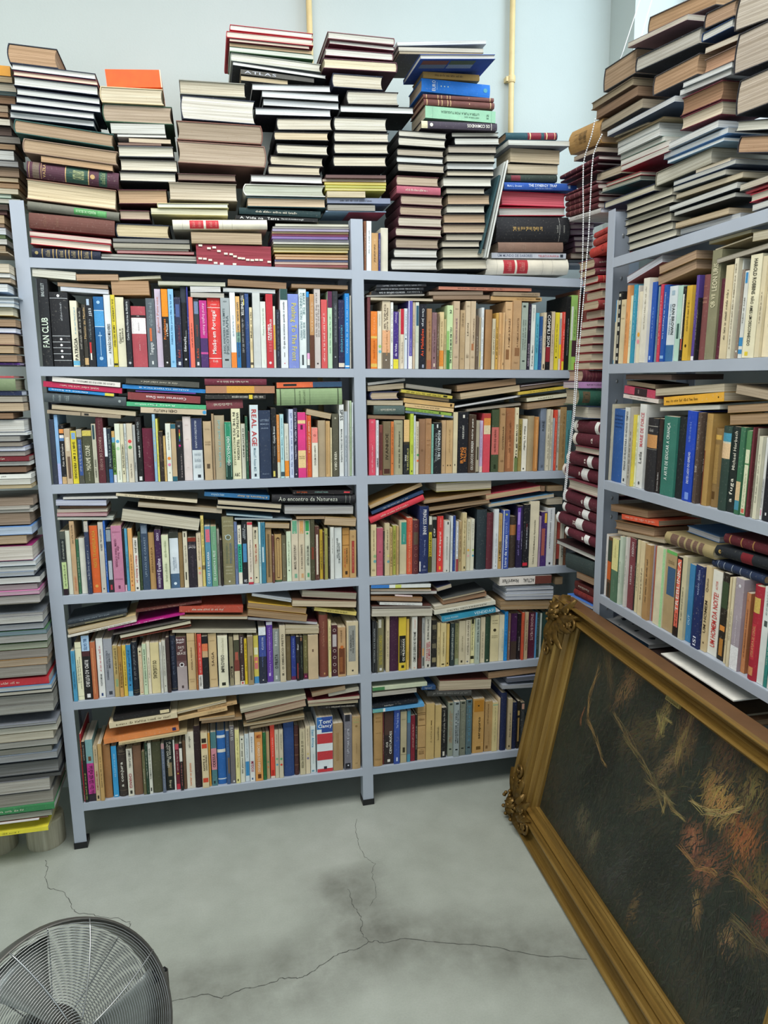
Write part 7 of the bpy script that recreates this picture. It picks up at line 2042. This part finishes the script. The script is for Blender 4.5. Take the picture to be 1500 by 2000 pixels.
pile('pile with the SYNERGY book', FB, .03, """
@700 260 3.0
865 1168 -6 36 .0 r s 25474f c0986c rec=.06 | b .42 .68 7a2430 | b .74 .98 7a2430 | b .46 .48 d8b888 | b .78 .8 d8b888 | b .94 .95 d8b888
880 1238 38 74 .02 p f 8a9098 d8dcd4 rec=.0
890 1178 80 172 .05 p f 4a4844 e0cba2
875 1168 176 236 .02 p f 5a4c40 d9c9a6
865 1166 240 282 .01 r s 34403a b8a07c | b .1 .28 7a343c .1 .9
855 1280 286 328 .02 h s 2c55a6 d0ccc0 rec=.015 | d .33 .72 d8e2f4 ^.6,.4 THE SYNERGY TRAP | d .04 .24 c0d0ec ^.5,.32 Mark L. Sirower | d .42 .66 a8bce0 ^.22,.18 ~ | b .88 .91 c0d0ec .25 .75
840 1212 338 424 .04 h f c02c48 ee4c68
825 1212 430 484 .0 h f b83448 cbcbc7
810 1238 486 634 .0 r s 25262a 4a4640 | u .22 .62 c8a868 ^.5,.16 ~ | b .86 .865 b8b8b4 | h .82 .84 c8c8c0 ^.5,.3 ~ | h .91 .93 c8c8c0 ^.5,.3 ~
820 1200 638 696 .0 h s 846a5c b09878 | h .2 .24 a08878 ^.5,.6 ~ | h .34 .42 a08878 ^.5,.6 ~
780 1216 700 731 .01 p s b7bcc6 c8c8c4 | d .08 .54 70788c ^.5,.5 UM MUNDO DE SABORES | d .62 .9 c06a70 ^.5,.5 TELECULINÁRIA | b .92 .96 303640 .2 .8
745 1232 734 826 .0 r s dad4c4 c8b890 | b .21 .345 ac343c .05 .95 | b .37 .5 ac343c .05 .95 | b .13 .133 a8a294 | b .68 .683 a8a294 | b .8 .803 a8a294 | h .25 .3 d89088 ^.5,.6 ~ | h .4 .46 d89088 ^.5,.6 ~
""")

# ================================================================== more piles
# the great pile of magazines and paperbacks rising from the floor beside the bookcase
pile('top of tall floor pile', FB, .10, """
@0 100 5
-8 105 135 235 = p s c88a1e c8a868 ext=.14
-8 120 240 300 = p f 6a5a48 b69d70 ext=.14
-8 160 305 388 = p f 2a4c50 b8b09a ext=.14
-8 160 392 424 = p f 34545a 4a5c5c ext=.14
-8 155 430 510 = h f 5a4434 8d6a48 ext=.14
-8 80 525 590 = p f 7a6c5c b09a7c ext=.14
-8 80 595 640 = p f 6a4c38 a5805a ext=.14
-8 100 655 720 = p f 4a4440 ded8c4 ext=.14
-8 120 735 820 = h f 463834 5c4a42 ext=.14
-8 200 826 890 = p f 5a5450 8d877e ext=.14
-8 150 900 955 = p f 5a4c40 ab875e ext=.14
-8 140 965 1060 = p f 5a5c5c d3d8d6 ext=.14
-8 180 1066 1120 = p f 6c6e74 a3a5a6 ext=.14
-8 190 1130 1222 = p f 6a5a4a a08468 ext=.14
-8 180 1232 1272 = p f a8906c c3b08c ext=.14
-8 190 1285 1332 = p f 8a6a4a b08a5e ext=.14
-8 180 1335 1388 = p f a89c80 d9d0b2 ext=.14
-8 110 1392 1430 = m f 6aa088 bcd4c2 ext=.14
-8 200 1435 1480 = m f a8b0a0 d0d2c4 ext=.14
-8 80 1490 1548 = p f 2c3c34 5c5048 ext=.14
-8 70 1552 1594 = p f 4a242c 6a4844 ext=.14
-8 45 1600 1680 = p f a88c60 c8ac80 ext=.14
-8 45 1684 1720 = p f 6a5444 a08468 ext=.14
-8 60 1724 1788 = m f b8c4d4 d8e2ec ext=.14
-8 55 1792 1828 = p f 4a6a38 6c8458 ext=.14
-8 70 1832 1884 = p f d0d4d0 dee2de ext=.14
-8 60 1896 1985 = p f 7a6448 c2a880 ext=.14
""", group='books and magazines in the tall floor pile')
pile('middle of tall floor pile', FB, -.055, """
@0 480 3.846
-8 80 40 110 = p f 8a7458 d2c0a0 ext=.14
-8 85 112 200 = p f b8a888 dccfb4 ext=.14
-8 120 205 236 = m f c8ccc8 e0e2e0 ext=.14
-8 100 240 276 = p f 8a7458 c0a684 ext=.14
-8 60 286 346 = p f a8b8cc dfe6ec ext=.14
-8 135 350 388 = p f a8bccc dbe5ea ext=.14
-8 136 390 426 = p f a8bccc d7e2ea ext=.14
-8 135 428 458 = p f a0b4c4 dbe4e8 ext=.14
-8 100 462 524 = p f c8b468 e2d9b4 ext=.14
-8 120 550 606 = p f 7a5c44 b08d66 ext=.14
-8 120 618 652 = p f a8b0d8 dbe0f2 ext=.14
-8 110 660 742 = p f 9a6c70 c8a47c ext=.14
-8 105 750 806 = p f a88c60 c9a87a ext=.14
-8 130 818 872 = p f 6a5040 b08c68 ext=.14
-8 150 878 900 = p s 60388a a898b8 ext=.14
-8 135 904 940 = p s 201c2c c8ccd8 ext=.14
-8 105 944 992 = p s b0484e c89080 ext=.14
-8 120 998 1088 = h s 7c8c6a a8a080 ext=.14
-8 165 1092 1124 = p s 1e2848 c8d4ec ext=.14
-8 170 1130 1174 = p f 7a7468 b8b0a0 ext=.14
-8 180 1180 1244 = p f 6a5040 cfb48c ext=.14
-8 100 1256 1300 = p f 6a4c34 a07850 ext=.14
-8 185 1308 1398 = p f a8acb8 dcdcd6 ext=.14
-8 230 1402 1424 = m f c8d0d8 e0e4e4 ext=.14
-8 150 1430 1470 = p f 6a6c70 a8a8a4 ext=.14
-8 170 1478 1508 = p f 7a7068 a49a8c ext=.14
-8 190 1512 1542 = m f b0b8dc dadff0 ext=.14
-8 190 1546 1580 = p f 8a8480 b0a8a0 ext=.14
-8 235 1586 1620 = p s 702028 a8988c ext=.14
-8 240 1624 1652 = m f d8dcd8 e4e6e2 ext=.14
-8 200 1662 1704 = p f 5a4030 8d684c ext=.14
-8 270 1718 1752 = p s dfe0da dfe0da ext=.14
-8 230 1758 1796 = m f d0d0c8 dcdcd2 ext=.14
-8 240 1800 1850 = p f a89468 ccb888 ext=.14
-8 270 1858 1962 = p f 6a5c50 a08a74 ext=.14
-8 250 1966 2006 = m f a8a8a4 c0bcb4 ext=.14
""", group='books and magazines in the tall floor pile', depth=.2)
pile('lower floor pile on wooden blocks', FB, -.06, """
@0 980 2.857
-8 165 24 58 = m f a8a49c c8c2b8 ext=.14
-8 170 62 132 = p f 5a4a3c a48a70 ext=.14
-8 180 142 188 = m f 6a98d8 b8d0ee ext=.14
-8 150 194 238 = p f a08460 c2a680 ext=.14
-8 185 250 332 = p f a03070 e0d8cc ext=.14
-8 200 336 362 = m f c0d0e0 dfe6ea ext=.14
-8 205 368 392 = m f c8ccc8 e0e2de ext=.14
-8 190 396 420 = m f 8898b0 b0bac4 ext=.14
-8 225 426 462 = m f 2a3038 dcdedc ext=.14
-8 210 466 498 = p f 5c3440 a89ca0 ext=.14
-8 220 504 526 = m f c878a8 d8a8c4 ext=.14
-8 225 530 578 = p f 8a8888 b8b4b0 ext=.14
-8 220 586 612 = m f a89c88 c0b6a0 ext=.14
-8 240 616 646 = m f 6a7078 a8a8a8 ext=.14
-8 240 650 684 = m f a8a8a8 c8c8c4 ext=.14
-8 245 690 722 = m f 5a6478 a4aab4 ext=.14
-8 260 728 752 = m f 4a7050 7a98a8 ext=.14
-8 265 756 792 = m f 8a8c8c b0b0ac ext=.14
-8 265 798 832 = m f 5a8048 a8b098 ext=.14
-8 270 836 884 = m f 6a5c50 9a938a ext=.14
-8 265 888 926 = m f a8804c b8a080 ext=.14
-8 260 932 986 = m f 7a7872 a49e94 ext=.14
-8 275 996 1036 = m s b83038 c8c4c0 ext=.14
-8 290 1042 1064 = m f 5a88b0 c4ccd0 ext=.14
-8 290 1068 1086 = m f 2c2c28 c8c4b4 ext=.14
-8 300 1090 1142 = m f 4a4c48 9c9c94 ext=.14
-8 300 1146 1192 = m f 6c6c68 a8a8a0 ext=.14
-8 310 1198 1218 = m f 2c3038 686c70 ext=.14
-8 320 1224 1266 = m f 7c8088 a0a4a8 ext=.14
-8 320 1270 1302 = m f c0bca8 d8d4c2 ext=.14
-8 300 1306 1348 = m f b0a890 ccc4ac ext=.14
-8 320 1352 1384 = m f 7c7c78 a8a8a0 ext=.14
-8 290 1388 1420 = m f 2c3828 8c8c80 ext=.14
-8 320 1424 1462 = m f 6a7480 a0a4a8 ext=.14
-8 330 1468 1540 = h f 34383c 7a7c7c ext=.14
-8 340 1544 1566 = m f 1c1e22 5a5c5c ext=.14
-8 280 1570 1638 = p f 6a6c70 bcb8ae ext=.14
-8 300 1642 1712 = p f 7c7c78 a49e92 ext=.14
-8 305 1716 1750 = m s 3a8050 d8dcd8 ext=.14
-8 290 1754 1784 = m f 88a088 b4b4a4 ext=.14
-8 270 1788 1810 = m f 6a3c2c a08874 ext=.14
-8 220 1814 1834 = m s d8d4d4 d8d4d4 ext=.14
-8 270 1838 1868 = m s e4d840 dcd4a0 ext=.14
""", group='books and magazines in the tall floor pile')

pile('pile of red dictionary, below the vellum spine', FB, .01, """
@330 300 3.75
200 752 660 832 .03 p f 9a2438 b23048 d=.16
""", group='books in the pile with two speckled volumes')
_dic_spec = LYING[-1]

# orange slipcase box
def slipcase():
    rc = .03; A = FB.bp(785 / 3.75, 30 + 525 / 3.75, rc); B = FB.bp(1188 / 3.75, 30 + 528 / 3.75, rc); T = FB.bp(785 / 3.75, 30 + 395 / 3.75, rc)
    L = (B - A).length; h = T.z - A.z; al = (B - A).normalized(); root = empty('slipcase_box', A); tag(root, 'bright orange slipcase box crowning a pile', 'box')
    Mx = Matrix.Identity(4); up = V((0, 0, 1)); bk = up.cross(al).normalized(); up = al.cross(bk)
    for r in range(3): Mx[r][0], Mx[r][1], Mx[r][2] = al[r], bk[r], up[r]
    Mx.translation = A; root.matrix_world = Mx
    om = mat_plain('orange_card', 'f2550f', .55, 0, .16, 40); wm = mat_plain('worn_card_edge', 'e8c8b0', .7, 0, .1, 50)
    D = .24; mb = MB(); mb.box((0, 0, 0), (L, D, .003)); mb.box((0, 0, h - .003), (L, D, h)); mb.box((0, 0, .003), (L, .003, h - .003)); mb.box((0, D - .003, .003), (L, D, h - .003)); mb.box((0, .003, .003), (.003, D - .003, h - .003)); mb.build('sleeve', om, root)
    mb = MB(); mb.box((.006, .004, .004), (L - .004, D - .004, h - .004)); mb.build('inner_tray', om, root)
    mb = MB(); mb.box((L - .0028, -.0004, 0), (L + .0004, .0004, h)); mb.box((L - .002, 0, -.0002), (L + .0004, D, .0012)); mb.box((L - .002, 0, h - .001), (L + .0004, D, h + .0003)); mb.build('worn_edge', wm, root)
slipcase()

# thin boards leaning between the columns
def leaning(u0, v0, u1, v1, th, colr, lab, rc):
    A = FB.bp(u0, v0, rc); B = FB.bp(u1, v1, rc); up = (B - A).normalized(); H = (B - A).length
    t = (-FB.n).cross(up).normalized(); W = .17
    cen = A + up * (H / 2) - FB.n * (W / 2)
    o = make_book('m', W, H, th, (-FB.n, up, t), cen, colr, 'd8d8d0', [], False, 'x', 'thin boards leaning between the piles'); o['label'] = lab
leaning(952, 503, 992, 313, .0045, 'd2d4d0', 'tall white board leaning against the SYNERGY pile', .0)
leaning(947, 503, 986, 316, .004, 'b8bcb8', 'pale grey board leaning behind the tall white board', .004)
leaning(938, 495, 976, 342, .006, '2c4a50', 'dark teal thin volume leaning beside the pale boards', .006)

upright_row('B', 0, """
@700 260 3.0
34 46 515 p 8a5a40
48 76 515 p dfe5e6
77 116 585 p c49a66
117 130 585 p 38386a
131 174 555 h d5d0be
""")

# piles in the corner between the two bookcases
pile('corner pile behind the chain', FC, .02, """
@1080 230 6.9
195 610 170 500 -.40 r s a5804c b89060 rec=.02 | h .2 .6 5a4424 ^.6,.3 ~ | h .24 .6 5a4424 ^.4,.3 ~ | b .7 .705 8a6838 | b .3 .305 8a6838
280 600 530 590 -.42 p f 5a4448 bca890
90 610 785 850 -.52 r s 5c2a35 d8c8c0 | b .15 .16 a87c70 | b .3 .31 a87c70 | b .45 .46 a87c70 | b .6 .61 a87c70 | b .75 .76 a87c70
100 600 855 925 -.5 r s 582832 d8c8c0 | b .15 .16 a87c70 | b .3 .31 a87c70 | b .45 .46 a87c70 | b .6 .61 a87c70 | b .75 .76 a87c70
120 590 930 990 -.47 r s 5c2a35 d8c8c0 | b .15 .16 a87c70 | b .3 .31 a87c70 | b .45 .46 a87c70 | b .6 .61 a87c70 | b .75 .76 a87c70
150 580 995 1060 -.44 r s 582832 d8c8c0 | b .15 .16 a87c70 | b .3 .31 a87c70 | b .45 .46 a87c70 | b .6 .61 a87c70 | b .75 .76 a87c70
160 600 1064 1130 -.4 r s 5a2a30 d8c8c0 | b .15 .16 a87c70 | b .3 .31 a87c70 | b .45 .46 a87c70 | b .6 .61 a87c70 | b .75 .76 a87c70
165 610 1135 1200 -.36 r s 582a30 d8c8c0 | b .15 .16 a87c70 | b .3 .31 a87c70 | b .45 .46 a87c70 | b .6 .61 a87c70
168 610 1205 1270 -.33 r s 542428 d8c8c0 | b .15 .16 a87c70 | b .3 .31 a87c70 | b .45 .46 a87c70 | b .6 .61 a87c70
170 600 1275 1340 -.3 r s 502226 d8c8c0 | b .15 .16 a87c70 | b .3 .31 a87c70 | b .45 .46 a87c70 | b .6 .61 a87c70
220 640 1345 1400 -.3 h s c3c0bc d8dcf0
""", smax=-.043, group='books in the corner between the bookcases')
pile('mauve stack beside black dictionary', FB, .05, """
@1080 230 6.9
290 700 1335 1420 .0 p f 6a4c60 a8909c
240 560 1430 1500 -.02 h f 6c4468 b8a0a8
235 550 1508 1580 -.02 h f 5c3450 a48c9c
280 550 1600 1655 -.02 h l 604058 b09ca0
290 545 1662 1735 -.01 h l 5a3c50 b8a098
295 530 1742 1812 -.01 h l 5c4048 b8a494
235 520 1822 1900 -.01 h l 5a4238 b4a08c
215 590 1915 1945 .0 p f 3a4048 4c545c
215 590 1950 1990 .0 p f 5a626c 707884
""", group='books in the corner between the bookcases')
pile('red column behind the corner post', FC, .02, """
@1080 230 6.9
550 790 1555 1625 -.5 r s 9c3a36 d8c8b0 | o .6 5c2420 .6 | o .6 9c3a36 .42
540 790 1640 1735 -.47 r s a03c34 d8c8b0 | o .6 5c2420 .6 | o .6 a03c34 .42
490 790 1765 1890 -.42 r s b03c34 d8c8b0 | o .6 5c2420 .6 | o .6 b03c34 .42
""", smax=-.043, group='books in the corner between the bookcases')
pile('corner column beside the steel post', FB, -.22, """
@1060 500 6.25
640 900 20 135 -.1 r s 74303a d0b890
645 900 140 225 -.05 r s 6c2c38 d0b890
680 900 230 312 -.03 r s bc3838 d8c8b0 | b .3 .32 d8b070 | b .5 .52 d8b070
705 900 318 400 -.02 h f 9c2c30 d2c2a4
730 900 408 518 -.02 h f 9c2c30 cbb896
685 900 528 640 -.02 r s 963a38 d0b890
722 900 646 752 -.02 h f 902c30 d0c0a4
668 900 770 862 -.02 h f 962c30 d6c7a8
650 900 870 972 -.02 h f 7c2830 d6c8a8
612 900 980 1074 -.02 h f 8a2a30 d6c5a6
600 900 1080 1174 -.02 h f 8a2a30 d8c8aa
595 900 1180 1284 -.02 h f 922c30 dacaa8
570 900 1290 1386 -.01 h f 922c30 dcc9a4
490 880 1390 1530 .02 r s 5a2430 c8a888 | b .1 .11 8a5450 | b .2 .21 8a5450 | b .3 .31 8a5450 | b .4 .41 8a5450
435 880 1534 1612 .0 p s b888b8 c8b8c0
440 880 1618 1822 .03 r s 2f5c4c b8a888 | b .1 .3 5a4c38 .15 .85 | o .2 2f3c30 .4
545 880 1832 1985 .03 h f 2c3c5c d8d0bc
""", group='books in the corner between the bookcases')
pile('maroon stack behind the chain', FC, .004, """
@1060 800 5
300 640 98 216 .14 r s 5a2330 d8d0c8 | b 0 .11 e2e2dc | b .76 .88 e2e2dc | h .13 .17 e4d8d0 ^.55,.3 1
290 640 222 338 .15 r s 5a2330 d8d0c8 | b 0 .12 e2dcd2 | h .68 .73 e4d8d0 ^.5,.4 12
310 640 346 402 .2 h f 6a2c38 c9bca8
230 640 408 520 .24 r s 5a2330 d8d0c8 | b 0 .08 e2dcd2 | b .66 .8 e2e2de | h .58 .62 e4d8d0 ^.5,.35 11
190 640 524 636 .28 r s 581f2c d8d0c8 | b 0 .07 e2d8ce | b .52 .68 e2e2de | h .46 .5 e4d8d0 ^.5,.35 9
245 640 668 764 .34 h f 6a2c38 d5c8b4
195 640 772 892 .38 r s 5a2330 d8d0c8 | b 0 .08 e6e4e0 | b .63 .76 e6e6e2 | h .55 .6 e4d8d0 ^.5,.35 6
190 640 898 1002 .42 r s 581f2c d8d0c8 | b 0 .08 e6e6e2 | b .57 .74 e6e6e2 | h .49 .54 e4d8d0 ^.5,.35 10
130 640 976 1098 .36 r s 5a2330 d8d0c8 | b 0 .06 e6e6e2 | b .49 .65 e6e6e2 | h .43 .48 e4d8d0 ^.5,.35 21
215 640 1140 1226 .45 r s 581f2c d8d0c8 | b 0 .09 e6e6e2 | b .62 .76 e6e6e2 | h .55 .6 e4d8d0 ^.5,.35 1
130 640 1262 1306 .45 h f 34181c d8d8d2 d=.2
220 640 1400 1540 .4 h s 34403f 4a5050
330 640 1580 1640 .46 p f 7a5a40 b08c64
310 640 1668 1740 .5 h s 5c2420 a87c5c
300 640 1744 1812 .52 r s 7a2a28 c8a888 | b .2 .21 3a1414 | b .4 .41 3a1414 | b .6 .61 3a1414
240 640 1792 1822 .52 m f 4a78c8 c8d0e0
""", smax=-.043, group='books in the corner between the bookcases')

# piles on top of the second bookcase
pile('pile nearest the corner post', FC, .02, """
@1140 0 4.167
515 1075 148 275 -.42 h l 4c4644 b9905c rec=.07
355 840 350 402 -.47 p f 8a6c74 cac1b0
155 418 562 756 -.6 h l 333438 b4926c rec=.04
415 940 478 592 -.45 h l 22262e bbb7ac
555 925 632 785 -.48 h l 3c3a3c bd9264
60 395 842 900 -.62 h f 6a5c4c a08e6c
100 435 905 994 -.58 p f 6a5040 927050
140 475 1000 1068 -.57 p f 5c5448 aa9a7e
190 740 1070 1112 -.52 m f 50607c cbd0d4
255 650 1120 1175 -.5 h f 8a7c60 b59d74
@1140 230 4.167
245 520 150 192 -.4 h l 787464 9e8e72
275 612 190 246 -.48 p f a8acac d5d9d6
276 614 250 304 -.47 p f a8b0b0 d2d7d4
298 660 308 346 -.44 p f 7a9c94 d6dad2
300 702 350 392 -.42 p f a8a498 d9dad2
302 690 396 444 -.42 p f 8a3040 d2d0c6
95 302 372 555 -.35 h l 2c2c30 ccbb9a rec=.04
180 462 534 562 -.35 h f b03440 cbc4b0
150 456 574 608 -.32 p f 7a9070 cbcab4
140 462 612 640 -.32 p f 386870 a8aca0
135 470 644 672 -.3 p f 4a4c4c c0b296
165 572 690 742 -.36 h l 28304c d2ccb0
340 712 704 764 -.36 h f 15171a c9c4ac
340 722 770 828 -.35 h f 15171a c8c2aa
330 688 834 888 -.34 h f 15171a d3cfb8
340 702 896 962 -.33 h f 15171a ccc6ae
355 716 966 1024 -.32 h f 15171a d3cfb9
360 746 1030 1086 -.32 h f 15171a d6d2bb
""", group='books piled on the bookcase behind the painting')
pile('middle pile above the painting', FC, .02, """
@1140 0 4.167
970 1222 118 246 -.45 h l 24262c b48e6a
955 1208 278 346 -.5 h l 163860 cbcdc6
985 1272 392 440 -.42 p f 6a5444 cfc4ae
970 1228 492 612 -.44 h f 5c4c44 b98860
805 1202 672 722 -.42 p f a8b0b4 d6dadb
780 1198 730 780 -.42 p f a8acb0 d6d9d8
785 1112 806 950 -.42 h f 521a24 a0744c
785 1116 960 1066 -.4 h f 561c28 d3c3a4
@1140 230 4.167
690 1092 206 258 -.45 p f a0a8b0 d6dadb
650 1172 292 342 -.42 p f 7c98b8 ced6dc
680 1138 348 392 -.4 p f 7ca0c0 d2dade
580 1040 432 566 -.42 h l 6c6a5c c8c5b2
910 1192 424 458 -.36 p f 8a7c60 d2c6aa
730 1232 520 556 -.36 p f 4c5c78 c2c6c2
728 1152 566 606 -.34 p f 5c646c c4c2b2
750 1292 624 664 -.33 p f 9a8a6c cfc2a2
695 1246 720 764 -.35 p f 4a5058 d2d5d0
735 1232 768 802 -.32 p f 34383c c2c4bc
745 1178 856 902 -.28 p f 8a7454 cdb68e
785 1272 908 952 -.27 m f 8a9098 bcc2c6
""", group='books piled on the bookcase behind the painting')
pile('pile of big volumes', FC, .015, """
@1140 0 4.167
1212 1620 -8 266 -.37 h l 34302f c3b7a6
1206 1640 300 616 -.4 h l 26262c bcad9b
1226 1640 676 948 -.38 h l 26262c c4b29c
1230 1640 985 1072 -.06 h f 1c2028 d3d4c6
@1140 230 4.167
1240 1640 148 290 -.02 h l 2c2c34 c69a6e
1270 1640 546 600 -.34 p f 5c5c58 c9c2ac
1312 1640 606 622 -.34 h f b03444 c86c70
1350 1640 628 692 -.33 h f b03444 d2cdb8
1370 1640 710 762 -.32 p f 6a6c70 d2d5d0
""", group='books piled on the bookcase behind the painting')
pile('row-top layer, second shelf, bookcase behind painting', FC, .01, """
@1170 450 4.545
250 562 408 470 -.6 p f 8a4c54 d6dcec
534 862 318 398 -.42 p f a08058 c29c74
526 864 402 488 -.44 p f 9a7c58 c09a72
975 1350 96 126 -.28 p f a89868 e0d5b0
1030 1355 168 242 -.34 p f b0a484 d5c8aa
1045 1520 252 300 -.3 p f 6a6254 b8b09c
1360 1700 20 100 -.2 p f a09474 cfc4a4
""", numbered='along')
pile('row-top layer, third shelf, bookcase behind painting', FC, .012, """
@1170 700 4.545
235 640 140 185 .02 p f 4a3c38 6a5448
245 495 192 232 .16 p f 5c4c40 a08a68
222 495 238 306 .19 p s c24862 b8707c | b .35 .75 34282c | h .46 .5 c8a8a8 ^.5,.5 ~
215 525 314 348 .17 p s d8ccc4 c8b8a0
500 1110 268 335 -.06 p f 8a806c d3c4a2 d=.16
575 1108 342 418 -.07 p s e2a93a cfc0a0 | d .05 .6 3a2c10 ^.5,.28 ~ | o .92 3a2c10 .2
540 1070 432 468 -.03 m f b8bcb0 dcdcd0
1210 1600 225 320 .2 p f 6a5c48 cbb492
1140 1640 410 485 -.05 p f a07c50 c39c6c
1160 1640 500 590 -.03 p f 9a744a bf9765
""", numbered='along')
pile('row-top layer, fourth shelf, bookcase behind painting', FC, .012, """
@1160 960 4.41
145 462 108 165 .2 p f 7a5c38 a87f54
240 558 192 236 .2 p s e25c3c a88a68 | u .1 .9 f0c8b4 ^.5,.4 ~
180 512 246 318 .22 h f 7a5c3c b08a60
205 606 334 366 .2 m f a89478 cbb896
605 1030 336 462 .36 r s 9c8c64 c8b890 | b .13 .28 6c5448 | b .32 .42 6c5448 | b .46 .56 6c5448 | b .6 .68 6c5448 | b .72 .8 6c5448
800 1075 290 350 .36 h f 5078a8 d5d9e6 rec=.05
1115 1640 358 440 .3 r s 5c2028 a88868 | b .1 .12 a87c48 | b .3 .32 a87c48 | b .5 .52 a87c48
1030 1640 456 545 .3 r s 1d2228 8a7c68 | b .4 .56 702028 | o .08 a88c50 .4
1015 1462 552 640 .36 r s 22304c b89868 | b .12 .13 98a0a8 | b .24 .25 98a0a8 | b .4 .41 98a0a8 | b .56 .57 98a0a8 | b .75 .76 98a0a8
""", numbered='along')
pile('heap behind the painting', FC, .03, """
@1160 960 4.41
30 470 1050 1082 .62 h s dcdcdc d8d8d4 d=.2 rec=.046 | b 0 1 1c3040
170 540 1196 1240 .6 p f 4c3c3c 6a5450 rec=.06
200 690 1240 1290 .6 p f 5c4844 806858
750 1250 1432 1476 .55 m s b8a484 c8b490 | b .35 .78 a03434 .1 .9 | d .38 .75 e0c0b0 ^.5,.4 Central Soares
575 1200 1390 1424 .66 p s d6d4cc d8d8d0 rec=-.01 d=.22
560 1250 1450 1500 .66 p f 5c4c3c a89c80
700 1300 1580 1640 .66 h f 6a4c34 a8845c
""", group='books lying on the fifth shelf of the bookcase behind the painting')
# lower shelf stock that carries the heap behind the painting
for k, (s0, s1, top) in enumerate(((.06, .30, .60), (.36, .60, .60), (.66, .90, .60))):
    z = ZC[4] + LIP + .001; q = 0
    while z < top - .03:
        q += 1; th = random.uniform(.024, .038); W = .17; L = s1 - s0 - random.uniform(0, .02)
        cen = FC.at((s0 + s1) / 2, z + th / 2, .03 + W / 2)
        make_book('h', W, L, th, (-FC.n, V((0, 0, 1)).cross(-FC.n), V((0, 0, 1))), cen, random.choice(('6a4a3a', '3a4650', '7a6c58', '4a2a2c')), 'cdbfa0', [], True,
                  '%s up in stock %s, fifth shelf behind painting' % (ordinal(q), ('by corner post', 'at middle', 'at near end')[k]), 'books lying on the fifth shelf of the bookcase behind the painting')
        z += th + .0006

build_lying()
_dic = _dic_spec['obj']
_tm = mat_plain('index_tab_paper', 'e2dccc', .7)
_zz = [v.co.z for v in _dic.data.vertices]; _yy = [v.co.y for v in _dic.data.vertices]; _xx = max(v.co.x for v in _dic.data.vertices)
for fx, fz in ((.06, .93), (.17, .80), (.24, .85), (.3, .68), (.39, .56), (.46, .54), (.51, .44), (.57, .36), (.62, .35), (.68, .29), (.74, .28), (.8, .3), (.86, .3), (.97, .22), (.05, .28), (.11, .27), (.18, .22), (.25, .08), (.33, .05), (.5, .05)):
    y = min(_yy) + (max(_yy) - min(_yy)) * fx; z = min(_zz) + (max(_zz) - min(_zz)) * fz
    mb = MB(); mb.box((_xx - .004, y - .0055, z - .0028), (_xx + .0022, y + .0055, z + .0028)); mb.build('index_tab', _tm, _dic)
_dic['label'] = 'thick dictionary with red page edges and white index tabs'


# photographs printed on the underside of the blue volume that juts from the EURO pile
for b in LYING:
    if b['tail'].startswith('fourth from top of EURO'):
        o = b['obj']; Wd, Hd, zb = b['dep'], b['hl'] * 2, -b['ht'] - .0004
        for y0, y1, cols in ((.05, .40, ('7c4c34', '6a7c94')), (.42, .76, ('586444', '8a9cb4'))):
            q0, q1 = -Hd / 2 + y0 * Hd, -Hd / 2 + y1 * Hd
            for x0, x1, colr in ((Wd * .30, Wd * .44, cols[0]), (Wd * .16, Wd * .30, cols[1])):
                p = mesh_obj('cover_photo', [(x0, q0, zb), (x1, q0, zb), (x1, q1, zb), (x0, q1, zb)], [(0, 3, 2, 1)], M_PRINT, o); p.color = lrgb(colr)

for b in LYING:
    if b['tail'] == 'first from top of heap behind the painting':
        o = b['obj']; rr = random.Random(4); Wd, Hd, zt = b['dep'], b['hl'] * 2, b['ht'] + .0004; pv, pf = [], []
        for i in range(70):
            x, y = rr.gauss(.02, .28) * Wd, rr.gauss(0, .3) * Hd; r = rr.uniform(.002, .012); k = len(pv)
            for j in range(9): pv.append((max(-Wd * .48, min(Wd * .48, x + r * rr.uniform(.5, 1.3) * math.cos(j * 2 * PI / 9))), max(-Hd * .48, min(Hd * .48, y + r * rr.uniform(.5, 1.3) * math.sin(j * 2 * PI / 9))), zt + .000005 * i))
            pf.append(tuple(range(k, k + 9)))
        p = mesh_obj('cover_print', pv, pf, M_PRINT, o); p.color = lrgb('24282e'); p['kind'] = 'stuff'
